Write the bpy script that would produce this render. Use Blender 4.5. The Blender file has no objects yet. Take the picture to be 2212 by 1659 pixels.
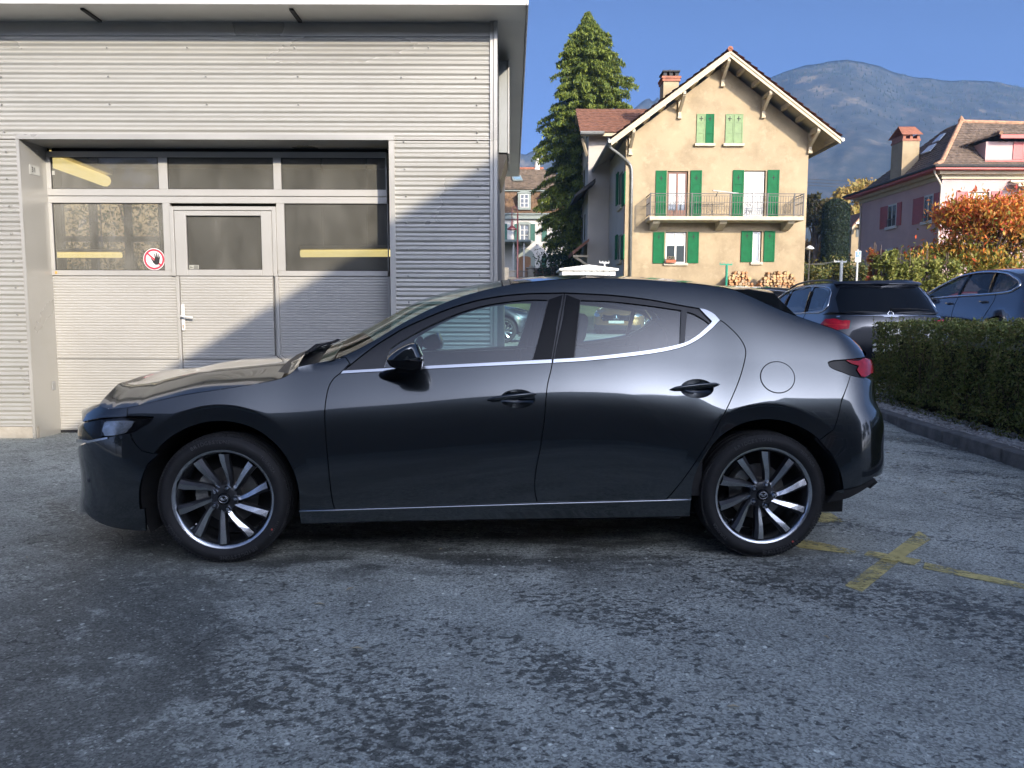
import bpy, bmesh, math, random
import numpy as np
from mathutils import Vector, Matrix, geometry, noise as mnoise

random.seed(7)
RNG = np.random.default_rng(11)
SC = bpy.context.scene
COL = SC.collection
rad = math.radians

# ---------------------------------------------------------------- camera
CAM_H, CAM_PITCH, CAM_ROLL, FPX = 1.263, rad(5.51), rad(.15), 1640.0   # focal length for a 2212 px wide frame
_F = Vector((0, math.cos(CAM_PITCH), -math.sin(CAM_PITCH)))
_U0 = Vector((0, math.sin(CAM_PITCH), math.cos(CAM_PITCH)))
_X0 = Vector((1, 0, 0))
_X = _X0 * math.cos(CAM_ROLL) + _U0 * math.sin(CAM_ROLL)
_U = -_X0 * math.sin(CAM_ROLL) + _U0 * math.cos(CAM_ROLL)
cam_data = bpy.data.cameras.new('camera')
cam_data.sensor_width = 36.0
cam_data.lens = FPX / 2212.0 * 36.0
cam_data.clip_start, cam_data.clip_end = .05, 6000
cam = bpy.data.objects.new('camera', cam_data)
COL.objects.link(cam)
cam.matrix_world = Matrix(((_X.x, _U.x, -_F.x, 0), (_X.y, _U.y, -_F.y, 0), (_X.z, _U.z, -_F.z, CAM_H), (0, 0, 0, 1)))
SC.camera = cam

# ---------------------------------------------------------------- sky, sun, exposure
SUN_AZ, SUN_EL = rad(26), rad(20)      # sun stands behind the camera, to the right
world = bpy.data.worlds.new('World'); SC.world = world
world.use_nodes = True
wn = world.node_tree; wn.nodes.clear()
w_out = wn.nodes.new('ShaderNodeOutputWorld'); w_bg = wn.nodes.new('ShaderNodeBackground')
w_sky = wn.nodes.new('ShaderNodeTexSky'); w_sky.sky_type = 'NISHITA'; w_sky.sun_disc = False
w_sky.sun_elevation = SUN_EL
w_sky.sun_rotation = rad(180) - SUN_AZ
w_sky.altitude = 400; w_sky.air_density = .22; w_sky.dust_density = 5.2; w_sky.ozone_density = 4.6
w_bg.inputs['Strength'].default_value = .15
wn.links.new(w_sky.outputs[0], w_bg.inputs[0]); wn.links.new(w_bg.outputs[0], w_out.inputs[0])
sun_data = bpy.data.lights.new('sun', 'SUN'); sun_data.energy = 2.6; sun_data.angle = rad(.3)
sun_data.color = (1.0, .875, .69)
sun = bpy.data.objects.new('sun', sun_data); COL.objects.link(sun)
SUN_DIR = Vector((-math.sin(SUN_AZ) * math.cos(SUN_EL), math.cos(SUN_AZ) * math.cos(SUN_EL), -math.sin(SUN_EL)))
sun.rotation_euler = SUN_DIR.to_track_quat('-Z', 'Y').to_euler()
sun.location = (20, -40, 30)
SC.view_settings.view_transform = 'Standard'; SC.view_settings.look = 'None'
SC.view_settings.exposure = 1.34; SC.view_settings.gamma = 1.0
SC.view_settings.use_curve_mapping = False
SC.cycles.max_bounces = 6; SC.cycles.transparent_max_bounces = 12; SC.cycles.volume_bounces = 0
SC.cycles.sample_clamp_indirect = 6.0
SC.cycles.use_denoising = True
SC.cycles.caustics_reflective = False; SC.cycles.caustics_refractive = False

def P(px, py, Y):
    """point at depth Y on the sight line of the photograph's pixel (2212 px wide)"""
    r = _F + _X * ((px - 1106) / FPX) - _U * ((py - 829.5) / FPX)
    return Vector((0, 0, CAM_H)) + r * (Y / r.y)
def G(px, py, z=0.0):
    r = _F + _X * ((px - 1106) / FPX) - _U * ((py - 829.5) / FPX)
    return Vector((0, 0, CAM_H)) + r * ((z - CAM_H) / r.z)
def ground_z(y):
    return float(np.interp(y, [-200, 8, 10, 12, 14.5, 20, 28, 30.5, 33, 60, 120, 400, 2000],
                           [0, 0, .12, .30, .42, .46, .46, .7, 1.9, 2.6, 4, 12, 20]))

# ---------------------------------------------------------------- materials
MATS = {}
def mat(name, col, rough=.6, metal=0., var=.12, scale=6., bump=0., bscale=None, coat=0., spec=.5, emit=None, stretch=None, rvar=0.):
    if name in MATS: return MATS[name]
    m = bpy.data.materials.new(name); m.use_nodes = True
    nt = m.node_tree; b = nt.nodes['Principled BSDF']
    b.inputs['Roughness'].default_value = rough; b.inputs['Metallic'].default_value = metal
    b.inputs['Specular IOR Level'].default_value = spec
    b.inputs['Coat Weight'].default_value = coat; b.inputs['Coat Roughness'].default_value = .03
    tc = nt.nodes.new('ShaderNodeTexCoord'); vec = tc.outputs['Object']
    if stretch:
        mp = nt.nodes.new('ShaderNodeMapping'); mp.inputs['Scale'].default_value = stretch
        nt.links.new(vec, mp.inputs[0]); vec = mp.outputs[0]
    if var > 0:
        n = nt.nodes.new('ShaderNodeTexNoise'); n.inputs['Scale'].default_value = scale; n.inputs['Detail'].default_value = 6
        nt.links.new(vec, n.inputs['Vector'])
        r = nt.nodes.new('ShaderNodeMapRange'); r.inputs[1].default_value = .3; r.inputs[2].default_value = .7
        r.inputs[3].default_value = 1 - var; r.inputs[4].default_value = 1 + var
        nt.links.new(n.outputs[0], r.inputs[0])
        mx = nt.nodes.new('ShaderNodeVectorMath'); mx.operation = 'SCALE'
        mx.inputs[0].default_value = col[:3]; nt.links.new(r.outputs[0], mx.inputs['Scale'])
        nt.links.new(mx.outputs[0], b.inputs['Base Color'])
        if rvar:
            r2 = nt.nodes.new('ShaderNodeMapRange'); r2.inputs[1].default_value = .3; r2.inputs[2].default_value = .7
            r2.inputs[3].default_value = max(0, rough - rvar); r2.inputs[4].default_value = rough + rvar
            nt.links.new(n.outputs[0], r2.inputs[0]); nt.links.new(r2.outputs[0], b.inputs['Roughness'])
    else:
        b.inputs['Base Color'].default_value = (*col[:3], 1)
    if bump > 0:
        n2 = nt.nodes.new('ShaderNodeTexNoise'); n2.inputs['Scale'].default_value = bscale or scale * 6; n2.inputs['Detail'].default_value = 4
        nt.links.new(vec, n2.inputs['Vector'])
        bp = nt.nodes.new('ShaderNodeBump'); bp.inputs['Strength'].default_value = bump; bp.inputs['Distance'].default_value = .02
        nt.links.new(n2.outputs[0], bp.inputs['Height']); nt.links.new(bp.outputs[0], b.inputs['Normal'])
    if emit:
        b.inputs['Emission Color'].default_value = (*emit[0], 1); b.inputs['Emission Strength'].default_value = emit[1]
    MATS[name] = m
    return m

def glass_mat(name, tint=(.75, .85, .82), ior=1.5, rough=0.0, wavy=0.0, gain=1.0, dust=0.):
    m = bpy.data.materials.new(name); m.use_nodes = True
    nt = m.node_tree; nt.nodes.clear()
    o = nt.nodes.new('ShaderNodeOutputMaterial'); mx = nt.nodes.new('ShaderNodeMixShader')
    tr = nt.nodes.new('ShaderNodeBsdfTransparent'); tr.inputs[0].default_value = (*tint, 1)
    gl = nt.nodes.new('ShaderNodeBsdfGlossy'); gl.inputs['Roughness'].default_value = rough
    fr = nt.nodes.new('ShaderNodeFresnel'); fr.inputs[0].default_value = ior
    geo = nt.nodes.new('ShaderNodeNewGeometry')
    # the same reflectance from both sides of the pane
    k = nt.nodes.new('ShaderNodeMath'); k.operation = 'MULTIPLY'; k.inputs[1].default_value = gain; k.use_clamp = True
    nt.links.new(fr.outputs[0], k.inputs[0])
    ff = nt.nodes.new('ShaderNodeMath'); ff.operation = 'SUBTRACT'; ff.inputs[0].default_value = 1
    nt.links.new(geo.outputs['Backfacing'], ff.inputs[1])
    k2 = nt.nodes.new('ShaderNodeMath'); k2.operation = 'MULTIPLY'
    nt.links.new(k.outputs[0], k2.inputs[0]); nt.links.new(ff.outputs[0], k2.inputs[1])
    nt.links.new(k2.outputs[0], mx.inputs[0]); nt.links.new(tr.outputs[0], mx.inputs[1]); nt.links.new(gl.outputs[0], mx.inputs[2])
    if wavy:
        tc = nt.nodes.new('ShaderNodeTexCoord'); n = nt.nodes.new('ShaderNodeTexNoise'); n.inputs['Scale'].default_value = 3.0; n.inputs['Detail'].default_value = 1
        bp = nt.nodes.new('ShaderNodeBump'); bp.inputs['Strength'].default_value = wavy; bp.inputs['Distance'].default_value = .03
        nt.links.new(tc.outputs['Object'], n.inputs['Vector']); nt.links.new(n.outputs[0], bp.inputs['Height'])
        nt.links.new(bp.outputs[0], gl.inputs['Normal'])
    res = mx.outputs[0]
    if dust:
        df = nt.nodes.new('ShaderNodeBsdfDiffuse'); df.inputs[0].default_value = (.62, .60, .54, 1); m2 = nt.nodes.new('ShaderNodeMixShader')
        tc2 = nt.nodes.new('ShaderNodeTexCoord'); mp = nt.nodes.new('ShaderNodeMapping'); mp.inputs['Scale'].default_value = (1.6, 1, .9); n3 = nt.nodes.new('ShaderNodeTexNoise'); n3.inputs['Scale'].default_value = 2.2; n3.inputs['Detail'].default_value = 8; n3.inputs['Roughness'].default_value = .65
        nt.links.new(tc2.outputs['Object'], mp.inputs[0]); nt.links.new(mp.outputs[0], n3.inputs['Vector'])
        r3 = nt.nodes.new('ShaderNodeMapRange'); r3.inputs[1].default_value = .3; r3.inputs[2].default_value = .75; r3.inputs[3].default_value = dust*.6; r3.inputs[4].default_value = dust*1.7
        nt.links.new(n3.outputs[0], r3.inputs[0]); nt.links.new(r3.outputs[0], m2.inputs[0]); nt.links.new(res, m2.inputs[1]); nt.links.new(df.outputs[0], m2.inputs[2]); res = m2.outputs[0]
    nt.links.new(res, o.inputs[0])
    MATS[name] = m
    return m

def leaf_mat(name, cols, rough=.55, trans=.25):
    """foliage: every leaf takes its own colour out of a ramp"""
    m = bpy.data.materials.new(name); m.use_nodes = True
    nt = m.node_tree; b = nt.nodes['Principled BSDF']; out = nt.nodes['Material Output']
    b.inputs['Roughness'].default_value = rough; b.inputs['Specular IOR Level'].default_value = .3
    g = nt.nodes.new('ShaderNodeNewGeometry'); r = nt.nodes.new('ShaderNodeValToRGB')
    r.color_ramp.interpolation = 'LINEAR'
    el = r.color_ramp.elements
    el[0].position = 0; el[0].color = (*cols[0], 1); el[1].position = 1; el[1].color = (*cols[-1], 1)
    for i, c in enumerate(cols[1:-1]):
        e = el.new((i + 1) / (len(cols) - 1)); e.color = (*c, 1)
    nt.links.new(g.outputs['Random Per Island'], r.inputs[0]); nt.links.new(r.outputs[0], b.inputs['Base Color'])
    t = nt.nodes.new('ShaderNodeBsdfTranslucent'); nt.links.new(r.outputs[0], t.inputs[0])
    mx = nt.nodes.new('ShaderNodeMixShader'); mx.inputs[0].default_value = trans
    nt.links.new(b.outputs[0], mx.inputs[1]); nt.links.new(t.outputs[0], mx.inputs[2]); nt.links.new(mx.outputs[0], out.inputs[0])
    MATS[name] = m
    return m

# ---------------------------------------------------------------- object helpers
def tag(o, label=None, cat=None, group=None, kind=None):
    if label: o['label'] = label
    if cat: o['category'] = cat
    if group: o['group'] = group
    if kind: o['kind'] = kind
    return o
def link(name, me, parent=None, loc=None, rot=None):
    o = bpy.data.objects.new(name, me); COL.objects.link(o)
    if parent is not None: o.parent = parent
    if loc is not None: o.location = loc
    if rot is not None: o.rotation_euler = rot
    return o
def thing(name, label, cat, loc=(0, 0, 0), rotz=0., group=None):
    o = link(name, None, None, loc, (0, 0, rotz)); o.empty_display_size = .2
    return tag(o, label, cat, group)
def raw_mesh(name, V, Fc, m, smooth=False):
    me = bpy.data.meshes.new(name)
    me.from_pydata([tuple(v) for v in V], [], [tuple(f) for f in Fc])
    if m is not None: me.materials.append(m)
    if smooth: me.polygons.foreach_set('use_smooth', [True] * len(me.polygons))
    me.update()
    return me
def quads_mesh(name, V, m, smooth=False, k=4):
    """fast mesh of loose k-gons; V is (n*k, 3)"""
    n = len(V) // k
    me = bpy.data.meshes.new(name)
    me.vertices.add(n * k); me.vertices.foreach_set('co', np.asarray(V, np.float32).ravel())
    me.loops.add(n * k); me.loops.foreach_set('vertex_index', np.arange(n * k, dtype=np.int32))
    me.polygons.add(n); me.polygons.foreach_set('loop_start', np.arange(0, n * k, k, dtype=np.int32))
    me.polygons.foreach_set('loop_total', np.full(n, k, np.int32))
    if m is not None: me.materials.append(m)
    me.update(calc_edges=True)
    return me

class MB:
    """collects simple solids into ONE mesh"""
    def __init__(s): s.V = []; s.F = []
    def add(s, V, F):
        k = len(s.V); s.V += [tuple(v) for v in V]; s.F += [tuple(i + k for i in f) for f in F]
        return s
    def box(s, x0, x1, y0, y1, z0, z1, M=None):
        V = [Vector((x, y, z)) for z in (z0, z1) for y in (y0, y1) for x in (x0, x1)]
        if M is not None: V = [M @ v for v in V]
        return s.add(V, [(0, 2, 3, 1), (4, 5, 7, 6), (0, 1, 5, 4), (2, 6, 7, 3), (0, 4, 6, 2), (1, 3, 7, 5)])
    def prism(s, poly, d, close=True):
        """poly: 3-D points (planar), extruded by vector d"""
        n = len(poly); d = Vector(d); V = [Vector(p) for p in poly]; V = V + [v + d for v in V]
        F = [tuple(range(n))[::-1], tuple(range(n, 2 * n))] + [(i, (i + 1) % n, n + (i + 1) % n, n + i) for i in range(n)]
        return s.add(V, F)
    def bar(s, a, b, w, h=None, up=(0, 0, 1)):
        """square bar from a to b"""
        a = Vector(a); b = Vector(b); h = h or w; d = (b - a).normalized(); up = Vector(up)
        if abs(d.dot(up)) > .98: up = Vector((0, 1, 0))
        r = d.cross(up).normalized() * w / 2; u = r.cross(d).normalized() * h / 2
        V = [p + x for p in (a, b) for x in (-r - u, r - u, r + u, -r + u)]
        return s.add(V, [(3, 2, 1, 0), (4, 5, 6, 7), (0, 1, 5, 4), (1, 2, 6, 5), (2, 3, 7, 6), (3, 0, 4, 7)])
    def tube(s, pts, r, n=8, caps=True):
        pts = [Vector(p) for p in pts]; m = len(pts); rr = r if isinstance(r, (list, tuple)) else [r] * m
        V = []; F = []; prev = None
        for i, p in enumerate(pts):
            d = (pts[min(i + 1, m - 1)] - pts[max(i - 1, 0)]).normalized()
            if prev is None:
                a = Vector((0, 0, 1)) if abs(d.z) < .9 else Vector((1, 0, 0))
                x = d.cross(a).normalized()
            else:
                x = (prev - d * prev.dot(d)).normalized()
            prev = x; y = d.cross(x)
            V += [p + (x * math.cos(2 * math.pi * k / n) + y * math.sin(2 * math.pi * k / n)) * rr[i] for k in range(n)]
        for i in range(m - 1):
            F += [(i * n + k, i * n + (k + 1) % n, (i + 1) * n + (k + 1) % n, (i + 1) * n + k) for k in range(n)]
        if caps: F += [tuple(range(n))[::-1], tuple(range((m - 1) * n, m * n))]
        return s.add(V, F)
    def lathe(s, prof, n=24, M=None, closed=False):
        """prof: (radius, height) pairs turned about local z"""
        V = []; F = []; m = len(prof)
        for r, h in prof:
            V += [Vector((r * math.cos(2 * math.pi * k / n), r * math.sin(2 * math.pi * k / n), h)) for k in range(n)]
        if M is not None: V = [M @ v for v in V]
        for i in range(m if closed else m - 1):
            j = (i + 1) % m
            F += [(i * n + k, i * n + (k + 1) % n, j * n + (k + 1) % n, j * n + k) for k in range(n)]
        return s.add(V, F)
    def grid(s, fn, nu, nv):
        V = [fn(i / nu, j / nv) for j in range(nv + 1) for i in range(nu + 1)]
        F = [(j * (nu + 1) + i, j * (nu + 1) + i + 1, (j + 1) * (nu + 1) + i + 1, (j + 1) * (nu + 1) + i) for j in range(nv) for i in range(nu)]
        return s.add(V, F)
    def build(s, name, m, parent=None, smooth=False, bevel=0., loc=None, rot=None, angle=None):
        me = raw_mesh(name, s.V, s.F, m, smooth)
        o = link(name, me, parent, loc, rot)
        if smooth and angle:
            me.set_sharp_from_angle(angle=rad(angle))
        if bevel:
            b = o.modifiers.new('bevel', 'BEVEL'); b.width = bevel; b.segments = 1; b.limit_method = 'ANGLE'
        return o
def text_mesh(txt, size, depth=.001, spacing=1.0):
    """letters as geometry: (verts, faces) in the xy plane, centred"""
    cu = bpy.data.curves.new('lettering', 'FONT'); cu.body = txt; cu.size = size; cu.extrude = depth
    cu.align_x = 'CENTER'; cu.align_y = 'CENTER'; cu.resolution_u = 2; cu.space_character = spacing
    o = bpy.data.objects.new('lettering', cu); COL.objects.link(o)
    dg = bpy.context.evaluated_depsgraph_get(); me = o.evaluated_get(dg).to_mesh()
    V = [v.co.copy() for v in me.vertices]; Fc = [tuple(p.vertices) for p in me.polygons]
    o.evaluated_get(dg).to_mesh_clear(); bpy.data.objects.remove(o); bpy.data.curves.remove(cu)
    return V, Fc
def spline(pts, step=None, n=8, closed=False):
    """Catmull-Rom through 2-D/3-D points"""
    P_ = [np.array(p, float) for p in pts]
    if len(P_) < 3: return [tuple(p) for p in P_]
    out = []
    m = len(P_)
    for i in range(m if closed else m - 1):
        if closed: a, b, c, d = P_[i - 1], P_[i], P_[(i + 1) % m], P_[(i + 2) % m]
        else:
            b, c = P_[i], P_[i + 1]
            a = P_[i - 1] if i > 0 else 2 * b - c
            d = P_[i + 2] if i + 2 < m else 2 * c - b
        L = np.linalg.norm(c - b); k = n if step is None else max(1, int(round(L / step)))
        for j in range(k):
            t = j / k
            out.append(tuple(.5 * ((2*b) + (-a + c)*t + (2*a - 5*b + 4*c - d)*t*t + (-a + 3*b - 3*c + d)*t**3)))
    if not closed: out.append(tuple(P_[-1]))
    return out
# ---------------------------------------------------------------- car bodies: a continuous skin that panels are cut from
def smooth_tab(xs, ys, n=400):
    xs = np.array(xs, float); ys = np.array(ys, float)
    m = np.gradient(ys, xs)
    X = np.linspace(xs[0], xs[-1], n)
    i = np.clip(np.searchsorted(xs, X) - 1, 0, len(xs) - 2)
    h = xs[i + 1] - xs[i]; t = (X - xs[i]) / h
    Yv = ((2*t**3 - 3*t**2 + 1)*ys[i] + (t**3 - 2*t**2 + t)*h*m[i]
          + (-2*t**3 + 3*t**2)*ys[i+1] + (t**3 - t**2)*h*m[i+1])
    return lambda x: np.interp(x, X, Yv)

class Shape:
    """half widths of a car body as a function of station u (rear = +) and height w"""
    AF, MM, AR = .9, 3.2, .7
    def __init__(s, tilt, shift, wide, belt, seam, nose, tail, LF, LR, NF=2.35, NR=2.6, hubs=(-1.363, 1.363),
                 arch=(.335, .468), lean=27.5, shoulder=.085, flare=True, mid=None):
        s.mid = mid
        aw, aa = tilt
        s._X = np.linspace(aw[0], 1.4, 700)
        I = np.concatenate([[0], np.cumsum(np.tan(np.radians(smooth_tab(aw, aa)(s._X)))[:-1] * (s._X[1] - s._X[0]))])
        s._I = I - I.min()
        s.shift, s.wide, s.belt, s.seam, s.nose, s.tail = [smooth_tab(*q) for q in (shift, wide, belt, seam, nose, tail)]
        s.LF, s.LR, s.NF, s.NR, s.hubs, s.arch = LF, LR, NF, NR, hubs, arch
        s.lean = math.tan(math.radians(lean)); s.shoulder = shoulder; s.flare = flare
    def inset(s, w): return np.interp(w, s._X, s._I)
    def half(s, u, w):
        u, w = np.broadcast_arrays(np.asarray(u, float), np.asarray(w, float))
        b = s.belt(u); sh = s.shift(u)
        hb = s.wide(u) - s.inset(np.minimum(w, b) - sh)
        H = np.maximum((s.seam(u) - b) / .93, .02)
        q = np.clip((w - b) / H, 0, .985)
        bb = s.shoulder * np.clip(H / .35, 0, 1)
        hw = np.where(w > b, hb - H * s.lean * q - bb * (1 - (1 - q**3)**(1/3.)), hb)
        if s.flare:
            zc, ro = s.arch
            for uc in s.hubs:
                du = u - uc; dw = w - zc
                r = np.sqrt(du * du + dw * dw) + 1e-6
                up = np.clip((dw / r + .25) / .5, 0, 1)
                k = np.clip((ro - r) / .012, 0, 1) * up
                uo = uc + du / r * ro; wo = zc + dw / r * ro
                hband = s.wide(uo) - s.inset(wo - s.shift(uo)) + .008 * np.clip((ro - r) / .09, 0, 1)
                hw = hw + np.where(r < ro, k * (hband - hw), 0)
        return hw
    def skin(s, t, w):
        """t = 0 at the nose centre line, runs round the near side to the tail centre line"""
        AF, MM, AR = s.AF, s.MM, s.AR
        t = np.asarray(t, float); w = np.asarray(w, float)
        n0, n1 = s.nose(w), s.tail(w)
        ph = np.clip(t / AF, 0, 1) * math.pi / 2
        cf = np.clip(np.cos(ph), 0, 1)**(2 / s.NF); sf = np.clip(np.sin(ph), 1e-9, 1)**(2 / s.NF)
        pr = np.clip((AF + MM + AR - t) / AR, 0, 1) * math.pi / 2
        cr = np.clip(np.cos(pr), 0, 1)**(2 / s.NR); sr = np.clip(np.sin(pr), 1e-9, 1)**(2 / s.NR)
        if s.mid: LF, LR = np.maximum(s.mid[0] - n0, .04), np.maximum(n1 - s.mid[1], .04); ua, ub = s.mid
        else: LF, LR = s.LF, s.LR; ua, ub = n0 + LF, n1 - LR
        u = np.where(t < AF, ua - LF * cf, np.where(t > AF + MM, ub + LR * cr, ua + (ub - ua) * (t - AF) / MM))
        g = np.where(t < AF, sf, np.where(t > AF + MM, sr, 1.0))
        return u, -s.half(u, w) * g
    def t_of_u(s, u, w):
        AF, MM, AR = s.AF, s.MM, s.AR
        n0, n1 = float(s.nose(w)), float(s.tail(w))
        if s.mid: ua, ub = s.mid; LF, LR = max(ua - n0, .04), max(n1 - ub, .04)
        else: LF, LR = s.LF, s.LR; ua, ub = n0 + LF, n1 - LR
        if u < ua:
            x = max(0., min(1., (ua - u) / LF))
            return AF * math.acos(x**(s.NF / 2)) / (math.pi / 2)
        if u > ub:
            x = max(0., min(1., (u - ub) / LR))
            return AF + MM + AR - AR * math.acos(x**(s.NR / 2)) / (math.pi / 2)
        return AF + MM * (u - ua) / (ub - ua)
    def tw(s, u, w): return (s.t_of_u(u, w), w)
    def pos(s, t, w):
        u, v = s.skin(t, w)
        return np.stack([u, v, np.broadcast_to(np.asarray(w, float), u.shape)], -1)
    def frame(s, t, w):
        e = .004
        a = s.pos(t + e, w) - s.pos(t - e, w); b = s.pos(t, w + e) - s.pos(t, w - e)
        n = np.cross(a, b)
        L = np.linalg.norm(n, axis=-1, keepdims=True)
        n = n / np.maximum(L, 1e-9)
        p = s.pos(t, w)
        return p, n

HERO = Shape(
    tilt=([.05, .15, .30, .45, .55, .63, .70, .76, .82, .88, .94, 1.0, 1.1, 1.3],
          [-14, -8, -3, 0.5, 3.0, 5.5, 8.5, 12., 15.5, 18.5, 20.5, 22., 23., 24.]),
    shift=([-2.4, -1.9, -1.36, -1.0, -.8, -.5, 0, .4, .7, .9, 1.1, 1.36, 1.8, 2.3],
           [-.07, -.07, -.075, -.07, -.05, -.025, .025, .048, .03, -.01, -.065, -.08, -.08, -.07]),
    wide=([-2.4, -1.9, -1.36, -1.0, -.6, 0, .6, 1.0, 1.36, 1.8, 2.3],
          [.895, .915, .932, .910, .895, .890, .895, .912, .936, .925, .905]),
    belt=([-1.3, -.775, -.378, .275, .774, 1.1, 1.5, 2.1], [.93, .955, .975, 1.00, 1.02, 1.02, 1.0, .96]),
    seam=([-1.25, -.95, -.78, -.6, -.495, -.39, -.28, -.18, -.063, .07, .2, .41, .72, .94, 1.15, 1.27, 1.35, 1.454, 1.574, 1.7, 1.8, 1.9, 1.97, 2.05, 2.2],
          [.93, .985, 1.035, 1.13, 1.196, 1.253, 1.304, 1.341, 1.374, 1.403, 1.418, 1.435, 1.433, 1.421, 1.40, 1.378, 1.345, 1.295, 1.245, 1.20, 1.165, 1.115, 1.07, 1.0, .93]),
    nose=([.05, .12, .18, .25, .33, .42, .54, .63, .70, .76, .82, .9, 1.3],
          [-2.10, -2.21, -2.27, -2.28, -2.26, -2.255, -2.275, -2.285, -2.27, -2.23, -2.12, -1.95, -1.2]),
    tail=([.15, .25, .33, .42, .55, .72, .78, .9, 1.0, 1.1, 1.3], [2.04, 2.09, 2.12, 2.17, 2.17, 2.16, 2.125, 2.125, 2.12, 2.03, 1.78]),
    LF=.52, LR=.42, NF=2.6, NR=2.6, lean=22.5, mid=(-1.765, 1.75))
def offset_poly(pts, d):
    """move a closed 2-D outline inwards by d"""
    n = len(pts); A = sum(pts[i][0]*pts[(i+1)%n][1] - pts[(i+1)%n][0]*pts[i][1] for i in range(n))
    sg = 1 if A > 0 else -1
    out = []
    for i in range(n):
        a = np.array(pts[i-1]); b = np.array(pts[i]); c = np.array(pts[(i+1)%n])
        e1 = b - a; e2 = c - b
        e1 = e1 / (np.linalg.norm(e1) + 1e-12); e2 = e2 / (np.linalg.norm(e2) + 1e-12)
        n1 = np.array([-e1[1], e1[0]]) * sg; n2 = np.array([-e2[1], e2[0]]) * sg
        m = n1 + n2; L = np.linalg.norm(m)
        m = m / L if L > 1e-6 else n1
        k = d / max(.35, float(m @ n1))
        out.append(tuple(b + m * k))
    return out
def clean(pts, eps=.0015):
    o = []
    for p in pts:
        if not o or (p[0]-o[-1][0])**2 + (p[1]-o[-1][1])**2 > eps*eps: o.append((float(p[0]), float(p[1])))
    while len(o) > 2 and (o[0][0]-o[-1][0])**2 + (o[0][1]-o[-1][1])**2 < eps*eps: o.pop()
    return o
def inside(px, py, poly):
    r = np.zeros(px.shape, bool); n = len(poly); j = n - 1
    for i in range(n):
        xi, yi = poly[i]; xj, yj = poly[j]
        if yi != yj:
            c = ((yi > py) != (yj > py)) & (px < (xj - xi) * (py - yi) / (yj - yi) + xi)
            r ^= c
        j = i
    return r
def dist_poly(X, Yv, poly):
    d = np.full(X.shape, 1e9); n = len(poly)
    for i in range(n):
        ax, ay = poly[i]; bx, by = poly[(i+1) % n]
        L = (bx-ax)**2 + (by-ay)**2 + 1e-12
        t = np.clip(((X-ax)*(bx-ax) + (Yv-ay)*(by-ay)) / L, 0, 1)
        d = np.minimum(d, np.hypot(X - ax - t*(bx-ax), Yv - ay - t*(by-ay)))
    return d

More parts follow.
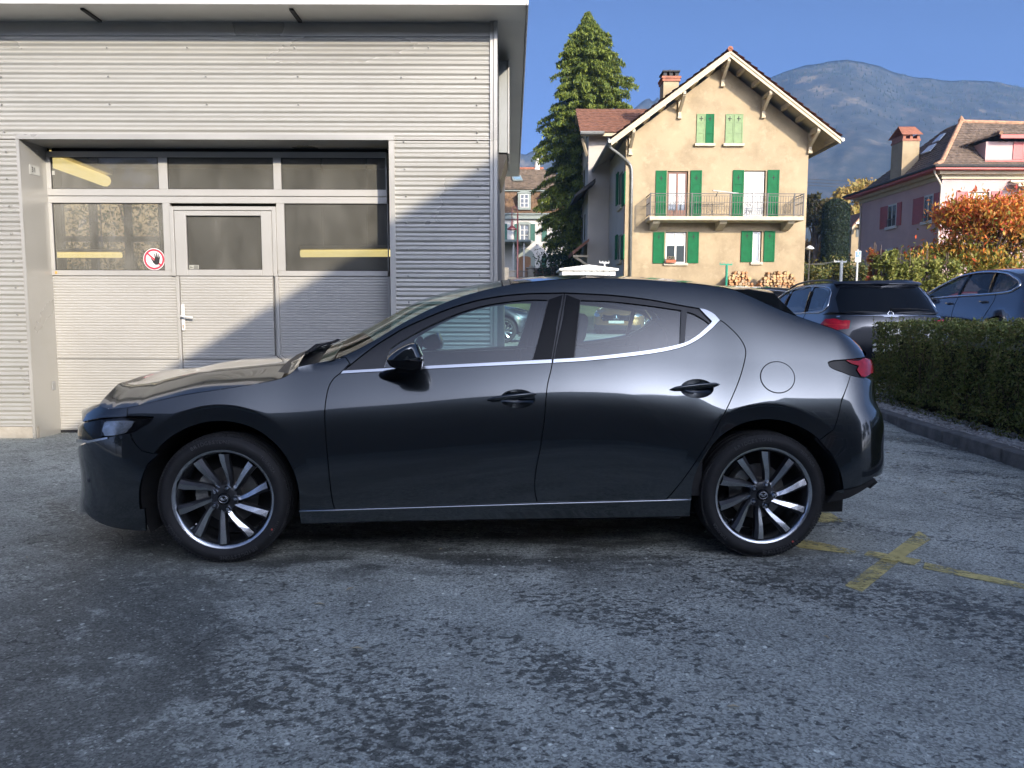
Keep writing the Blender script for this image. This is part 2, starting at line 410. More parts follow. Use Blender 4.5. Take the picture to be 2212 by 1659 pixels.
def panel(shape, poly, name, m, parent, gap=.0024, lift=0., flange=.016, holes=(), grid=.03, sides=(1,), dish=None, lines=()):
    """cuts a panel out of the skin. poly: closed outline of (t, w); sides: 1 near, -1 far (mirrored).
    Both sides in one call make ONE mesh."""
    poly = clean(poly)
    if gap: poly = clean(offset_poly(poly, gap))
    hol = [clean(h) for h in holes]
    xs = np.array([p[0] for p in poly]); ys = np.array([p[1] for p in poly])
    gx = np.arange(xs.min() + grid/2, xs.max(), grid); gy = np.arange(ys.min() + grid/2, ys.max(), grid)
    X, Yg = np.meshgrid(gx, gy); X = X.ravel() + np.tile([0, grid*.0], 1)[0]; Yg = Yg.ravel()
    k = inside(X, Yg, poly) & (dist_poly(X, Yg, poly) > grid*.45)
    for h in hol: k &= ~inside(X, Yg, h) & (dist_poly(X, Yg, h) > grid*.45)
    lp, ledge = [], []
    for ln in lines:
        q = np.array(ln); ok = inside(q[:, 0], q[:, 1], poly) & (dist_poly(q[:, 0], q[:, 1], poly) > .004); prev = None
        for pt, g_ in zip(ln, ok):
            if g_:
                lp.append((float(pt[0]), float(pt[1]))); i_ = len(lp) - 1
                if prev is not None: ledge.append((prev, i_))
                prev = i_
            else: prev = None
    if lp:
        for q in lp: k &= (X - q[0])**2 + (Yg - q[1])**2 > (grid*.35)**2
    ipts = list(zip(X[k], Yg[k]))
    nb_ = len(poly) + sum(len(h) for h in hol)
    allp = poly + [p for h in hol for p in h] + lp + ipts
    faces = [list(range(len(poly)))]; edges = []
    o = len(poly)
    for h in hol:
        edges += [(o + i, o + (i+1) % len(h)) for i in range(len(h))]; o += len(h)
    edges += [(a + nb_, b_ + nb_) for a, b_ in ledge]
    r = geometry.delaunay_2d_cdt([Vector(p) for p in allp], edges, faces, 1, 1e-6)
    V2 = np.array([(v.x, v.y) for v in r[0]]); F = [tuple(f) for f in r[2]]
    if hol:
        cx = np.array([V2[list(f)].mean(0) for f in F]); bad = np.zeros(len(F), bool)
        for h in hol: bad |= inside(cx[:, 0], cx[:, 1], h)
        F = [f for f, b in zip(F, bad) if not b]
    p, n = shape.frame(V2[:, 0], V2[:, 1])
    if dish is not None:
        p = p + n * dish(V2[:, 0], V2[:, 1])[:, None]
    p = p + n * lift
    # outward means away from the centre line
    if n[np.abs(n[:, 1]).argmax(), 1] > 0: n = -n; p = p + 2 * n * lift
    # boundary
    cnt = {}
    for f in F:
        for i in range(len(f)):
            a, b = f[i], f[(i+1) % len(f)]
            cnt.setdefault((min(a, b), max(a, b)), []).append((a, b))
    bd = [v[0] for v in cnt.values() if len(v) == 1]
    VV, NN, FF = [], [], []
    for sd in sides:
        k0 = len(VV)
        pp = p * np.array([1, sd, 1]); nn = n * np.array([1, sd, 1])
        VV += [tuple(q) for q in pp]; NN += [tuple(q) for q in nn]
        f0 = F[0]
        nf = np.cross(pp[f0[1]] - pp[f0[0]], pp[f0[2]] - pp[f0[0]])
        flip = float(nf @ nn[f0[0]]) < 0
        FF += [tuple(i + k0 for i in (f[::-1] if flip else f)) for f in F]
        if flange:
            for a, b in bd:
                e = pp[b] - pp[a]; s_ = np.cross(e, nn[a]); s_ = s_ / (np.linalg.norm(s_) + 1e-9)
                if flip: s_ = s_
                kk = len(VV)
                VV += [tuple(pp[a]), tuple(pp[b]), tuple(pp[b] - nn[b]*flange), tuple(pp[a] - nn[a]*flange)]
                NN += [tuple(s_ if not flip else -s_)] * 4
                FF.append((kk, kk+3, kk+2, kk+1) if not flip else (kk, kk+1, kk+2, kk+3))
    me = bpy.data.meshes.new(name); me.from_pydata(VV, [], FF); me.materials.append(m)
    me.polygons.foreach_set('use_smooth', [True] * len(me.polygons))
    me.update()
    me.normals_split_custom_set_from_vertices(NN)
    return link(name, me, parent)

def loft_top(shape, us, crown, name, m, parent, power=2.4, nv=28, seam=None, drop=0., thick=.0):
    """roof / screen skin spanning the car between the two seams; us = stations"""
    mb = MB(); us = list(us)
    sp = []
    for u in us:
        if seam: sp.append(seam(u))
        else:
            w = float(shape.seam(u)); sp.append((u, float(shape.skin(shape.t_of_u(u, w), w)[1]), w))
    def fn(a, b):
        i = min(len(sp)-1, int(round(a * (len(sp)-1)))); u, v, w = sp[i]
        x = 2*b - 1
        x = math.copysign(abs(x)**.8, x)
        return Vector((u, -v * x, w - drop + crown(u) * (1 - abs(x)**power)))
    mb.grid(fn, len(sp)-1, nv)
    mb.F = [f[::-1] for f in mb.F] if False else mb.F
    o = mb.build(name, m, parent, smooth=True)
    bm = bmesh.new(); bm.from_mesh(o.data); bmesh.ops.recalc_face_normals(bm, faces=bm.faces)
    if sum(f.normal.z for f in bm.faces) < 0: bmesh.ops.reverse_faces(bm, faces=bm.faces)
    bm.to_mesh(o.data); bm.free()
    return o

# ---------------------------------------------------------------- car materials
def paint_mat(name, col, metal=.85, rough=.32, coat=1.0, flake=.25, cior=1.5):
    m = mat(name, col, rough=rough, metal=metal, var=0, coat=coat)
    m.node_tree.nodes['Principled BSDF'].inputs['Coat IOR'].default_value = cior
    nt = m.node_tree; b = nt.nodes['Principled BSDF']
    tc = nt.nodes.new('ShaderNodeTexCoord'); v = nt.nodes.new('ShaderNodeTexVoronoi'); v.inputs['Scale'].default_value = 900
    nt.links.new(tc.outputs['Object'], v.inputs['Vector'])
    r = nt.nodes.new('ShaderNodeMapRange'); r.inputs[3].default_value = 1 - flake; r.inputs[4].default_value = 1 + flake
    nt.links.new(v.outputs['Color'], r.inputs[0])
    # a thin film of road dust, unevenly wiped
    n = nt.nodes.new('ShaderNodeTexNoise'); n.inputs['Scale'].default_value = 2.2; n.inputs['Detail'].default_value = 5
    nt.links.new(tc.outputs['Object'], n.inputs['Vector'])
    rr = nt.nodes.new('ShaderNodeMapRange'); rr.inputs[1].default_value = .35; rr.inputs[2].default_value = .75
    rr.inputs[3].default_value = .012; rr.inputs[4].default_value = .06
    nt.links.new(n.outputs[0], rr.inputs[0]); nt.links.new(rr.outputs[0], b.inputs['Coat Roughness'])
    mx = nt.nodes.new('ShaderNodeVectorMath'); mx.operation = 'SCALE'; mx.inputs[0].default_value = col
    nt.links.new(r.outputs[0], mx.inputs['Scale']); nt.links.new(mx.outputs[0], b.inputs['Base Color'])
    return m
PAINT = paint_mat('machine_grey_paint', (.043, .050, .054), rough=.20, cior=1.66)
BLACKGLOSS = mat('gloss_black', (.004, .004, .0045), rough=.07, var=0, coat=.0, spec=.22)
BLACKTRIM = mat('black_trim', (.022, .022, .024), rough=.35, var=.1, scale=30)
RUBBER = mat('rubber', (.012, .012, .013), rough=.75, var=.2, scale=40, bump=.1)
CHROME = mat('chrome', (.55, .57, .60), rough=.18, metal=1., var=.03, scale=8)
SILVER = mat('machined_alloy', (.58, .60, .62), rough=.26, metal=1., var=.08, scale=30)
DARKALLOY = mat('dark_alloy', (.055, .057, .062), rough=.35, metal=.7, var=.1, scale=30)
DISC = mat('brake_disc', (.22, .21, .20), rough=.4, metal=.9, var=.2, scale=20)
CAST = mat('cast_metal', (.30, .30, .28), rough=.55, metal=.6, var=.3, scale=30)
CABIN = mat('cabin_fabric', (.02, .02, .022), rough=.85, var=.2, scale=30)
LINER = mat('headliner', (.14, .14, .14), rough=.9, var=.1, scale=30)
UNDER = mat('underbody', (.008, .008, .008), rough=.9, var=.2)
GLASS = glass_mat('tinted_glass', (.66, .84, .82), ior=2.15)
SCREEN = glass_mat('screen_glass', (.62, .76, .72), ior=1.8)
DARKGLASS = glass_mat('privacy_glass', (.16, .19, .21), ior=1.55)
LENS = glass_mat('lamp_lens', (.92, .94, .95), ior=1.45)
REDLENS = mat('red_lens', (.42, .008, .022), rough=.12, var=.25, scale=25, coat=.15, spec=.25)
REFLECT = mat('lamp_reflector', (.42, .42, .415), rough=.2, metal=.9, var=.3, scale=40)
TYRETXT = mat('tyre_lettering', (.055, .055, .058), rough=.35, var=.1)
REDDOT = mat('red_paint_dot', (.55, .08, .06), rough=.6, var=0)

def wheel(parent, u, side, label=None, radius=.325, rim=.254, y_face=.872, spokes=10, detail=True, seed=0, alloy=None):
    """side -1: near side.  rim mesh > tyre, spoke, lug_nut, hub_cap, brake_disc, caliper"""
    al = alloy or DARKALLOY
    M = Matrix.Translation((u, side*y_face, radius)) @ Matrix.Rotation(rad(90), 4, 'X')
    if side > 0: M = Matrix.Translation((u, side*y_face, radius)) @ Matrix.Rotation(rad(-90), 4, 'X')
    # local: z points outwards
    N = 72 if detail else 28
    r0 = rim
    b = MB(); b.lathe([(r0-.012, -.19), (r0-.036, -.18), (r0-.040, -.075), (r0-.026, -.035), (r0-.020, -.012), (r0-.012, -.003), (r0-.003, .0), (r0, -.006), (r0-.002, -.016)], N, M)
    w = b.build('wheel', SILVER if detail else al, parent, smooth=True, angle=50)
    if label: w['label'] = label
    s = radius / .325
    t = MB()
    prof = [(r0-.010, -.012), (r0+.006, .004), (r0+.022, .011), (r0+.040, .012), (radius-.022, .004), (radius-.010, -.008), (radius-.003, -.020), (radius, -.040)]
    for k in range(3):
        z = -.062 - k*.045
        prof += [(radius+.001, z), (radius-.008, z-.001), (radius-.008, z-.008), (radius+.001, z-.009)]
    prof += [(radius, -.185), (radius-.01, -.21), (radius-.03, -.222), (r0+.02, -.225), (r0-.01, -.20)]
    t.lathe(prof, N, M)
    ty = t.build('tyre', RUBBER, w, smooth=True, angle=45)
    if detail:
        tb = MB()
        for k in range(120):
            a = 2*math.pi*k/120
            R = M @ Matrix.Rotation(a, 4, 'Z')
            tb.box(radius-.012, radius-.0020, -.0065, .0060, -.036, -.009, R)
            for z0, z1 in ((-.056, -.022), (-.101, -.074), (-.146, -.119)):
                tb.box(radius-.004, radius+.0016, -.0080, .0070, z0, z1, R)
        tb.build('tread', RUBBER, w)
        for txt, ang, sz in (('BRIDGESTONE', 100, .026), ('TURANZA', 38, .022), ('BRIDGESTONE', 285, .026), ('215/45R18', 330, .014), ('TURANZA', 215, .022)):
            lm = MB(); n = len(txt)
            for i, ch in enumerate(txt):
                V, Fc = text_mesh(ch, sz, .0012)
                step = sz * .72 / (r0 + .042)
                a = rad(ang) - (i - (n-1)/2) * step - rad(90)
                a += rad({0: 0, 1: 4, 2: -6}[seed % 3])
                R = M @ Matrix.Rotation(a, 4, 'Z') @ Matrix.Translation((0, r0 + .038, .0122))
                if side > 0: pass
                lm.add([R @ v for v in V], Fc)
            lm.build('lettering', TYRETXT, w)
        d = MB(); R = M @ Matrix.Rotation(rad(-32 - 25*seed), 4, 'Z'); d.lathe([(0, .0135), (.005, .0135), (.005, .011)], 10, R @ Matrix.Translation((.283, 0, 0))); d.build('paint_dot', REDDOT, w)
    # spokes in pairs, each with a bright machined flank and a dark one
    for k in range(spokes):
        pr, sd = divmod(k, 2); sgn = -1 if sd == 0 else 1
        if spokes == 10: a0 = rad(107 + 72*pr + (17.0 if sd else -17.0)); sweep = rad(3.0) * -1
        else: a0 = 2*math.pi*k/spokes; sweep = 0
        a0 += rad(-1.5)
        sec = []
        for j in range(6):
            f = j/5; r = .050 + f*(r0 - .026 - .050)
            wd = .0130 + .0122*f**1.2 if spokes == 10 else .03
            hgt = -.030 + .022*math.sin(f*math.pi*.55) + .004*f
            ang = a0 + sweep*(1 - f)**2 * 6 * 1 + sgn * rad(7) * (1 - f)**1.5
            c = Vector((r*math.cos(ang), r*math.sin(ang), hgt)); tx = Vector((-math.sin(ang), math.cos(ang), 0))
            z = Vector((0, 0, 1))
            ridge = c + tx * wd * .30 * -1
            sec.append([c - tx*wd - z*.045, c - tx*wd - z*.012, ridge + z*.003, c + tx*wd*.9 - z*.006, c + tx*wd - z*.045])
        mb = MB(); m0 = 0
        for S_ in sec: mb.V += [tuple(M @ q) for q in S_]
        F = []; MI = []
        for j in range(5):
            for q in range(4):
                F.append((j*5+q, j*5+q+1, (j+1)*5+q+1, (j+1)*5+q)); MI.append(1 if q == 2 else 0)
        mb.F = F
        o = mb.build('spoke', al, w)
        o.data.materials.append(SILVER)
        o.data.polygons.foreach_set('material_index', MI)
        bm = bmesh.new(); bm.from_mesh(o.data); bmesh.ops.recalc_face_normals(bm, faces=bm.faces); bm.to_mesh(o.data); bm.free()
    if detail:
        hb = MB(); hb.lathe([(0, -.022), (.052, -.022), (.066, -.028), (.074, -.05), (.074, -.09)], 36, M); hb.build('hub', al, w, smooth=True, angle=30)
        for k in range(5):
            a = rad(54 + 72*k + 0)
            a = rad(0 + 72*k)
            R = M @ Matrix.Rotation(a, 4, 'Z') @ Matrix.Translation((.056, 0, 0))
            cb = MB(); cb.lathe([(.017, -.012), (.0185, -.014), (.0185, -.05)], 14, R); cb.lathe([(.0125, -.04), (.017, -.012)], 14, R)
            lug = cb.build('lug_pocket', SILVER, w, smooth=True, angle=30)
            lb = MB(); lb.lathe([(0, -.006), (.006, -.007), (.0095, -.011), (.0105, -.016), (.0105, -.04)], 6, R); lb.build('lug_nut', CHROME, w)
        cp = MB(); cp.lathe([(0, -.008), (.026, -.009), (.030, -.013), (.031, -.03)], 36, M); cp.build('hub_cap', BLACKGLOSS, w, smooth=True, angle=30)
        em = MB()
        ring = [M @ Vector((.0215*math.cos(x), .0175*math.sin(x), -.0075)) for x in np.linspace(0, 2*math.pi, 33)]
        em.tube(ring, .0018, 6, caps=False)
        for sx in (-1, 1):
            wing = spline([(0, -.006), (sx*.006, .004), (sx*.0125, .0068), (sx*.0205, .0055)], n=4)
            em.tube([M @ Vector((x, y, -.0075)) for x, y in wing], [.0022]*(len(wing)-4) + [.0019, .0016, .0013, .001], 6)
            low = spline([(0, -.006), (sx*.007, -.0045), (sx*.0125, .0005), (sx*.0165, .0052)], n=4)
            em.tube([M @ Vector((x, y, -.0075)) for x, y in low], .0013, 6)
        em.build('emblem', CHROME, w, smooth=True)
        vs = MB(); R = M @ Matrix.Rotation(rad(-138), 4, 'Z'); vs.tube([R @ Vector((r0-.045, 0, -.06)), R @ Vector((r0-.058, 0, -.03))], .005, 8); vs.build('valve_stem', CHROME, w)
    dk = MB(); dk.lathe([(0, -.075), (.075, -.075), (.078, -.105), (.145, -.106), (.147, -.118), (0, -.12)], 40, M); dk.build('brake_disc', DISC, w, smooth=True, angle=30)
    if detail:
        c2 = MB(); R = M @ Matrix.Rotation(rad(158 if seed == 0 else 140), 4, 'Z')
        for a in np.linspace(-.42, .42, 7):
            q = R @ Matrix.Rotation(a, 4, 'Z')
            c2.box(.095, .158, -.016, .016, -.125 - .012*math.cos(a*3), -.075 + .012*math.cos(a*3), q)
        c2.build('brake_caliper', CAST, w, bevel=.003)
    bk = MB(); bk.lathe([(0, -.15), (r0-.045, -.15)], 32, M); bk.build('backing_plate', UNDER, w)
    return w
UF, UR = -1.363, 1.363
WPAINT = mat('white_post_paint', (.58, .58, .55), rough=.45, var=.08)
GPOST = mat('green_post_paint', (.02, .22, .13), rough=.45, var=.1)
# ---------------------------------------------------------------- ground
def asphalt():
    m = bpy.data.materials.new('asphalt'); m.use_nodes = True; nt = m.node_tree; b = nt.nodes['Principled BSDF']; L = nt.links.new
    N = lambda t: nt.nodes.new('ShaderNode' + t)
    tc = N('TexCoord'); vec = tc.outputs['Object']
    def noise(sc, det=5, mapscale=None, rot=0, dist=0., loc=(0, 0, 0), rough=.55):
        n = N('TexNoise'); n.inputs['Scale'].default_value = sc; n.inputs['Detail'].default_value = det; n.inputs['Distortion'].default_value = dist
        n.inputs['Roughness'].default_value = rough
        if mapscale or rot or any(loc):
            mp = N('Mapping'); mp.vector_type = 'TEXTURE'; mp.inputs['Scale'].default_value = tuple(1/q for q in (mapscale or (1, 1, 1))); mp.inputs['Rotation'].default_value = (0, 0, rot); mp.inputs['Location'].default_value = loc
            L(vec, mp.inputs[0]); L(mp.outputs[0], n.inputs['Vector'])
        else: L(vec, n.inputs['Vector'])
        return n.outputs[0]
    def ramp(x, a, b_, lo=0., hi=1.):
        r = N('MapRange'); r.inputs[1].default_value = a; r.inputs[2].default_value = b_; r.inputs[3].default_value = lo; r.inputs[4].default_value = hi
        r.interpolation_type = 'SMOOTHSTEP'; L(x, r.inputs[0]); return r.outputs[0]
    def math_(op, a, c, clamp=False):
        n = N('Math'); n.operation = op; n.use_clamp = clamp
        for i, q in enumerate((a, c)):
            if isinstance(q, (int, float)): n.inputs[i].default_value = q
            else: L(q, n.inputs[i])
        return n.outputs[0]
    # fine aggregate
    v = N('TexVoronoi'); v.inputs['Scale'].default_value = 130; L(vec, v.inputs['Vector'])
    sp = N('SeparateColor'); L(v.outputs['Color'], sp.inputs[0])
    grain = ramp(sp.outputs[0], .0, 1., .62, 1.30)
    light_stone = ramp(sp.outputs[1], .955, .985)
    v2 = N('TexVoronoi'); v2.inputs['Scale'].default_value = 26; L(vec, v2.inputs['Vector'])
    sp2 = N('SeparateColor'); L(v2.outputs['Color'], sp2.inputs[0])
    chip = math_('MULTIPLY', ramp(sp2.outputs[0], .955, .965), ramp(v2.outputs['Distance'], .28, .16))
    broad = ramp(noise(.55, 4), .3, .7, .82, 1.15)
    mid = ramp(noise(4., 6), .3, .7, .84, 1.14)
    # dark damp spots, gathered in bands that run slantwise across the yard
    A_ = rad(-42)
    band = ramp(noise(1.0, 4, (.38, 2.0, 1), A_, .3, rough=.6), .40, .66)
    zone = ramp(noise(.5, 3, loc=(1.7, .6, 0)), .36, .60)
    lean_ = math_('MULTIPLY', math_('MULTIPLY', band, math_('ADD', math_('MULTIPLY', zone, .75), .2)), .21)
    sp_n = noise(34., 3, (.8, 1.1, 1), rad(8), .5, rough=.55)
    streak = ramp(math_('ADD', sp_n, lean_), .60, .665)
    sm = noise(9.5, 5, (.8, 1.2, 1), rad(10), .5, rough=.6)
    spots = math_('MULTIPLY', ramp(math_('ADD', sm, math_('MULTIPLY', lean_, .8)), .655, .70), .9)
    lines_ = ramp(noise(1.0, 5, (.13, 5.2, 1), rad(-44), .25, rough=.6, loc=(3.1, .4, 0)), .60, .67)
    trail = math_('MULTIPLY', math_('MULTIPLY', lines_, ramp(sp_n, .44, .54)), .9)
    spots = math_('MAXIMUM', spots, trail)
    # the big wet patch on the left, running from under the nose towards the camera
    sx = N('SeparateXYZ'); L(vec, sx.inputs[0])
    wob = math_('MULTIPLY', math_('SUBTRACT', noise(1.6, 7, rough=.68), .5), 1.1)
    edge = math_('ADD', math_('MULTIPLY', sx.outputs['X'], 1.0), wob)
    edge = math_('ADD', edge, math_('MULTIPLY', math_('SUBTRACT', sx.outputs['Y'], 3.8), .41))
    wet0 = math_('MULTIPLY', ramp(edge, -1.42, -1.62), ramp(edge, -2.75, -2.15, .30, 1.))
    hole = ramp(noise(6.5, 7, loc=(3, 1, 0), rough=.7), .52, .62, 1., .25)
    wet = math_('MULTIPLY', wet0, hole)
    near = ramp(sx.outputs['Y'], 6.0, 4.6); wet = math_('MULTIPLY', wet, near)
    # patchy darker strip beneath the car
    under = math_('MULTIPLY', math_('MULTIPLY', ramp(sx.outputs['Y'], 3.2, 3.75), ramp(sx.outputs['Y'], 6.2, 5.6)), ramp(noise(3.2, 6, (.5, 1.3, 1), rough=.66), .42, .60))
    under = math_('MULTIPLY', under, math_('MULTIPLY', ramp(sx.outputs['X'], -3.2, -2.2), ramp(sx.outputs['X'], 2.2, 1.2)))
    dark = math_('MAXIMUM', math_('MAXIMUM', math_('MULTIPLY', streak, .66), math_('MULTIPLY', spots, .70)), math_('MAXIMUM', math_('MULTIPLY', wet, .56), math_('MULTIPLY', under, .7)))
    # hairline cracks
    def crack(sc, wdt, loc, rot):
        mp = N('Mapping'); mp.inputs['Location'].default_value = loc; mp.inputs['Rotation'].default_value = (0, 0, rot); L(vec, mp.inputs[0])
        n = N('TexNoise'); n.inputs['Scale'].default_value = 3.; n.inputs['Detail'].default_value = 6; L(mp.outputs[0], n.inputs['Vector'])
        mx = N('MixRGB'); mx.blend_type = 'ADD'; mx.inputs[0].default_value = .35; L(mp.outputs[0], mx.inputs[1]); L(n.outputs['Color'], mx.inputs[2])
        q = N('TexVoronoi'); q.feature = 'DISTANCE_TO_EDGE'; q.inputs['Scale'].default_value = sc; L(mx.outputs[0], q.inputs['Vector'])
        return ramp(q.outputs['Distance'], wdt, wdt*.35)
    cr = math_('MULTIPLY', crack(.42, .0022, (.3, 2.9, 0), .4), ramp(noise(1.6, 2, loc=(7, 3, 0)), .50, .60))
    cr2 = math_('MULTIPLY', crack(1.3, .004, (5.3, 2.9, 0), 1.1), ramp(noise(.6, 2, loc=(2, 8, 0)), .56, .64))
    cr = math_('MAXIMUM', cr, cr2)
    base = math_('MULTIPLY', math_('MULTIPLY', grain, broad), mid)
    k = math_('MULTIPLY', base, math_('SUBTRACT', 1., dark))
    k = math_('MULTIPLY', k, math_('SUBTRACT', 1., math_('MULTIPLY', cr, .6)))
    k = math_('ADD', k, math_('MULTIPLY', light_stone, .55)); k = math_('ADD', k, math_('MULTIPLY', chip, 1.1))
    sc_ = N('VectorMath'); sc_.operation = 'SCALE'; sc_.inputs[0].default_value = (.372, .388, .342); L(k, sc_.inputs['Scale'])
    L(sc_.outputs[0], b.inputs['Base Color'])
    L(math_('SUBTRACT', .86, math_('MULTIPLY', dark, .36)), b.inputs['Roughness'])
    b.inputs['Specular IOR Level'].default_value = .35
    hgt = math_('ADD', math_('MULTIPLY', v.outputs['Distance'], .8), math_('MULTIPLY', cr, -1.6))
    hgt = math_('ADD', hgt, math_('MULTIPLY', noise(60, 3), .5))
    bp = N('Bump'); bp.inputs['Strength'].default_value = .34; bp.inputs['Distance'].default_value = .006; L(hgt, bp.inputs['Height']); L(bp.outputs[0], b.inputs['Normal'])
    return m
ASPHALT = asphalt()
ys = [-30, -12, 0, 2, 4, 6, 7, 8, 9, 10, 11, 12, 13.2, 14.5, 16, 20, 24, 28, 30.5, 31.8, 33, 40, 60, 90, 120, 250, 400, 700]
xs = [-700, -300, -120, -60, -30, -15, -8, -4, 0, 4, 8, 15, 30, 60, 120, 300, 700]
V = [(x, y, ground_z(y)) for y in ys if y <= 28.1 for x in xs]; ny = len([y for y in ys if y <= 28.1]); nx = len(xs)
g = link('forecourt', raw_mesh('forecourt', V, [(j*nx+i, j*nx+i+1, (j+1)*nx+i+1, (j+1)*nx+i) for j in range(ny-1) for i in range(nx-1)], ASPHALT))
tag(g, kind='structure')
LAWN = mat('autumn_grass', (.075, .085, .03), rough=.9, var=.4, scale=.8, bump=.3, bscale=9)
ys2 = [28, 30.5, 31.8, 33, 40, 60, 90, 120, 250, 400, 720]
V = [(x, y, ground_z(y)) for y in ys2 for x in xs]
g = link('meadow', raw_mesh('meadow', V, [(j*nx+i, j*nx+i+1, (j+1)*nx+i+1, (j+1)*nx+i) for j in range(len(ys2)-1) for i in range(nx-1)], LAWN)); tag(g, kind='structure')

# worn yellow parking lines
def worn_yellow():
    m = mat('worn_yellow_paint', (.62, .52, .20), rough=.75, var=.25, scale=9)
    nt = m.node_tree; b = nt.nodes['Principled BSDF']
    tc = nt.nodes.new('ShaderNodeTexCoord'); n = nt.nodes.new('ShaderNodeTexNoise'); n.inputs['Scale'].default_value = 34; n.inputs['Detail'].default_value = 8; n.inputs['Roughness'].default_value = .7
    n2 = nt.nodes.new('ShaderNodeTexNoise'); n2.inputs['Scale'].default_value = 3.2; n2.inputs['Detail'].default_value = 4
    nt.links.new(tc.outputs['Object'], n.inputs['Vector']); nt.links.new(tc.outputs['Object'], n2.inputs['Vector'])
    ad = nt.nodes.new('ShaderNodeMath'); ad.operation = 'ADD'; nt.links.new(n.outputs[0], ad.inputs[0]); nt.links.new(n2.outputs[0], ad.inputs[1])
    r = nt.nodes.new('ShaderNodeMapRange'); r.inputs[1].default_value = .88; r.inputs[2].default_value = 1.10; r.inputs[3].default_value = .22; r.inputs[4].default_value = .95
    nt.links.new(ad.outputs[0], r.inputs[0]); nt.links.new(r.outputs[0], b.inputs['Alpha'])
    return m
YELLOW = worn_yellow()
marks = [[(1735, 1098), (1780, 1100), (1826, 1129), (1730, 1131)], [(1700, 1166), (1752, 1168), (1858, 1193), (1838, 1198), (1725, 1184)],
         [(1985, 1148), (2012, 1166), (1965, 1196), (1930, 1190)], [(1876, 1192), (1990, 1212), (1975, 1224), (1866, 1202)],
         [(1930, 1190), (1965, 1196), (1862, 1280), (1824, 1266)], [(1998, 1216), (2212, 1262), (2280, 1285), (2212, 1274), (1994, 1229)]]
mb = MB()
for q in marks:
    V = [G(*p) for p in q]; k = len(mb.V)
    mb.V += [(v.x, v.y, .008 if q is marks[3] else .004) for v in V]; mb.F.append(tuple(range(k, k + len(q)))[::-1])
bmk = mb.build('yellow_marking', YELLOW)
bm = bmesh.new(); bm.from_mesh(bmk.data); bmesh.ops.recalc_face_normals(bm, faces=bm.faces)
for f in bm.faces:
    if f.normal.z < 0: f.normal_flip()
bm.to_mesh(bmk.data); bm.free()
tag(bmk, kind='structure')
# dry leaf scraps on the tarmac
mb = MB()
for i in range(46):
    if i < 26: p = Vector((random.uniform(3.0, 5.0), random.uniform(4.2, 8.5), 0))
    else: p = Vector((random.uniform(-3.2, 4.0), random.uniform(2.2, 6.5), 0))
    s = random.uniform(.006, .016); a = random.uniform(0, 6.3)
    q = [Vector((s*2*math.cos(a), s*2*math.sin(a), .006)), Vector((-s*math.sin(a)*.7, s*math.cos(a)*.7, .010)), Vector((-s*2*math.cos(a), -s*2*math.sin(a), .006)), Vector((s*math.sin(a)*.7, -s*math.cos(a)*.7, .012))]
    k = len(mb.V); mb.V += [tuple(p + v) for v in q]; mb.F.append((k, k+1, k+2, k+3))
tag(mb.build('leaf_litter', mat('pale_dry_leaf', (.42, .36, .24), rough=.8, var=.4, scale=3)), kind='stuff', label='pale dry leaf scraps scattered over the tarmac', cat='leaves')

# ---------------------------------------------------------------- kerb, gravel bed and clipped hedge on the right
KERB = mat('kerb_stone', (.17, .165, .155), rough=.9, var=.35, scale=7, bump=.35)
k0 = G(1903, 912); k1 = G(2212, 1016); kd = (k1 - k0); kd.z = 0; kl = kd.length; kd.normalize(); kn = Vector((-kd.y, kd.x, 0))   # kn points to the right-hand bed
if kn.x < 0: kn = -kn
kerb_root = thing('kerb', 'low weathered stone kerb edging the gravel bed below the clipped hedge', 'kerb', (0, 0, 0))
L_ = -1.6
while L_ < kl + 3.0:
    ln = .98 + random.uniform(-.02, .02)
    a = k0 + kd*L_; b = k0 + kd*(L_ + ln - .012); off = random.uniform(-.006, .006); h = .125 + random.uniform(-.006, .006)
    mb = MB(); mb.prism([a + kn*off + Vector((0, 0, -.05)), b + kn*off + Vector((0, 0, -.05)), b + kn*off + Vector((0, 0, h)), a + kn*off + Vector((0, 0, h))], kn*.13)
    o = mb.build('kerb_stone', KERB, kerb_root, bevel=.012); L_ += ln
bm_ = MB(); q = [k0 - kd*1.55 + kn*.13, k0 + kd*(kl+3) + kn*.13, k0 + kd*(kl+3) + kn*2.2, k0 - kd*1.55 + kn*2.2]
bm_.prism([Vector((p.x, p.y, .0)) for p in q], (0, 0, .085)); bed = bm_.build('planting_bed', mat('bed_soil', (.05, .042, .032), rough=.95, var=.3, scale=9)); tag(bed, kind='structure')
# pebbles: loose stones, one mass
ico = bmesh.new(); bmesh.ops.create_icosphere(ico, subdivisions=1, radius=1); IV = np.array([v.co[:] for v in ico.verts]); IF = [tuple(v.index for v in f.verts) for f in ico.faces]; ico.free()
VV = []; FF = []
for i in range(5200):
    a = random.uniform(-1.5, kl + 2.6); c = .14 + random.random()**1.3*.5
    p = k0 + kd*a + kn*c; s = random.uniform(.010, .024)
    M = np.array(Matrix.Rotation(random.uniform(0, 6.3), 3, 'Z') @ Matrix.Rotation(random.uniform(-.5, .5), 3, 'X')) * np.array([s*1.25, s, s*.7])
    v = IV @ M.T + np.array([p.x, p.y, .09 + random.random()*.02]); k = len(VV); VV += v.tolist(); FF += [tuple(j + k for j in f) for f in IF]
PEB = leaf_mat('pebbles', [(.24, .23, .21), (.42, .40, .37), (.60, .58, .54), (.32, .30, .27)], rough=.85, trans=0.)
o = link('gravel', raw_mesh('gravel', VV, FF, PEB, True)); tag(o, kind='stuff', label='pale gravel along the foot of the clipped hedge', cat='gravel')

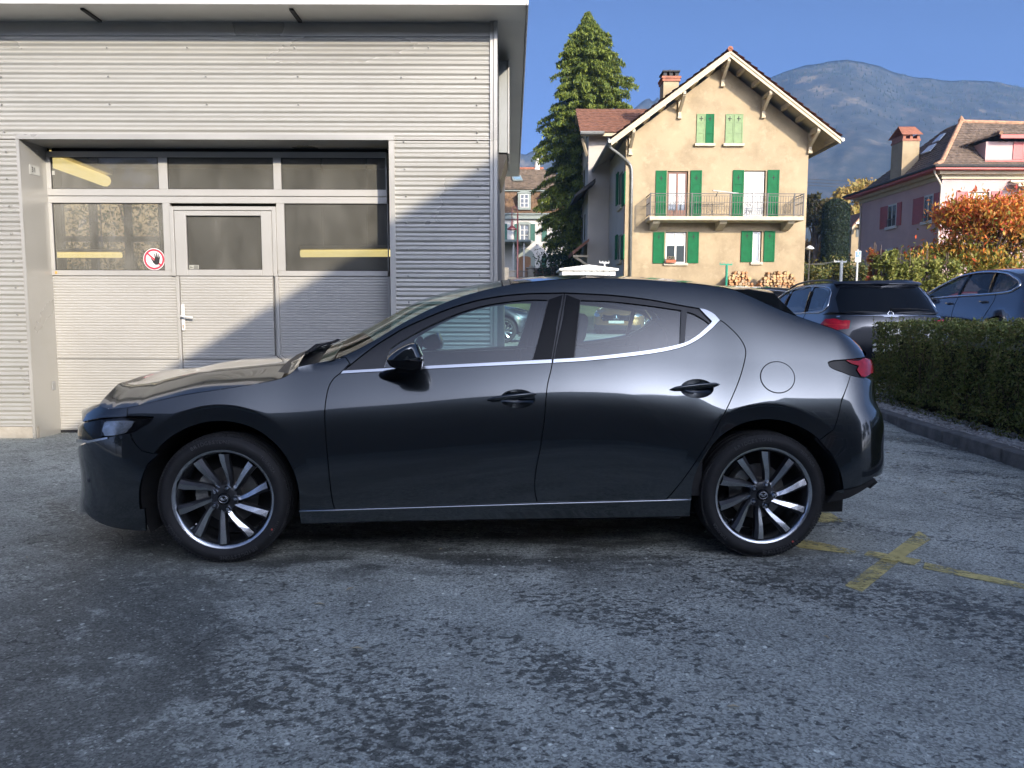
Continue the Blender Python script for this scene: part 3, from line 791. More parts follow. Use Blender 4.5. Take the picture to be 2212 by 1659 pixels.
def leaf_cloud(centres, size, aspect=.5, normals=None, droop=0., jit=.6, fold=True):
    """two-triangle leaves at the given centres -> (n*4, 3) array"""
    n = len(centres); c = np.asarray(centres, float)
    d = RNG.normal(size=(n, 3)); d /= np.linalg.norm(d, axis=1, keepdims=True)
    if normals is not None:
        d = d*jit + np.asarray(normals)*(1 - jit*.3); d /= np.linalg.norm(d, axis=1, keepdims=True) + 1e-9
    a = RNG.normal(size=(n, 3)); a[:, 2] -= droop
    t = a - d*(a*d).sum(1, keepdims=True); t /= np.linalg.norm(t, axis=1, keepdims=True) + 1e-9
    b = np.cross(d, t)
    s = (np.asarray(size)*RNG.uniform(.6, 1.35, n))[:, None]
    q = np.empty((n, 4, 3)); q[:, 0] = c - t*s; q[:, 1] = c + b*s*aspect + d*s*.12; q[:, 2] = c + t*s; q[:, 3] = c - b*s*aspect + d*s*.12
    return q.reshape(-1, 3)

HEDGE = leaf_mat('hedge_leaves', [(.07, .095, .022), (.13, .165, .038), (.19, .22, .055), (.25, .25, .075), (.21, .155, .06)], rough=.5, trans=.15)
hedge = thing('clipped_hedge', 'clipped dark green boxwood hedge above the stone kerb at the right edge', 'hedge', (0, 0, 0))
h0 = k0 - kd*1.40 + kn*.44; hl = kl + 4.0; hw_, hh = 1.45, 1.13
def hpt(a, c, z): return h0 + kd*a + kn*c + Vector((0, 0, z))
mb = MB(); mb.prism([hpt(.24, .24, .12), hpt(hl, .24, .12), hpt(hl, hw_-.2, .12), hpt(.24, hw_-.2, .12)], (0, 0, hh-.36))
core = mb.build('core', mat('hedge_core', (.030, .036, .014), rough=1., var=.3, scale=9), hedge)
cs = []; ns = []
def hn(a, b): return mnoise.noise(Vector((a*2.6, b*1.2, 3.1)))*.085 + mnoise.noise(Vector((a*5.1, b*5.3, 8.)))*.03
for i in range(36000):
    a, b = random.uniform(0, hl), random.random(); z = .10 + (hh-.10)*b
    dpt = hn(a, z) - abs(random.gauss(0, .035)) + (.10*(1-b*4) if b < .25 else 0)
    if b < .12 and random.random() < .6: continue
    cs.append(hpt(a, .04 + dpt*-1, z)); ns.append(-kn)
for i in range(17000):
    a, c = random.uniform(0, hl), random.uniform(0, hw_)
    cs.append(hpt(a, c, hh - .02 + hn(a, c + 5) - abs(random.gauss(0, .03)) - .03*(c < .05))); ns.append(Vector((0, 0, 1)))
for i in range(7000):
    c, z = random.uniform(0, hw_), random.uniform(.12, hh); cs.append(hpt(-.02 + hn(c, z) + abs(random.gauss(0, .03)), c, z)); ns.append(-kd)
for i in range(420):
    a, c = random.uniform(0, hl), random.uniform(0, hw_); z0 = hh
    for j in range(5): cs.append(hpt(a, c, z0 + j*.014 + random.uniform(-.01, .01))); ns.append(Vector((0, 0, 1)))
q = leaf_cloud([tuple(c) for c in cs], .017, .55, [tuple(n) for n in ns], jit=.9)
o = link('foliage', quads_mesh('foliage', q, HEDGE), hedge); o['kind'] = 'stuff'
# bare twigs showing through
mb = MB()
for i in range(150):
    a = random.uniform(.1, hl); z = random.uniform(.1, .8); p = hpt(a, .05, z); mb.bar(p, p + Vector((random.uniform(-.05, .05), random.uniform(-.06, .06), random.uniform(.12, .3))), .005)
tw = mb.build('twigs', mat('hedge_twig', (.10, .07, .045), rough=.9, var=.2), hedge); tw['kind'] = 'stuff'
# ---------------------------------------------------------------- corrugated garage building
ALU = mat('sheet_aluminium', (.45, .44, .40), rough=.33, metal=.42, var=.06, scale=1.3, stretch=(.4, 1, 1), rvar=.08)
ALU_SMOOTH = mat('brushed_aluminium', (.40, .39, .36), rough=.34, metal=.35, var=.10, scale=1.1, rvar=.1)
WHITEFRAME = mat('door_frame_alu', (.40, .39, .365), rough=.42, metal=.25, var=.05, scale=3)
DOORPANEL = mat('door_panel_white', (.35, .34, .315), rough=.48, metal=.1, var=.05, scale=1.5, rvar=.06)
SOFFIT = mat('soffit_sheet', (.62, .61, .57), rough=.45, metal=.3, var=.08, scale=.9)
DARKGAP = mat('dark_gap', (.02, .02, .02), rough=.9, var=0)
CONC = mat('plinth_concrete', (.34, .315, .27), rough=.9, var=.2, scale=4, bump=.25)
INSIDE = mat('workshop_wall', (.10, .10, .095), rough=.8, var=.15, scale=1.2)
PANE = glass_mat('acrylic_pane', (.62, .63, .60), ior=1.5, wavy=.12, dust=.085)
PANEW = glass_mat('warped_acrylic', (.66, .66, .62), ior=1.5, wavy=.5, dust=.13)
TUBE = mat('fluorescent_tube', (.9, .8, .5), rough=.5, var=0, emit=((1.0, .80, .34), .8))
YW, YD = 7.4, 7.77
wx = lambda px, py=500: P(px, py, YW).x
wz = lambda py, px=600: P(px, py, YW).z
dx = lambda px, py=500: P(px, py, YD).x
dz = lambda py, px=500: P(px, py, YD).z
garage = thing('garage_building', 'corrugated aluminium workshop building with a sectional door, left of the picture', 'building', (0, 0, 0))
PER = .0872
def corrugated(x0, x1, z0, z1, name='wall_sheet', phase=0.):
    nz = max(2, int((z1-z0)/PER*18)); zs = np.linspace(z0, z1, nz)
    nxs = max(2, int((x1-x0)/.6)); mb = MB()
    for x in np.linspace(x0, x1, nxs):
        for z in zs:
            th_ = 2*math.pi*(z-phase)/PER; prof = .50*math.cos(th_) + .62*math.cos(2*th_)
            mb.V.append((x, YW - .0088*prof + .0007*math.sin(x*2.3 + z*5), z))
    m_ = nz
    mb.F = [(i*m_+j, (i+1)*m_+j, (i+1)*m_+j+1, i*m_+j+1) for i in range(nxs-1) for j in range(m_-1)]
    return mb.build(name, ALU, garage, smooth=True)
XL = -9.5; XC = wx(1059, 350); XJ = wx(62, 610); XR = wx(850, 500)
ZT, ZB, ZH = wz(78), wz(921, 60), wz(303)
corrugated(XL, XC, ZH + .006, ZT); corrugated(XL, XJ-.030, ZB, ZH, phase=.02); corrugated(XR, XC, .10, ZH, phase=.02)
mb = MB(); mb.box(XL, XC, YW-.004, YW+.03, ZT+.003, wz(58)); mb.box(XL, XC, YW+.012, YW+.05, wz(58), wz(42)+.1); mb.build('cover_strip', ALU_SMOOTH, garage)
# screws
mb = MB()
for (X, Yp) in [(400,178),(5,288),(405,286),(769,286),(1112,286),(1499,289),(1776,291),(8,391),(410,389),(773,390),(1115,391),(1780,393),(17,491),(1782,495),(1508,529),(1783,529),(24,566),(28,668),(36,770),(44,873),(52,975),(60,1073),(66,1174),(74,1274),(80,1373),(88,1470),(95,1565),(1511,631),(1785,630),(1516,733),(1787,733),(1518,832),(1788,831),(1521,932),(1789,932),(1524,1030),(1790,1027),(1527,1128),(1792,1190),(700,178),(1100,178),(1600,178)]:
    p = P(X*.5786, Yp*.5786, YW); mb.lathe([(0, .006), (.006, .005), (.009, .0), (.009, -.012)], 8, Matrix.Translation((p.x, YW-.010, p.z)) @ Matrix.Rotation(rad(90), 4, 'X'))
s = mb.build('screws', CAST, garage); s['kind'] = 'stuff'
# corner trim, plinth, side wall, back, inner shell
mb = MB(); mb.box(XC-.004, wx(1066, 350), YW-.022, YW+.02, .08, wz(46)); mb.box(wx(1066, 350)+.001, wx(1074.5, 350), YW-.034, YW+.03, .08, wz(46)); mb.build('corner_trim', ALU_SMOOTH, garage, bevel=.003)
XS = wx(1074.5, 350)
zs_top = wz(48)
mb = MB(); mb.box(XL, XJ+.0, YW-.001, YW+.25, -.1, ZB-.004); mb.build('plinth', CONC, garage); mb = MB(); mb.box(XR, XS-.02, YW+.001, YW+.25, -.1, .10); mb.build('plinth', CONC, garage)
mb = MB(); mb.box(XS-.12, XS-.004, YW+.031, 15.0, 0, zs_top+.1); mb.box(XL, XL+.1, YW+.05, 15, 0, zs_top+.1)
mb.box(XL+.1, XJ-.02, YW+.05, YW+.2, ZB, ZH); mb.box(XR+.02, XS-.12, YW+.05, YW+.2, .1, ZH); mb.box(XL+.1, XS-.12, YW+.052, YW+.2, ZH+.03, zs_top+.1)
mb.build('inner_wall', INSIDE, garage)
# rear wall with a big glazed opening looking out to greenery
wxa, wxb = P(128, 500, 14.8).x, P(352, 500, 14.8).x; wza, wzb = P(200, 600, 14.8).z, P(200, 432, 14.8).z
mb = MB(); mb.box(XL+.1, wxa, 14.8, 15, 0, zs_top); mb.box(wxb, XS-.12, 14.8, 15, 0, zs_top); mb.box(wxa, wxb, 14.8, 15, 0, wza); mb.box(wxa, wxb, 14.8, 15, wzb, zs_top); mb.build('rear_wall', INSIDE, garage)
mb = MB()
for i in range(4): x = wxa + (wxb-wxa)*i/3; mb.box(x-.06, x+.06, 14.76, 14.86, wza, wzb)
for j in range(3): z = wza + (wzb-wza)*j/2; mb.box(wxa, wxb, 14.74, 14.84, z-.05, z+.05)
mb.build('rear_window_frame', mat('dark_steel', (.05, .05, .05), rough=.6), garage)
# roof, fascia and soffit
zr = P(600, 47, YW).z
lo, hi = 5.5, 7.4
for _ in range(40):
    md = (lo+hi)/2
    if P(600, 8, md).z > zr: hi = md
    else: lo = md
YF = lo; XF = P(1137, 8, YF).x
mb = MB(); mb.box(XL-.4, XF-.004, YF+.025, 15.6, zr, zr+.05); mb.build('soffit', SOFFIT, garage)
mb = MB(); mb.box(XL-.4, XF, YF, YF+.02, zr-.006, zr+.42); mb.box(XF-.02+.021, XF+.02, YF+.003, 15.6, zr-.006, zr+.42); mb.build('fascia', mat('fascia_white', (.50, .49, .47), rough=.4, metal=.2, var=.04), garage, bevel=.004)
mb = MB(); mb.box(XL-.38, XF-.03, YF+.03, 15.58, zr+.06, zr+.40); mb.build('roof', ALU_SMOOTH, garage)
for px in (190, 640): 
    a = P(px-14, 22, YF+.12).x; mb = MB(); mb.box(a, a+.035, YF+.10, YW-.02, zr-.018, zr-.001); mb.build('soffit_bracket', DARKGAP, garage)
# wall-mounted cabinet on the side wall
YB = 8.25; cx1 = P(1100, 250, YB).x; z0 = P(1090, 330, YB).z; z1 = P(1090, 131, YB).z
cab = MB().box(XS-.003, cx1-.014, YB, YB+1.0, z0, z1).build('side_cabinet', mat('cabinet_grey', (.24, .25, .245), rough=.4, metal=.3, var=.05), garage, bevel=.004)
mb = MB(); mb.box(cx1-.013, cx1, YB-.012, YB+1.02, z0-.01, z1+.01); mb.build('cabinet_lid', ALU_SMOOTH, cab)
zt = P(1085, 388, YB).z
mb = MB(); mb.prism([Vector((XS-.003, YB+.02, z0-.012)), Vector((cx1-.02, YB+.02, z0-.012)), Vector((XS+.012, YB+.02, zt)), Vector((XS-.003, YB+.02, zt))], (0, .9, 0)); mb.build('cabinet_chute', mat('dark_sheet', (.05, .045, .04), rough=.3, metal=.6), cab)
# door reveal
XJ2 = dx(97, 500); ZL2 = dz(327)
mb = MB(); mb.prism([Vector((XJ-.004, YW-.012, -.02)), Vector((XJ-.004, YW-.012, ZH)), Vector((XJ+.028, YD-.004, ZH)), Vector((XJ+.028, YD-.004, -.02))], (-.02, 0, 0))
mb.box(XJ-.034, XJ-.003, YW-.022, YW-.004, .0, ZH+.02); mb.build('door_jamb', ALU_SMOOTH, garage)
mb = MB(); mb.box(XJ-.02, XR+.02, YW-.012, YD+.03, ZH, ZH+.03); mb.box(XJ-.02, XR+.02, YW-.028, YW-.013, ZH+.0, ZH+.045); mb.build('door_lintel', ALU_SMOOTH, garage)
mb = MB(); mb.box(XR-.032, XR+.02, YW-.020, YD, 0, ZH-.001); mb.build('door_jamb', ALU_SMOOTH, garage)
mb = MB(); mb.box(XJ+.02, dx(106, 500)-.031, YD-.02, YD+.05, 0, ZH); mb.box(XJ+.06, XR-.03, YD+.02, YD+.06, dz(328), ZH); mb.build('door_seal_strip', RUBBER, garage)
# sectional door
DX0, DX1 = dx(106, 500), dx(838, 500)
door = MB()
def fr(xa, xb, ya, yb, t=.03, prot=0.):   # bar in image units -> box
    x0, x1 = dx(xa, (ya+yb)/2), dx(xb, (ya+yb)/2); z1_, z0_ = dz(ya, xa), dz(yb, xa)
    door.box(x0, x1, YD-t-prot, YD+.02, z0_, z1_)
zt_, zA, zB2, zC, zD, zE, zF = dz(329), dz(341), dz(410), dz(425), dz(440), dz(585), dz(597)
def bx(x0, x1, z0, z1, y0=YD-.03, y1=YD+.02): door.box(x0, x1, y0, y1, z0, z1)
p1 = [dx(v, 375) for v in (113, 345, 364, 592, 609, 834)]; p2 = [dx(v, 512) for v in (119, 356, 406, 567, 617, 840)]
bx(DX0, DX1, zA, zt_); bx(DX0, DX1, zC+.003, zB2); bx(DX0, DX1, zD, zC-.003)
bx(DX0, p1[0], zB2, zA); bx(p1[1], p1[2], zB2, zA); bx(p1[3], p1[4], zB2, zA); bx(p1[5], DX1, zB2, zA)
w0, w1 = dx(372, 520), dx(600, 520)
bx(DX0, p2[0], zE, zD); bx(p2[1], w0, zE, zD); bx(w1, p2[4], zE, zD); bx(p2[5], DX1, zE, zD)
bx(DX0, w0-.004, zF+.003, zE); bx(w1+.004, DX1, zF+.003, zE)
sect = door.build('sectional_door', WHITEFRAME, garage, bevel=.003)
# wicket door in the middle
wk = MB(); zwT, zg = dz(447), dz(467); gx0, gx1, zgb = p2[2], p2[3], dz(583)
wd0, wd1 = w0 + .045, w1 - .045
wk.box(w0, wd0-.004, YD-.046, YD+.0, zF, zwT+.0); wk.box(wd1+.004, w1, YD-.046, YD, zF, zwT); wk.box(wd0-.004, wd1+.004, YD-.046, YD, zwT-.04, zwT)
wk.build('wicket_frame', WHITEFRAME, sect, bevel=.004)
wk = MB(); wk.box(wd0, gx0, YD-.040, YD+.01, zF+.003, zwT-.044); wk.box(gx1, wd1, YD-.040, YD+.01, zF+.003, zwT-.044); wk.box(gx0, gx1, YD-.040, YD+.01, zg, zwT-.044); wk.box(gx0, gx1, YD-.040, YD+.01, zF+.003, zgb)
wk.build('wicket_door', WHITEFRAME, sect, bevel=.004)
for i, (a, b, lo_, hi_, mt) in enumerate([(p1[0], p1[1], zB2, zA, PANEW), (p1[2], p1[3], zB2, zA, PANE), (p1[4], p1[5], zB2, zA, PANE), (p2[0], p2[1], zE, zD, PANEW), (gx0, gx1, zgb, zg, PANE), (p2[4], p2[5], zE, zD, PANE)]):
    mb = MB(); mb.box(a+.001, b-.001, YD-.012, YD-.006, lo_+.001, hi_-.001); mb.build('pane', mt, sect)
    mb = MB()
    for (x0, x1, q0, q1) in ((a, a+.006, lo_, hi_), (b-.006, b, lo_, hi_), (a, b, lo_, lo_+.006), (a, b, hi_-.006, hi_)): mb.box(x0, x1, YD-.018, YD-.013, q0, q1)
    mb.build('pane_gasket', RUBBER, sect)
# ribbed lower panels
def ribbed(x0, x1, z0, z1, y, name):
    mb = MB(); per = .0275; zz = [z0]; yy = [y]
    k = int((z1-z0)/per)
    for i in range(k):
        a = z0 + .006 + i*per
        for f, d in ((0, 0), (.28, -.0042), (.62, -.0042), (.86, 0)):
            zz.append(a + f*per); yy.append(y + d)
    zz.append(z1); yy.append(y)
    n = len(zz); mb.V = [(x, b, a) for x in (x0, x1) for a, b in zip(zz, yy)]
    mb.F = [(j, n+j, n+j+1, j+1) for j in range(n-1)]
    mb.add([(x0, y, z0), (x0, y+.03, z0), (x0, y+.03, z1), (x0, y, z1)], [(0, 1, 2, 3)]); mb.add([(x1, y, z0), (x1, y+.03, z0), (x1, y+.03, z1), (x1, y, z1)], [(3, 2, 1, 0)])
    return mb.build(name, DOORPANEL, sect)
zM = dz(776); zBt = .03
for (x0, x1, y) in ((DX0, dx(388, 690), YD-.018), (dx(396, 690), dx(594, 690), YD-.034), (dx(606, 690), DX1, YD-.018)):
    ribbed(x0, x1, zM+.004, zF-.003, y, 'ribbed_panel'); ribbed(x0, x1, zBt, zM-.004, y, 'ribbed_panel')
for xa in (389, 601):
    mb = MB(); mb.box(dx(xa-1.5, 690), dx(xa+5.5, 690), YD-.050, YD, zBt, zF-.002); mb.box(dx(xa+.4, 690), dx(xa+1.2, 690), YD-.056, YD-.0505, zBt, zF-.002); mb.build('wicket_post', WHITEFRAME, sect, bevel=.003)
for xa, xb in ((DX0-.03, DX0+.004), (DX1-.004, DX1+.02)):
    mb = MB(); mb.box(xa, xb, YD-.030, YD+.011, .0, zF); mb.build('edge_rail', WHITEFRAME, sect, bevel=.002)
mb = MB(); mb.box(DX0-.01, DX1+.01, YD+.012, YD+.05, 0, zF); mb.build('door_backing', WHITEFRAME, sect)
mb = MB(); mb.box(DX0, DX1, YD-.03, YD+.0, .0, zBt-.003); mb.build('bottom_seal', RUBBER, sect)
# handle, screws, labels
hx_ = dx(400, 680); hz_ = dz(683, 400)
mb = MB(); mb.box(hx_-.018, hx_+.018, YD-.058, YD-.046, dz(714, 400), dz(657, 400)); h = mb.build('door_handle', mat('white_plastic', (.62, .61, .60), rough=.35, var=.03), sect, bevel=.008)
mb = MB(); mb.tube([(hx_, YD-.055, hz_), (hx_, YD-.10, hz_), (hx_+.012, YD-.105, hz_), (hx_+.118, YD-.105, hz_-.012)], .0095, 10); mb.build('lever', MATS['white_plastic'], h, smooth=True, angle=50)
mb = MB(); mb.lathe([(0, .003), (.007, .002), (.008, -.004)], 12, Matrix.Translation((hx_+.002, YD-.06, dz(703, 400))) @ Matrix.Rotation(rad(90), 4, 'X')); mb.box(hx_-.001, hx_+.005, YD-.0635, YD-.060, dz(709, 400), dz(703, 400)); mb.build('key_cylinder', mat('brass', (.55, .36, .16), rough=.35, metal=.9), h)
# number plate on the jamb, small notices
def flat_text(txt, size, pos, m, parent, name='lettering', rotz=0., depth=.0006):
    V, Fc = text_mesh(txt, size, depth); M = Matrix.Translation(pos) @ Matrix.Rotation(rotz, 4, 'Z') @ Matrix.Rotation(rad(90), 4, 'X')
    mb = MB(); mb.add([M @ v for v in V], Fc); return mb.build(name, m, parent)
INK = mat('black_ink', (.02, .02, .02), rough=.6, var=0); WHITE = mat('white_print', (.72, .71, .69), rough=.5, var=.03); RED = mat('sign_red', (.62, .025, .055), rough=.45, var=.05, scale=9)
PLATE = mat('number_plate_grey', (.40, .40, .37), rough=.45, var=.08)
jy0, jy1 = YW + .10, YW + .235; jz = wz(361, 70)
def jx(y): return XJ - .004 + .032*(y - YW + .012)/(YD - YW + .008)
mb = MB(); mb.prism([Vector((jx(jy0)+.002, jy0, jz-.045)), Vector((jx(jy1)+.002, jy1, jz-.045)), Vector((jx(jy1)+.002, jy1, jz+.045)), Vector((jx(jy0)+.002, jy0, jz+.045))], (.004, 0, 0))
npl = mb.build('number_plate', PLATE, garage)
V, Fc = text_mesh('31', .07, .0008); M = Matrix.Translation((jx((jy0+jy1)/2)+.0075, (jy0+jy1)/2 - .02, jz)) @ Matrix.Rotation(rad(90) + math.atan(.08)*0, 4, 'Z') @ Matrix.Rotation(rad(90), 4, 'X')
mb = MB(); mb.add([M @ v for v in V], Fc); mb.build('lettering', INK, npl)
mb = MB(); b2 = (jy0+jy1)/2
for k in range(3): mb.box(jx(b2)+.0072, jx(b2)+.0085, b2+.03, b2+.06, jz-.03+k*.022, jz-.018+k*.022)
mb.build('small_print', INK, npl)
mb = MB(); yb = YW+.27; mb.box(jx(yb)+.001, jx(yb)+.008, yb-.03, yb+.03, wz(836, 107)-.06, wz(836, 107)+.03); mb.build('jamb_switch', mat('switch_grey', (.28, .28, .27), rough=.5), garage, bevel=.004)
mb = MB(); mb.box(gx0+.006, gx0+.105, YD-.0135, YD-.0125, zgb+.006, zgb+.047); lb = mb.build('pane_label', mat('label_grey', (.30, .30, .26), rough=.4, var=.2, scale=20), sect)
mb = MB(); mb.box(gx0+.016, gx0+.045, YD-.0146, YD-.0138, zgb+.018, zgb+.022); mb.box(gx0+.022, gx0+.027, YD-.0146, YD-.0138, zgb+.022, zgb+.034)
for k in range(3): mb.box(gx0+.055, gx0+.097, YD-.0146, YD-.0138, zgb+.013+k*.011, zgb+.018+k*.011)
mb.build('small_print', INK, lb)
a = P(128, 600-3, YD); mb = MB(); mb.box(a.x-.02, a.x+.0, YD-.0335, YD-.0305, zF+.02, zF+.045); mb.build('orange_sticker', mat('orange_sticker', (.65, .28, .05), rough=.5, var=.3, scale=60), sect)
mb = MB(); q = P(150, 372, YD)
for (s0, s1) in ((-.05, -.02), (-.01, .012), (.02, .05)): mb.box(q.x-.19+s0, q.x-.19+s1, YD-.0148, YD-.0135, q.z-.03, q.z+.012)
mb.build('faint_print', mat('faint_print', (.34, .34, .31), rough=.6), sect)
# prohibition sign: red ring, bar, warding hand and a faint head in profile
sg = P(333, 560, YD-.014); R0 = .1085
def disc(r, y, m, nm, parent, r2=None):
    mb = MB(); n = 48
    if r2 is None: mb.lathe([(0, 0), (r, 0), (r, -.001)], n, Matrix.Translation((sg.x, y, sg.z)) @ Matrix.Rotation(rad(90), 4, 'X'))
    else: mb.lathe([(r2, 0), (r, 0), (r, -.001), (r2, -.001)], n, Matrix.Translation((sg.x, y, sg.z)) @ Matrix.Rotation(rad(90), 4, 'X'))
    return mb.build(nm, m, parent)
y0 = YD - .0145
sign = disc(R0, y0, WHITE, 'prohibition_sign', None); tag(sign, 'round red and white keep-out sticker with a black hand on the left door pane', 'sign')
disc(R0*.945, y0-.0012, RED, 'red_ring', sign, R0*.77)
mb = MB(); c, s_ = math.cos(rad(-42)), math.sin(rad(-42)); hb = R0*.075; lg = R0*.80
Vb = [(-lg, -hb), (lg, -hb), (lg, hb), (-lg, hb)]; mb.prism([Vector((sg.x + x*c - y*s_, y0-.0012, sg.z + x*s_ + y*c)) for x, y in Vb], (0, -.0008, 0)); mb.build('red_bar', RED, sign)
hand = [(-.20, -.02), (-.34, .12), (-.37, .09), (-.16, -.34), (.05, -.52), (.30, -.50), (.42, -.30), (.46, .02), (.55, .36), (.49, .38), (.38, .12), (.36, .50), (.29, .51), (.25, .14), (.20, .60), (.12, .60), (.11, .14), (.02, .54), (-.05, .52), (-.02, .08), (-.06, -.14)]
hand = [(x + .08, y) for x, y in hand]
mb = MB(); pts = [Vector((sg.x + x*R0, y0-.0024, sg.z + y*R0)) for x, y in hand]
tri = geometry.tessellate_polygon([[Vector((p.x, p.z, 0)) for p in pts]]); mb.add(pts, [tuple(t) for t in tri])
mb.add([p + Vector((0, -.0006, 0)) for p in pts], [tuple(t) for t in tri]); mb.build('black_hand', INK, sign)
mb = MB(); head = spline([(-.42, -.10), (-.50, .02), (-.48, .16), (-.36, .24), (-.24, .18), (-.22, .05), (-.16, -.03), (-.22, -.07), (-.23, -.18), (-.33, -.22)], n=4)
mb.tube([(sg.x + x*R0 - .012, y0-.0018, sg.z + y*R0) for x, y in head], .0009, 4); mb.tube([(sg.x + (-.30 + .06*math.cos(a))*R0, y0-.0018, sg.z + (-.06 + .06*math.sin(a))*R0) for a in np.linspace(0, 6.28, 12)], .0009, 4); mb.tube([(sg.x-.38*R0, y0-.0018, sg.z-.52*R0), (sg.x-.12*R0, y0-.0018, sg.z-.36*R0)], .0009, 4)
mb.build('head_outline', mat('faint_pink_ink', (.55, .38, .36), rough=.6, var=0), sign)
# strip lights hanging inside
def strip_light(a, b, r, label):
    t = thing('strip_light', label, 'light', tuple((a+b)/2), 0, 'fluorescent lights inside the workshop')
    o = Vector((a+b)/2); mb = MB(); mb.tube([a-o, b-o], r, 10); mb.build('tube', TUBE, t, smooth=True)
    mb = MB(); d = (b-a).normalized(); mb.bar(a-o+Vector((0, 0, r*1.6)), b-o+Vector((0, 0, r*1.6)), r*2.6, r*1.0); mb.build('housing', mat('lamp_housing', (.5, .45, .3), rough=.5, var=0), t)
    for q in (.25, .75): c = a + (b-a)*q - o; MB().tube([c + Vector((0, 0, r*2)), c + Vector((0, 0, max(.1, zr - (c+o).z - .02)))], .008, 6).build('hanger', INSIDE, t)
strip_light(P(650, 548, 10.6), P(842, 547, 10.6), .05, 'lit yellow strip light seen through the right-hand door pane')
strip_light(P(60, 328, 8.75), P(228, 391, 10.4), .075, 'lit yellow strip light slanting across the top left door pane')
strip_light(P(100, 551, 12.6), P(262, 551, 12.6), .045, 'dim yellow strip light low in the left-hand door pane')
# a few things in the dim workshop
t = thing('tool_cabinet', 'blue tool cabinet standing in the dim workshop behind the left pane', 'cabinet', (-5.15, 12.5, 0))
mb = MB(); mb.box(-.45, .45, -.3, .3, .08, 1.6); mb.build('carcass', mat('cabinet_blue', (.05, .10, .22), rough=.5, var=.1), t, bevel=.01)
for k in range(5): mb = MB(); mb.box(-.42, .42, -.325, -.301, .12+k*.29, .38+k*.29); mb.box(-.2, .2, -.345, -.326, .33+k*.29, .36+k*.29); mb.build('drawer', MATS['cabinet_blue'], t, bevel=.005)
# ---------------------------------------------------------------- houses behind
PLASTER = mat('cream_plaster', (.325, .25, .15), rough=.9, var=.10, scale=.55, bump=.12, bscale=14)
def plaster_stains(m, col2, sc=.8, lo=.52, hi=.72, amt=.55):
    nt = m.node_tree; b = nt.nodes['Principled BSDF']; src = b.inputs['Base Color'].links[0].from_socket
    tc = nt.nodes.new('ShaderNodeTexCoord'); n = nt.nodes.new('ShaderNodeTexNoise'); n.inputs['Scale'].default_value = sc; n.inputs['Detail'].default_value = 8; n.inputs['Roughness'].default_value = .65
    nt.links.new(tc.outputs['Object'], n.inputs['Vector'])
    r = nt.nodes.new('ShaderNodeMapRange'); r.inputs[1].default_value = lo; r.inputs[2].default_value = hi; r.inputs[4].default_value = amt; nt.links.new(n.outputs[0], r.inputs[0])
    mx = nt.nodes.new('ShaderNodeMixRGB'); mx.inputs[2].default_value = (*col2, 1); nt.links.new(r.outputs[0], mx.inputs[0]); nt.links.new(src, mx.inputs[1]); nt.links.new(mx.outputs[0], b.inputs['Base Color'])
plaster_stains(PLASTER, (.22, .165, .095), .8, .45, .66, .8); plaster_stains(PLASTER, (.40, .32, .20), 2.6, .54, .66, .5)
SIDEPL = mat('pale_plaster', (.42, .38, .33), rough=.9, var=.08, scale=.8, bump=.12, bscale=14)
TRIM = mat('cream_woodwork', (.44, .36, .24), rough=.7, var=.08, scale=3)
STONE = mat('sill_stone', (.44, .38, .28), rough=.85, var=.12, scale=5)
TILE = mat('brown_tiles', (.17, .075, .045), rough=.8, var=.35, scale=5)
TILEO = mat('red_tiles', (.27, .10, .055), rough=.8, var=.3, scale=5)
GREEN = mat('green_shutter', (.003, .095, .030), rough=.6, var=.15, scale=4, spec=.12)
PALEGREEN = mat('faded_green_shutter', (.13, .20, .07), rough=.6, var=.2, scale=4)
WHITEW = mat('white_woodwork', (.52, .51, .48), rough=.5, var=.05)
BROWNW = mat('brown_woodwork', (.16, .06, .03), rough=.55, var=.2)
PANEG = mat('house_glass', (.045, .055, .06), rough=.06, var=.3, scale=.9, spec=.8)
CURTAIN = mat('net_curtain', (.46, .46, .44), rough=.9, var=.18, scale=6, stretch=(6, 1, .5))
IRON = mat('wrought_iron', (.07, .062, .055), rough=.6, var=.2)
PIPE = mat('zinc_pipe', (.20, .20, .185), rough=.5, metal=.5, var=.15)
DARKROOF = mat('dark_eaves', (.03, .027, .024), rough=.8, var=.3)

def shutter(parent, x0, x1, y, z0, z1, m, cross=None, tilt=0., slats=False, name='shutter'):
    """panelled shutter leaf standing proud of a wall that faces -y"""
    fw = (x1-x0)*.14; mb = MB(); t = .035
    mb.box(x0, x0+fw, -t, 0, z0, z1); mb.box(x1-fw, x1, -t, 0, z0, z1)
    zz = [z0, z0 + (z1-z0)*.36, z0 + (z1-z0)*.72, z1] if not slats else [z0, z1]
    for q in zz: a = max(z0, q - fw*.6); b = min(z1, q + fw*.6); mb.box(x0+fw, x1-fw, -t+.002, 0, a, b)
    if slats:
        n = max(4, int((z1-z0)/.09))
        for k in range(n): q = z0 + fw + (z1-z0-2*fw)*k/n; mb.box(x0+fw, x1-fw, -t+.008, -.006, q, q + (z1-z0)/n*.55)
    mb.box(x0+fw, x1-fw, -t*.5, -.003, z0+.01, z1-.01)
    o = mb.build(name, m, parent, loc=(0, y, 0))
    if cross is not None:
        cx, cz, s = (x0+x1)/2, z0 + (z1-z0)*.84, min((x1-x0)*.22, .09)
        mb = MB(); mb.box(cx-s*.18, cx+s*.18, -t*.5-.008, -t*.5-.001, cz-s*1.3, cz+s*1.3); mb.box(cx-s, cx+s, -t*.5-.0085, -t*.5-.0012, cz-s*.18, cz+s*.18)
        mb.build('cross_cutout', DARKGAP, o)
    return o
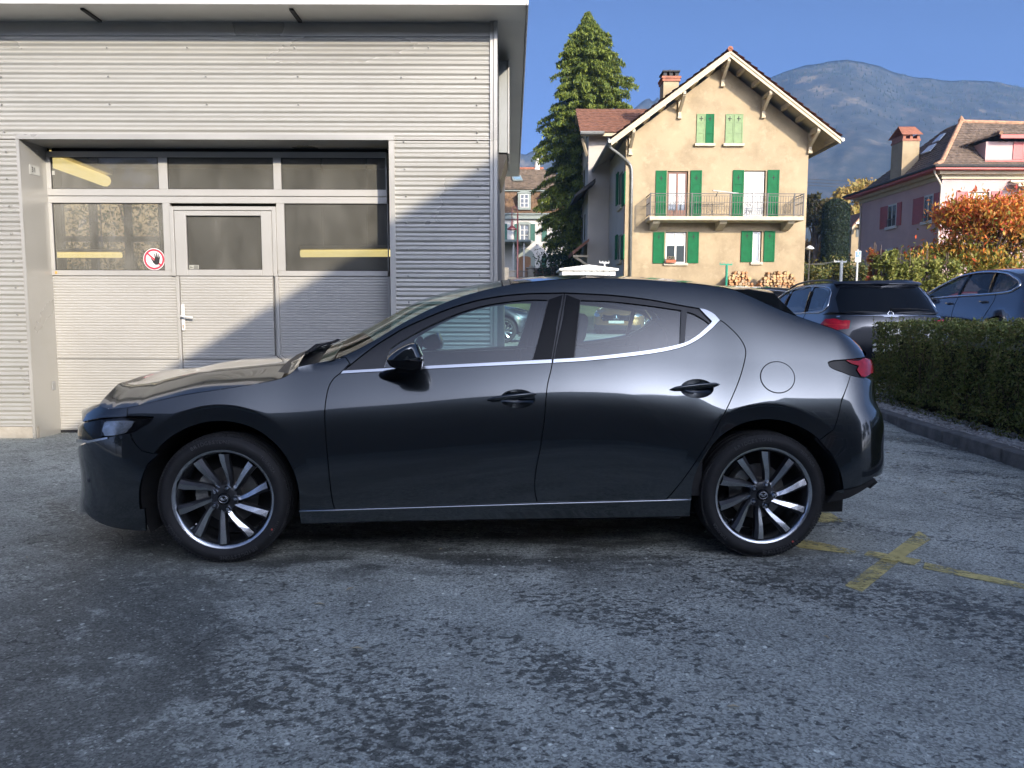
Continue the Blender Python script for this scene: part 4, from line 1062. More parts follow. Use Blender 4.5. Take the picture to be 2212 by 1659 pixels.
def window(parent, x0, x1, y, z0, z1, fm, cols=2, rows=1, curtain=0., sill=None, depth=.16, glass=None, name='window', lower=0., mw=.05):
    """frame set back in the wall, panes behind it"""
    mb = MB(); f = .055
    mb.box(x0, x0+f, -.04, .02, z0, z1); mb.box(x1-f, x1, -.04, .02, z0, z1); mb.box(x0+f, x1-f, -.04, .02, z0, z0+f); mb.box(x0+f, x1-f, -.04, .02, z1-f, z1)
    for i in range(1, cols): x = x0 + (x1-x0)*i/cols; mb.box(x-mw*.7, x+mw*.7, -.036, .02, z0+f, z1-f)
    for j in range(1, rows): z = z0 + (z1-z0)*j/rows; mb.box(x0+f, x1-f, -.032, .015, z-mw*.35, z+mw*.35)
    if lower: mb.box(x0+f, x1-f, -.038, .02, z0+f, z0 + (z1-z0)*lower)
    w = mb.build(name, fm, parent, loc=(0, y, 0))
    for i in range(cols):
        a = x0 + f + (x1-x0-2*f)*i/cols; b = x0 + f + (x1-x0-2*f)*(i+1)/cols
        mb = MB(); mb.box(a, b, .0, .008, z0+f, z1-f); mb.build('pane', glass or PANEG, w)
        if curtain:
            mb = MB(); n = 14; zt, zb = z1-f, z1-f-(z1-z0-2*f)*curtain
            for k in range(n+1): x = a + (b-a)*k/n; d = -.004 - .006*(k % 2); mb.V += [(x, d, zb), (x, d, zt)]
            mb.F = [(2*k, 2*k+2, 2*k+3, 2*k+1) for k in range(n)]; mb.build('curtain', CURTAIN, w)
    if sill:
        mb = MB(); mb.box(x0-sill, x1+sill, -depth-.10, .0, z0-.12, z0-.002); mb.build('sill', STONE, w)
    return w
def wall_with_holes(x0, x1, z0, z1, holes, y0, y1, top=None):
    """solid wall facing -y, cut by rectangular openings (list of x0,x1,z0,z1); top: extra outline above"""
    xs = sorted({x0, x1, *[h[0] for h in holes], *[h[1] for h in holes]}); zs = sorted({z0, z1, *[h[2] for h in holes], *[h[3] for h in holes]})
    mb = MB()
    for i in range(len(xs)-1):
        run = None
        for j in range(len(zs)-1):
            cx, cz = (xs[i]+xs[i+1])/2, (zs[j]+zs[j+1])/2
            solid = not any(h[0] < cx < h[1] and h[2] < cz < h[3] for h in holes)
            if solid: run = (run[0], zs[j+1]) if run else (zs[j], zs[j+1])
            if (not solid or j == len(zs)-2) and run: mb.box(xs[i], xs[i+1], y0, y1, run[0], run[1]); run = None
    return mb
def tiled_slope(parent, e0, e1, r0, r1, m, rows, pitch=.24, name='roof_tiles', thick=.035):
    """courses of tiles between eave line e0-e1 and ridge line r0-r1; every course a stepped, scalloped strip"""
    e0, e1, r0, r1 = map(Vector, (e0, e1, r0, r1)); nrm = (e1-e0).cross(r0-e0).normalized()
    if nrm.z < 0: nrm = -nrm
    mb = MB()
    for j in range(rows):
        a0 = e0.lerp(r0, j/rows); a1 = e1.lerp(r1, j/rows); b0 = e0.lerp(r0, (j+1.25)/rows); b1 = e1.lerp(r1, (j+1.25)/rows)
        n = max(2, int((a1-a0).length/pitch)*2)
        k = len(mb.V)
        for i in range(n+1):
            f = i/n; h = (.026 if i % 2 else .0) + random.uniform(-.006, .006)
            p = a0.lerp(a1, f) + nrm*(thick + h); q = b0.lerp(b1, f) + nrm*(h*.7)
            mb.V += [tuple(p), tuple(q), tuple(p - nrm*thick*1.1)]
        for i in range(n): mb.F += [(k+3*i, k+3*i+3, k+3*i+4, k+3*i+1), (k+3*i+2, k+3*i+5, k+3*i+3, k+3*i)]
    return mb.build(name, m, parent)

# ===== cream house with the balcony
HY = 36.0
def hx(X): return P(1042.4 + X*.38027, 400, HY).x
def hz(Y_): return P(1500, Y_*.38027, HY).z
HX0 = hx(812)
house = thing('cream_house', 'cream plastered gabled house with green shutters and an iron balcony', 'house', (HX0, HY, 0))
H = lambda X: hx(X) - HX0
gz = ground_z(36) - .6
YO = -1.15
fpx = lambda X: P(1042.4 + X*.38027, 400, HY+YO).x - HX0
fpz = lambda Y_: P(1500, Y_*.38027, HY+YO).z
W1 = hx(1845) - HX0; APX, APZ = fpx(1385), fpz(296)
sl = (fpz(296) - fpz(785)) / (fpx(2020) - fpx(1385))
def rake(x): return APZ - abs(x - APX)*sl
openings = []
fd = [(H(1050), H(1167), hz(1240), hz(972)), (H(1485), H(1607), hz(1238), hz(968))]
gw = [(H(1046), H(1167), hz(1494), hz(1318)), (H(1543), H(1596), hz(1488), hz(1312))]
mb = wall_with_holes(0, W1, gz, min(rake(0), rake(W1)) - .3, fd + gw, 0, .4)
zl = min(rake(0), rake(W1)) - .3
mb.prism([Vector((0, 0, zl)), Vector((W1, 0, zl)), Vector((W1, 0, rake(W1)-.25)), Vector((APX, 0, APZ-.25)), Vector((0, 0, rake(0)-.25))], (0, .4, 0))
mb.build('gable_wall', PLASTER, house)
mb = MB(); mb.box(.0, .35, .401, 10.5, gz, rake(0)-.2); mb.build('side_wall', SIDEPL, house); mb = MB(); mb.box(W1-.35, W1, .401, 10.5, gz, rake(W1)-.2); mb.box(.35, W1-.35, 10.1, 10.5, gz, zl); mb.box(.36, W1-.36, .8, .9, gz, zl); mb.build('rear_wall', PLASTER, house)
# roof with its overhang towards us
xl, xr = fpx(728), fpx(2025)
for (xe, nm, m) in ((xl, 'roof_slope', TILE), (xr, 'roof_slope', TILEO)):
    ze = rake(xe); mb = MB()
    mb.prism([Vector((APX, YO+.06, APZ+.02)), Vector((xe, YO+.06, ze+.02)), Vector((xe, YO+.06, ze+.10)), Vector((APX, YO+.06, APZ+.10))], (0, 11.6, 0)); rs = mb.build(nm, mat('roof_boarding', (.40, .34, .24), rough=.8, var=.12, scale=2), house)
    tiled_slope(rs, (xe, YO-.07, ze+.13), (xe, YO+11.6, ze+.13), (APX, YO-.07, APZ+.13), (APX, YO+11.6, APZ+.13), m, 17, .42, thick=.07)
    # barge board with a raised upper moulding
    mb = MB(); s = 1 if xe > APX else -1; up = Vector((0, 0, 1))
    a, b = Vector((APX, YO, APZ-.02)), Vector((xe, YO, ze-.02))
    mb.prism([a + up*.06, b + up*.06, b - up*.18, a - up*.18], (0, .055, 0)); mb.prism([a + up*.08, b + up*.08, b - up*.02, a - up*.02], (0, -.04, 0)); mb.build('barge_board', TRIM, house)
    # purlins / rafters seen under the overhang
    n = 7
    for k in range(1, n+1):
        f = k/n*.96; x = APX + (xe-APX)*f; z = APZ + (ze-APZ)*f
        mb = MB(); mb.box(x-.07, x+.07, YO+.08, .0, z-.20, z+.0); mb.build('purlin', TRIM, house)
    mb = MB(); mb.tube([(xe + .07*s, YO-.05, ze-.02), (xe + .07*s, YO+11.6, ze-.02)], .085, 8); mb.build('gutter', PIPE, house)
mb = MB(); mb.tube([(APX, YO-.04, APZ+.14), (APX, YO+11.6, APZ+.14)], .12, 8); mb.build('ridge_tiles', TILEO, house)
for (X, Yt, Yb) in ((1345, 318, 482), (1108, 512, 665), (1578, 512, 660), (835, 738, 872), (1848, 722, 860)):
    x = H(X); zt, zb = hz(Yt) - .0, hz(Yb)
    zt = rake(x) - .20
    mb = MB(); mb.box(x-.07, x+.07, -.13, -.001, zb, zt); mb.bar((x, -.10, zb+.25), (x, YO+.16, zt-.12), .13); mb.box(x-.065, x+.065, YO+.08, -.131, zt-.14, zt); mb.box(x-.09, x+.09, -.16, -.0, zb-.10, zb-.001)
    mb.build('bracket', TRIM, house)
# openings
for i, (a, b, c, d) in enumerate(fd):
    w = window(house, a+.04, b-.04, .14, c, d-.04, BROWNW if i == 0 else WHITEW, 2, 1, curtain=.70 if i == 0 else 1., lower=.18 if i == 0 else .10, name='balcony_door', mw=.06)
for i, (a, b, c, d) in enumerate(gw):
    window(house, a+.03, b-.03, .13, c, d-.03, WHITEW, 2 if i == 0 else 1, 1, curtain=.42 if i == 0 else .0, sill=.10, depth=.13, mw=.06)
mb = MB(); mb.box(H(1553), H(1570), .10, .128, hz(1480), hz(1322)); mb.build('curtain', CURTAIN, house)
for (a, b, t, bt) in ((983, 1044, 970, 1240), (1180, 1244, 968, 1240), (1420, 1482, 966, 1238), (1617, 1683, 965, 1236), (975, 1039, 1320, 1497), (1173, 1236, 1317, 1495), (1478, 1543, 1311, 1488), (1609, 1671, 1311, 1486)):
    shutter(house, H(a), H(b), -.02, hz(bt), hz(t), GREEN, cross=True)
for (a, b, t, bt, m) in ((1207, 1256, 648, 815, PALEGREEN), (1258, 1305, 648, 815, GREEN), (1370, 1416, 648, 813, PALEGREEN), (1418, 1468, 648, 813, PALEGREEN)):
    o = shutter(house, H(a), H(b), -.015, hz(bt), hz(t), m, cross=True)
    if m is PALEGREEN: o['label'] = 'sun-bleached pale shutter leaf'
for a, b in ((1197, 1312), (1358, 1476)):
    mb = MB(); mb.box(H(a), H(b), -.16, 0, hz(832), hz(817)); mb.build('sill', STONE, house)
# balcony
bal = MB(); bx0, bx1, by = H(928) , H(1783), -1.12
bal.box(bx0, bx1, by, -.001, hz(1262)-.04, hz(1244)); bal = bal.build('balcony', STONE, house, bevel=.02)
for X in (972, 1345, 1722):
    x = H(X); mb = MB(); mb.prism([Vector((x-.16, -.002, hz(1262)-.042)), Vector((x-.16, -1.0, hz(1262)-.042)), Vector((x-.16, -.85, hz(1262)-.16)), Vector((x-.16, -.25, hz(1262)-.36)), Vector((x-.16, -.002, hz(1262)-.40))], (.32, 0, 0)); mb.build('balcony_bracket', STONE, bal)
zr0, zr1 = hz(1244), hz(1244) + 1.0
mb = MB()
def rail(p, q):
    p = Vector(p); q = Vector(q); d = (q-p); n = int(d.length/.115)
    for z in (zr0+.09, zr0+.62, zr1-.10, zr1): mb.bar(p + Vector((0, 0, z)), q + Vector((0, 0, z)), .028 if z < zr1 else .045, .02 if z < zr1 else .03)
    for i in range(n+1):
        c = p + d*(i/n); mb.bar(c + Vector((0, 0, zr0+.09)), c + Vector((0, 0, zr1-.1)), .016)
rail((bx0+.04, by+.05, 0), (bx1-.04, by+.05, 0)); rail((bx0+.04, by+.05, 0), (bx0+.04, 0, 0)); rail((bx1-.04, by+.05, 0), (bx1-.04, 0, 0))
mb.build('railing', IRON, bal)
for f in (0, .27, .52, .765, .94, 1):
    x = bx0 + .04 + (bx1-bx0-.08)*f; mb = MB(); mb.box(x-.025, x+.025, by+.03, by+.08, zr0, zr1+.03); mb.build('railing_post', IRON, bal)
for f in (.145, .39, .635, .89):
    x = bx0 + (bx1-bx0)*f; mb = MB()
    for sx in (-1, 1):
        for sz in (-1, 1):
            pts = [(x + sx*(.03 + .055*(1-math.cos(t))*.9), by+.05, zr0 + .36 + sz*(.05 + .10*math.sin(t) + .03*t)) for t in np.linspace(0, 4.2, 12)]
            mb.tube(pts, .010, 4)
    mb.build('scroll', IRON, bal)
mb = MB(); mb.bar((H(1270), by-.1, zr1+.12), (H(1425), by+.25, zr1+.04), .05); mb.bar((H(1300), by-.02, zr1+.06), (H(1300), by+.3, zr1-.1), .03); mb.build('awning_rod', PIPE, bal)
# flower box
fb = MB(); fb.box(H(1046), H(1102), -.27, -.14, hz(1494), hz(1478)); fb = fb.build('flower_box', mat('terracotta', (.36, .10, .045), rough=.8, var=.1)); fb.location = (HX0, HY, 0)
tag(fb, 'terracotta flower box with pale blooms on the ground floor sill', 'flower box')
q = leaf_cloud([(random.uniform(H(1048), H(1100)), -.2 + random.uniform(-.06, .06), hz(1478) + random.uniform(0, .16)) for _ in range(160)], .03)
link('blooms', quads_mesh('blooms', q, leaf_mat('bloom_leaves', [(.05, .10, .03), (.4, .3, .25), (.09, .13, .05), (.3, .10, .10)])), fb)
# downpipe and chimney
mb = MB(); mb.tube(spline([(H(698), YO+.1, hz(815)), (H(705), YO+.3, hz(855)), (H(760), -.6, hz(890)), (H(822), -.12, hz(925)), (H(842), -.08, hz(955)), (H(846), -.08, hz(1010))], n=4) + [(H(846)*1.0, -.08, hz(1590))], .065, 8); mb.build('downpipe', PIPE, house, smooth=True)
cx0, cx1, cy = P(1042.4+1028*.38027, 180, 40).x - HX0, P(1042.4+1115*.38027, 180, 40).x - HX0, 4.0
cz = lambda Yp: P(1440, Yp*.38027, 40).z
ch = MB(); ch.box(cx0, cx1, cy, cy+.95, cz(600)-.5, cz(462)); ch = ch.build('chimney', PLASTER, house)
mb = MB(); mb.box(cx0-.06, cx1+.06, cy-.06, cy+1.01, cz(462), cz(446)); mb.box(cx0-.10, cx1+.10, cy-.1, cy+1.05, cz(446)+.002, cz(434)); mb.build('chimney_collar', TILEO, ch)
mb = MB()
for x in (cx0, (cx0+cx1)/2-.09, cx1-.18): mb.box(x, x+.18, cy+.05, cy+.25, cz(434), cz(408)); mb.box(x, x+.18, cy+.7, cy+.9, cz(434), cz(408))
mb.box(cx0-.05, cx1+.05, cy-.05, cy+1.0, cz(408)+.002, cz(400)); mb.tube([((cx0+cx1)/2, cy+.4, cz(400)), ((cx0+cx1)/2, cy+.4, cz(384))], .07, 8); mb.build('chimney_cap', DARKROOF, ch)
# stair wing on the left with its own small gable
T0, T1 = P(1271, 400, 46).x - HX0, 0.0
tw = MB(); tw.box(-1.15, -.002, 6.0, 10.8, gz, P(1280, 300, 43).z); tw = tw.build('stair_wing', SIDEPL, house)
rzr, rze = P(1300, 238, 44.5).z, P(1300, 290, 41.5).z
xg = P(1251, 265, 42.5).x - HX0
mb = MB(); mb.prism([Vector((xg, 5.2, rze)), Vector((xg, 8.4, rzr)), Vector((xg, 11.6, rze)), Vector((xg, 11.6, rze-.16)), Vector((xg, 8.4, rzr-.16)), Vector((xg, 5.2, rze-.16))], (APX - xg - .6, 0, 0)); wr = mb.build('wing_roof', TRIM, house)
tiled_slope(wr, (xg-.05, 5.15, rze+.01), (APX-.8, 5.15, rze+.01), (xg-.05, 8.42, rzr+.01), (APX-.8, 8.42, rzr+.01), TILE, 9, .36)
mb = MB(); mb.tube([(xg-.05, 5.05, rze-.03), (H(760), 5.05, rze-.03)], .10, 8); mb.build('gutter', PIPE, wr)
mb = MB(); mb.prism([Vector((-1.16, 6.0, P(1280, 300, 43).z-1.5)), Vector((-1.16, 8.4, rzr-.2)), Vector((-1.16, 10.8, P(1280, 300, 43).z-1.5))], (-.02, 0, 0)); mb.bar((-1.2, 6.2, rze-1.0), (xg+.1, 5.6, rze-.2), .12); mb.build('wing_gable', TRIM, wr)
# low eave over the side entrance and porch roof
mb = MB(); mb.prism([Vector((-1.95, 4.6, hz(1015))), Vector((-.9, 4.6, hz(915))), Vector((-.9, 4.6, hz(940))), Vector((-1.95, 4.6, hz(1035)))], (0, 5, 0)); mb.build('lean_to_roof', DARKROOF, house)
pzt, pzb = P(1290, 572, 42).z, P(1270, 548, 42).z
mb = MB(); mb.prism([Vector((-2.0, 5.0, P(1250, 550, 41).z)), Vector((-1.16, 5.0, P(1280, 521, 41).z)), Vector((-1.16, 5.0, P(1280, 515, 41).z)), Vector((-2.05, 5.0, P(1250, 543, 41).z))], (0, 3.2, 0)); pr = mb.build('porch_roof', TILE, house)
mb = MB(); mb.bar((-1.95, 5.1, P(1250, 553, 41).z), (-1.16, 5.1, P(1280, 575, 41).z), .12); mb.box(-2.0, -1.17, 4.95, 5.1, P(1250, 553, 41).z-.06, P(1250, 551, 41).z); mb.build('porch_strut', TRIM, pr)
# side-wall shutters (the wall faces left)
def side_shutter(y0, y1, z0, z1, m, par, x=-.012):
    mb = MB(); mb.box(x-.035, x, y0, y1, z0, z1); f = (y1-y0)*.16
    mb.box(x-.05, x-.036, y0, y0+f, z0, z1); mb.box(x-.05, x-.036, y1-f, y1, z0, z1); mb.box(x-.05, x-.036, y0+f, y1-f, (z0+z1)/2-.05, (z0+z1)/2+.05); return mb.build('shutter', m, par)
def yy_at(px): return (HX0)*1640/(px-1106) - HY
for (Yt, Yb) in ((972, 1182), (1325, 1490)):
    for (a, b) in ((1346, 1340), (1331, 1327)):
        ya, yb = sorted((yy_at(a), yy_at(b))); zc = HY + (ya+yb)/2
        side_shutter(ya, yb, P(1340, Yt*.38027 + 10, zc).z - 2.2*0 - .0 if False else P(1340, Yb*.38027 - 6, zc).z, P(1340, Yt*.38027 + 4, zc).z, GREEN, house)
    y0_, y1_ = yy_at(1339), yy_at(1332); mb = MB(); zc = HY + (y0_+y1_)/2
    mb.box(-.006, .0, y0_, y1_, P(1340, Yb*.38027-6, zc).z, P(1340, Yt*.38027+4, zc).z); w = mb.build('window', PANEG, house); mb = MB(); mb.box(-.12, .0, y0_-.1, y1_+.1, P(1340, Yb*.38027, zc).z-.1, P(1340, Yb*.38027-5, zc).z-.02); mb.build('sill', STONE, w)
for (yq, zt_, zb_) in ((8.2, 345, 410), (7.6, 465, 520), (9.2, 465, 520)):
    mb = MB(); mb.box(-1.158, -1.151, yq-.25, yq+.25, P(1280, zb_, 44).z, P(1280, zt_, 44).z); mb.build('window', PANEG, tw)

# ===== mansard house far left
MY = 62.0
def mx_(X): return P(1042.4 + X*.19842, 400, MY).x
def mz_(Y_): return P(1130, 301.7 + Y_*.19842, MY).z
MX0 = mx_(-60)
mans = thing('mansard_house', 'white house with a tiled mansard roof and dark green shutters behind the tall conifer', 'house', (MX0, MY, 0))
Mx = lambda X: mx_(X) - MX0
SLATE = mat('weathered_plain_tiles', (.15, .11, .075), rough=.85, var=.45, scale=2.2)
SCALE_T = mat('scalloped_tiles', (.17, .105, .06), rough=.85, var=.4, scale=4)
GREYTRIM = mat('grey_stonework', (.22, .25, .23), rough=.8, var=.1)
WHITEPL = mat('white_render', (.46, .445, .42), rough=.9, var=.06, scale=.6, bump=.1, bscale=10)
DGREEN = mat('dark_green_shutter', (.012, .085, .06), rough=.55, var=.12)
mg = ground_z(MY) - .5; xe = Mx(1180)
wins = [(Mx(410), Mx(505), mz_(1095), mz_(925)), (Mx(100), Mx(203), mz_(1095), mz_(925))]
mb = wall_with_holes(0, xe, mg, mz_(868), wins, 0, .4); mb.box(0, xe, .401, 10, mg, mz_(868)-.1); mb.build('wall', WHITEPL, mans)
mb = MB(); mb.box(-.2, xe+.2, -.28, .4, mz_(866), mz_(822)); mb.box(-.3, xe+.3, -.42, .4, mz_(821), mz_(808)); mb.build('cornice', GREYTRIM, mans)
tiled_slope(mans, (-.3, -.35, mz_(806)), (xe+.3, -.35, mz_(806)), (-.2, .8, mz_(548)), (xe+.2, .8, mz_(548)), SCALE_T, 17, .34, 'mansard_tiles')
mb = MB(); mb.box(-.3, xe+.3, .55, 1.0, mz_(548), mz_(535)); mb.build('kerb_moulding', GREYTRIM, mans)
tiled_slope(mans, (-.35, .45, mz_(532)), (xe+.35, .45, mz_(532)), (.2, 5.2, mz_(190)), (xe-3.6, 5.2, mz_(190)), SLATE, 24, .36, 'upper_tiles')
mb = MB(); mb.prism([Vector((-.3, .6, mz_(535)-.05)), Vector((xe+.3, .6, mz_(535)-.05)), Vector((xe-3.6, 5.2, mz_(190)-.05)), Vector((.2, 5.2, mz_(190)-.05))], (0, 4, 0)); mb.build('roof_core', SLATE, mans)
mb = MB(); mb.tube([(.2, 5.2, mz_(190)+.05), (xe-3.6, 5.2, mz_(190)+.05)], .13, 8); mb.build('ridge_tiles', TILEO, mans)
mb = MB(); c = (Mx(615), 5.2); mb.lathe([(.30, 0), (.22, .25), (.28, .35), (.12, .8), (.20, .95), (.05, 1.5), (0, 2.3)], 10, Matrix.Translation((c[0], c[1], mz_(200)))); mb.build('finial', WHITEPL, mans, smooth=True)
# skylight
sk = MB(); q = lambda X, Y_: Vector((Mx(X), .45 + 4.75*(532-Y_)/342., mz_(Y_) + .10)); 
sk.prism([q(330, 418), q(444, 418), q(418, 332), q(312, 332)], (0, -.06, .06)); s_o = sk.build('skylight', GREYTRIM, mans)
sk = MB(); sk.prism([q(346, 408) + Vector((0, -.065, .065)), q(432, 408) + Vector((0, -.065, .065)), q(410, 345) + Vector((0, -.065, .065)), q(328, 345) + Vector((0, -.065, .065))], (0, -.01, .01)); sk.build('pane', mat('skylight_glass', (.20, .30, .36), rough=.08, spec=.9, var=.1), s_o)
for (a, b) in ((385, 525), (70, 218), (640, 790)):
    d = MB(); d.box(Mx(a), Mx(b), -.45, .9, mz_(770), mz_(592)); d.prism([Vector((Mx(a)-.1, -.5, mz_(592)+.002)), Vector((Mx(b)+.1, -.5, mz_(592)+.002)), Vector((Mx(b)-.3, -.5, mz_(568))), Vector((Mx(a)+.3, -.5, mz_(568)))], (0, 1.2, 0)); d = d.build('dormer', GREYTRIM, mans)
    window(d, Mx(a)+.18, Mx(b)-.18, -.46, mz_(748), mz_(604), WHITEW, 2, 3, mw=.07)
for (a, b, c, dd) in wins:
    window(mans, a, b, .12, c, dd, WHITEW, 2, 3, mw=.07); mb = MB(); mb.box(a-.18, a-.002, -.05, .0, c, dd+.15); mb.box(b+.002, b+.18, -.05, 0, c, dd+.15); mb.box(a-.002, b+.002, -.05, 0, dd, dd+.22); mb.box(a-.3, b+.3, -.16, 0, c-.22, c-.002); mb.build('stone_surround', GREYTRIM, mans)
for (a, b) in ((350, 398), (525, 574), (216, 270), (650, 705)):
    shutter(mans, Mx(a), Mx(b), -.055, mz_(1103), mz_(918), DGREEN)
mb = MB(); n = 9; a, b = Mx(398), Mx(528); zt, zs_ = mz_(1268), mz_(1290)
arch = [Vector((a, -.03, mg)), Vector((b, -.03, mg))] + [Vector((a + (b-a)*(.5 + .5*math.cos(t)), -.03, zs_ + (zt-zs_)*math.sin(t))) for t in np.linspace(0, math.pi, n)]
mb.prism(arch, (0, .06, 0)); mb.build('door', mat('oak_door', (.20, .10, .04), rough=.6, var=.2, stretch=(8, 1, 1)), mans)
mb = MB(); arch = [Vector((a-.35, -.02, mg)), Vector((b+.35, -.02, mg))] + [Vector((a-.35 + (b-a+.7)*(.5 + .5*math.cos(t)), -.02, zs_ + (zt-zs_+.6)*math.sin(t))) for t in np.linspace(0, math.pi, n)]
mb.prism(arch, (0, .04, 0)); mb.build('door_surround', GREYTRIM, mans)
shutter(mans, Mx(650), Mx(702), -.055, mg, mz_(1268), DGREEN)
mb = MB(); mb.prism([Vector((Mx(40), -4.2, mz_(1172))), Vector((Mx(525), -.1, mz_(1130)) ), Vector((Mx(525), -.1, mz_(1118))), Vector((Mx(40), -4.2, mz_(1150)))], (-3, 0, 0)); mb.box(Mx(60), Mx(520), -3.2, 0, mz_(1150), mz_(1128)); cn = mb.build('canopy', GREYTRIM, mans)
for X in (240, 338, 448): mb = MB(); mb.box(Mx(X)-.06, Mx(X)+.06, -2.9, -2.75, mg, mz_(1150)-.002); mb.build('canopy_post', WHITEW, cn)

# ===== pink house on the right
PY_ = 50.0
def qx(X): return P((3000 + X/1.508)/1.8228, 450, PY_).x
def qz(Y_): return P(2030, (200 + Y_/1.508)/1.8228, PY_).z
PX0 = qx(1062)
pink = thing('pink_house', 'pink house with red shutters and a hipped brown roof at the right edge', 'house', (PX0, PY_, 0))
Q = lambda X: qx(X) - PX0
PINK = mat('pink_plaster', (.46, .315, .295), rough=.9, var=.08, scale=.7, bump=.12, bscale=14)
REDSH = mat('red_shutter', (.40, .055, .045), rough=.5, var=.12); REDW = mat('red_woodwork', (.42, .07, .05), rough=.55, var=.1); DREDSH = mat('dark_red_shutter', (.30, .05, .04), rough=.55, var=.12)
BTILE = mat('mossy_brown_tiles', (.12, .085, .06), rough=.85, var=.4, scale=3)
pg = ground_z(PY_) - .5; PLn = 11.4; PW = 14.0; ze = qz(715)
pw = [(Q(1222), Q(1345), qz(985), qz(838))]
mb = wall_with_holes(0, PW, pg, ze - .5, pw, 0, .4); mb.build('front_wall', PINK, pink); 
mb = MB(); mb.box(0, .4, .401, PLn, pg, ze-.5); mb.box(.4, PW, PLn-.4, PLn, pg, ze-.5); mb.box(.5, PW, .9, 1.0, pg, ze-.5); mb.build('side_wall', PINK, pink)
mb = MB(); mb.box(-.12, PW, -.15, PLn+.1, ze-.499, ze-.25); mb.box(-.45, PW, -.5, PLn+.4, ze-.249, ze-.05); mb.build('cornice', TRIM, pink)
oh = 1.0; e = [Vector((-oh, -oh, ze)), Vector((PW, -oh, ze)), Vector((PW, PLn+oh, ze)), Vector((-oh, PLn+oh, ze))]
rzz = qz(425); r0 = Vector((Q(1150)+.4*0, 2.6, rzz)); r0 = Vector((3.4, 4.2, P(2062, 265, PY_+4.2).z)); r1 = Vector((PW, 5.2, r0.z))
mb = MB(); mb.box(-oh, PW, -oh, PLn+oh, ze-.045, ze+.16); mb.build('fascia_board', REDW, pink)
mb = MB(); mb.tube([(PW, -oh-.06, ze+.16), (-oh-.06, -oh-.06, ze+.16), (-oh-.06, PLn+oh, ze+.16)], .09, 8); mb.build('gutter', DARKROOF, pink)
# bell-cast hip: lower skirt then steeper upper part
k0_ = .22; mid = [e[0].lerp(r0, k0_) - Vector((0, 0, .35)), e[1].lerp(r1, k0_) - Vector((0, 0, .35)), e[3].lerp(r0 + Vector((0, 2.0, 0)), k0_) - Vector((0, 0, .35))]
up_ = Vector((0, 0, .17)); rb_ = r0 + Vector((0, 2.0, 0))
tiled_slope(pink, e[0]+up_, e[1]+up_, mid[0], mid[1], BTILE, 5, .36); tiled_slope(pink, mid[0], mid[1], r0, r1, BTILE, 17, .36)
tiled_slope(pink, e[3]+up_, e[0]+up_, mid[2], mid[0], BTILE, 5, .36); tiled_slope(pink, mid[2], mid[0], rb_, r0, BTILE, 17, .36)
mb = MB(); mb.tube([e[0]+up_+Vector((0,0,.05)), mid[0]+Vector((0, 0, .06)), r0 + Vector((0, 0, .08))], .15, 8); mb.build('hip_tiles', mat('orange_ridge_tiles', (.34, .19, .11), rough=.85, var=.3, scale=4), pink)
mb = MB(); mb.tube([r0 + Vector((0, 0, .08)), r1 + Vector((0, 0, .08))], .14, 8); mb.lathe([(.2, 0), (.2, .2), (0, .5)], 8, Matrix.Translation(r0)); mb.build('ridge_tiles', MATS['orange_ridge_tiles'], pink)
window(pink, pw[0][0], pw[0][1], .15, pw[0][2], pw[0][3], TRIM, 2, 3, curtain=0, glass=mat('bright_curtained_glass', (.35, .45, .44), rough=.15, var=.2, scale=3), sill=.1, mw=.05)
for (a, b, t, bt) in ((1150, 1215, 835, 988), (1357, 1420, 833, 985), (1522, 1590, 830, 980)): shutter(pink, Q(a), Q(b), -.02, qz(bt), qz(t), REDSH, slats=True)
# striped awning by the balcony
aw = MB(); n = 12; a0, a1 = Q(1455), Q(1700)
AWN = [mat('awning_cream', (.62, .56, .40), rough=.85, var=.05), mat('awning_brown', (.40, .30, .17), rough=.85, var=.05)]
ab = MB(); ab.box(a0, a1, -.25, -.02, qz(780), qz(772)); ab = ab.build('awning', AWN[0], pink)
for k in range(n): x = a0 + (a1-a0)*k/n; mb = MB(); mb.prism([Vector((x, -.25, qz(782))), Vector((x + (a1-a0)/n*.96, -.25, qz(782))), Vector((x + (a1-a0)/n*.96, -1.0, qz(802))), Vector((x, -1.0, qz(802)))], (0, 0, -.03)); mb.box(x, x + (a1-a0)/n*.96, -1.02, -1.0, qz(818), qz(802)); mb.build('awning_stripe', AWN[k % 2], ab)
# dormer
dm = MB(); dz0, dz1 = qz(640), qz(530); dm.box(Q(1330), Q(1330)+6, .4, 4.0, dz0, dz1); dm = dm.build('dormer', PINK, pink)
mb = MB(); mb.box(Q(1325), Q(1330)+6, .3, .42, dz0-.12, dz0-.002); mb.box(Q(1375), Q(1330)+6, -.32, -.2, qz(524), qz(502)); mb.build('dormer_fascia', REDW, dm)
tiled_slope(dm, (Q(1372), -.35, qz(500)), (Q(1330)+6, -.35, qz(500)), (Q(1560), 3.2, qz(418)), (Q(1330)+6, 3.2, qz(418)), BTILE, 9, .36)
tiled_slope(dm, (Q(1205), 2.0, qz(548)), (Q(1372), -.35, qz(500)), (Q(1480), 3.6, qz(440)), (Q(1560), 3.2, qz(418)), BTILE, 9, .36)
mb = MB(); mb.tube([(Q(1372), -.38, qz(494)), (Q(1560), 3.2, qz(412))], .12, 8); mb.build('hip_tiles', MATS['orange_ridge_tiles'], dm)
for (a, b) in ((1492, 1555), (1560, 1640)): shutter(dm, Q(a), Q(b), .38, qz(636), qz(534), REDSH, slats=True)
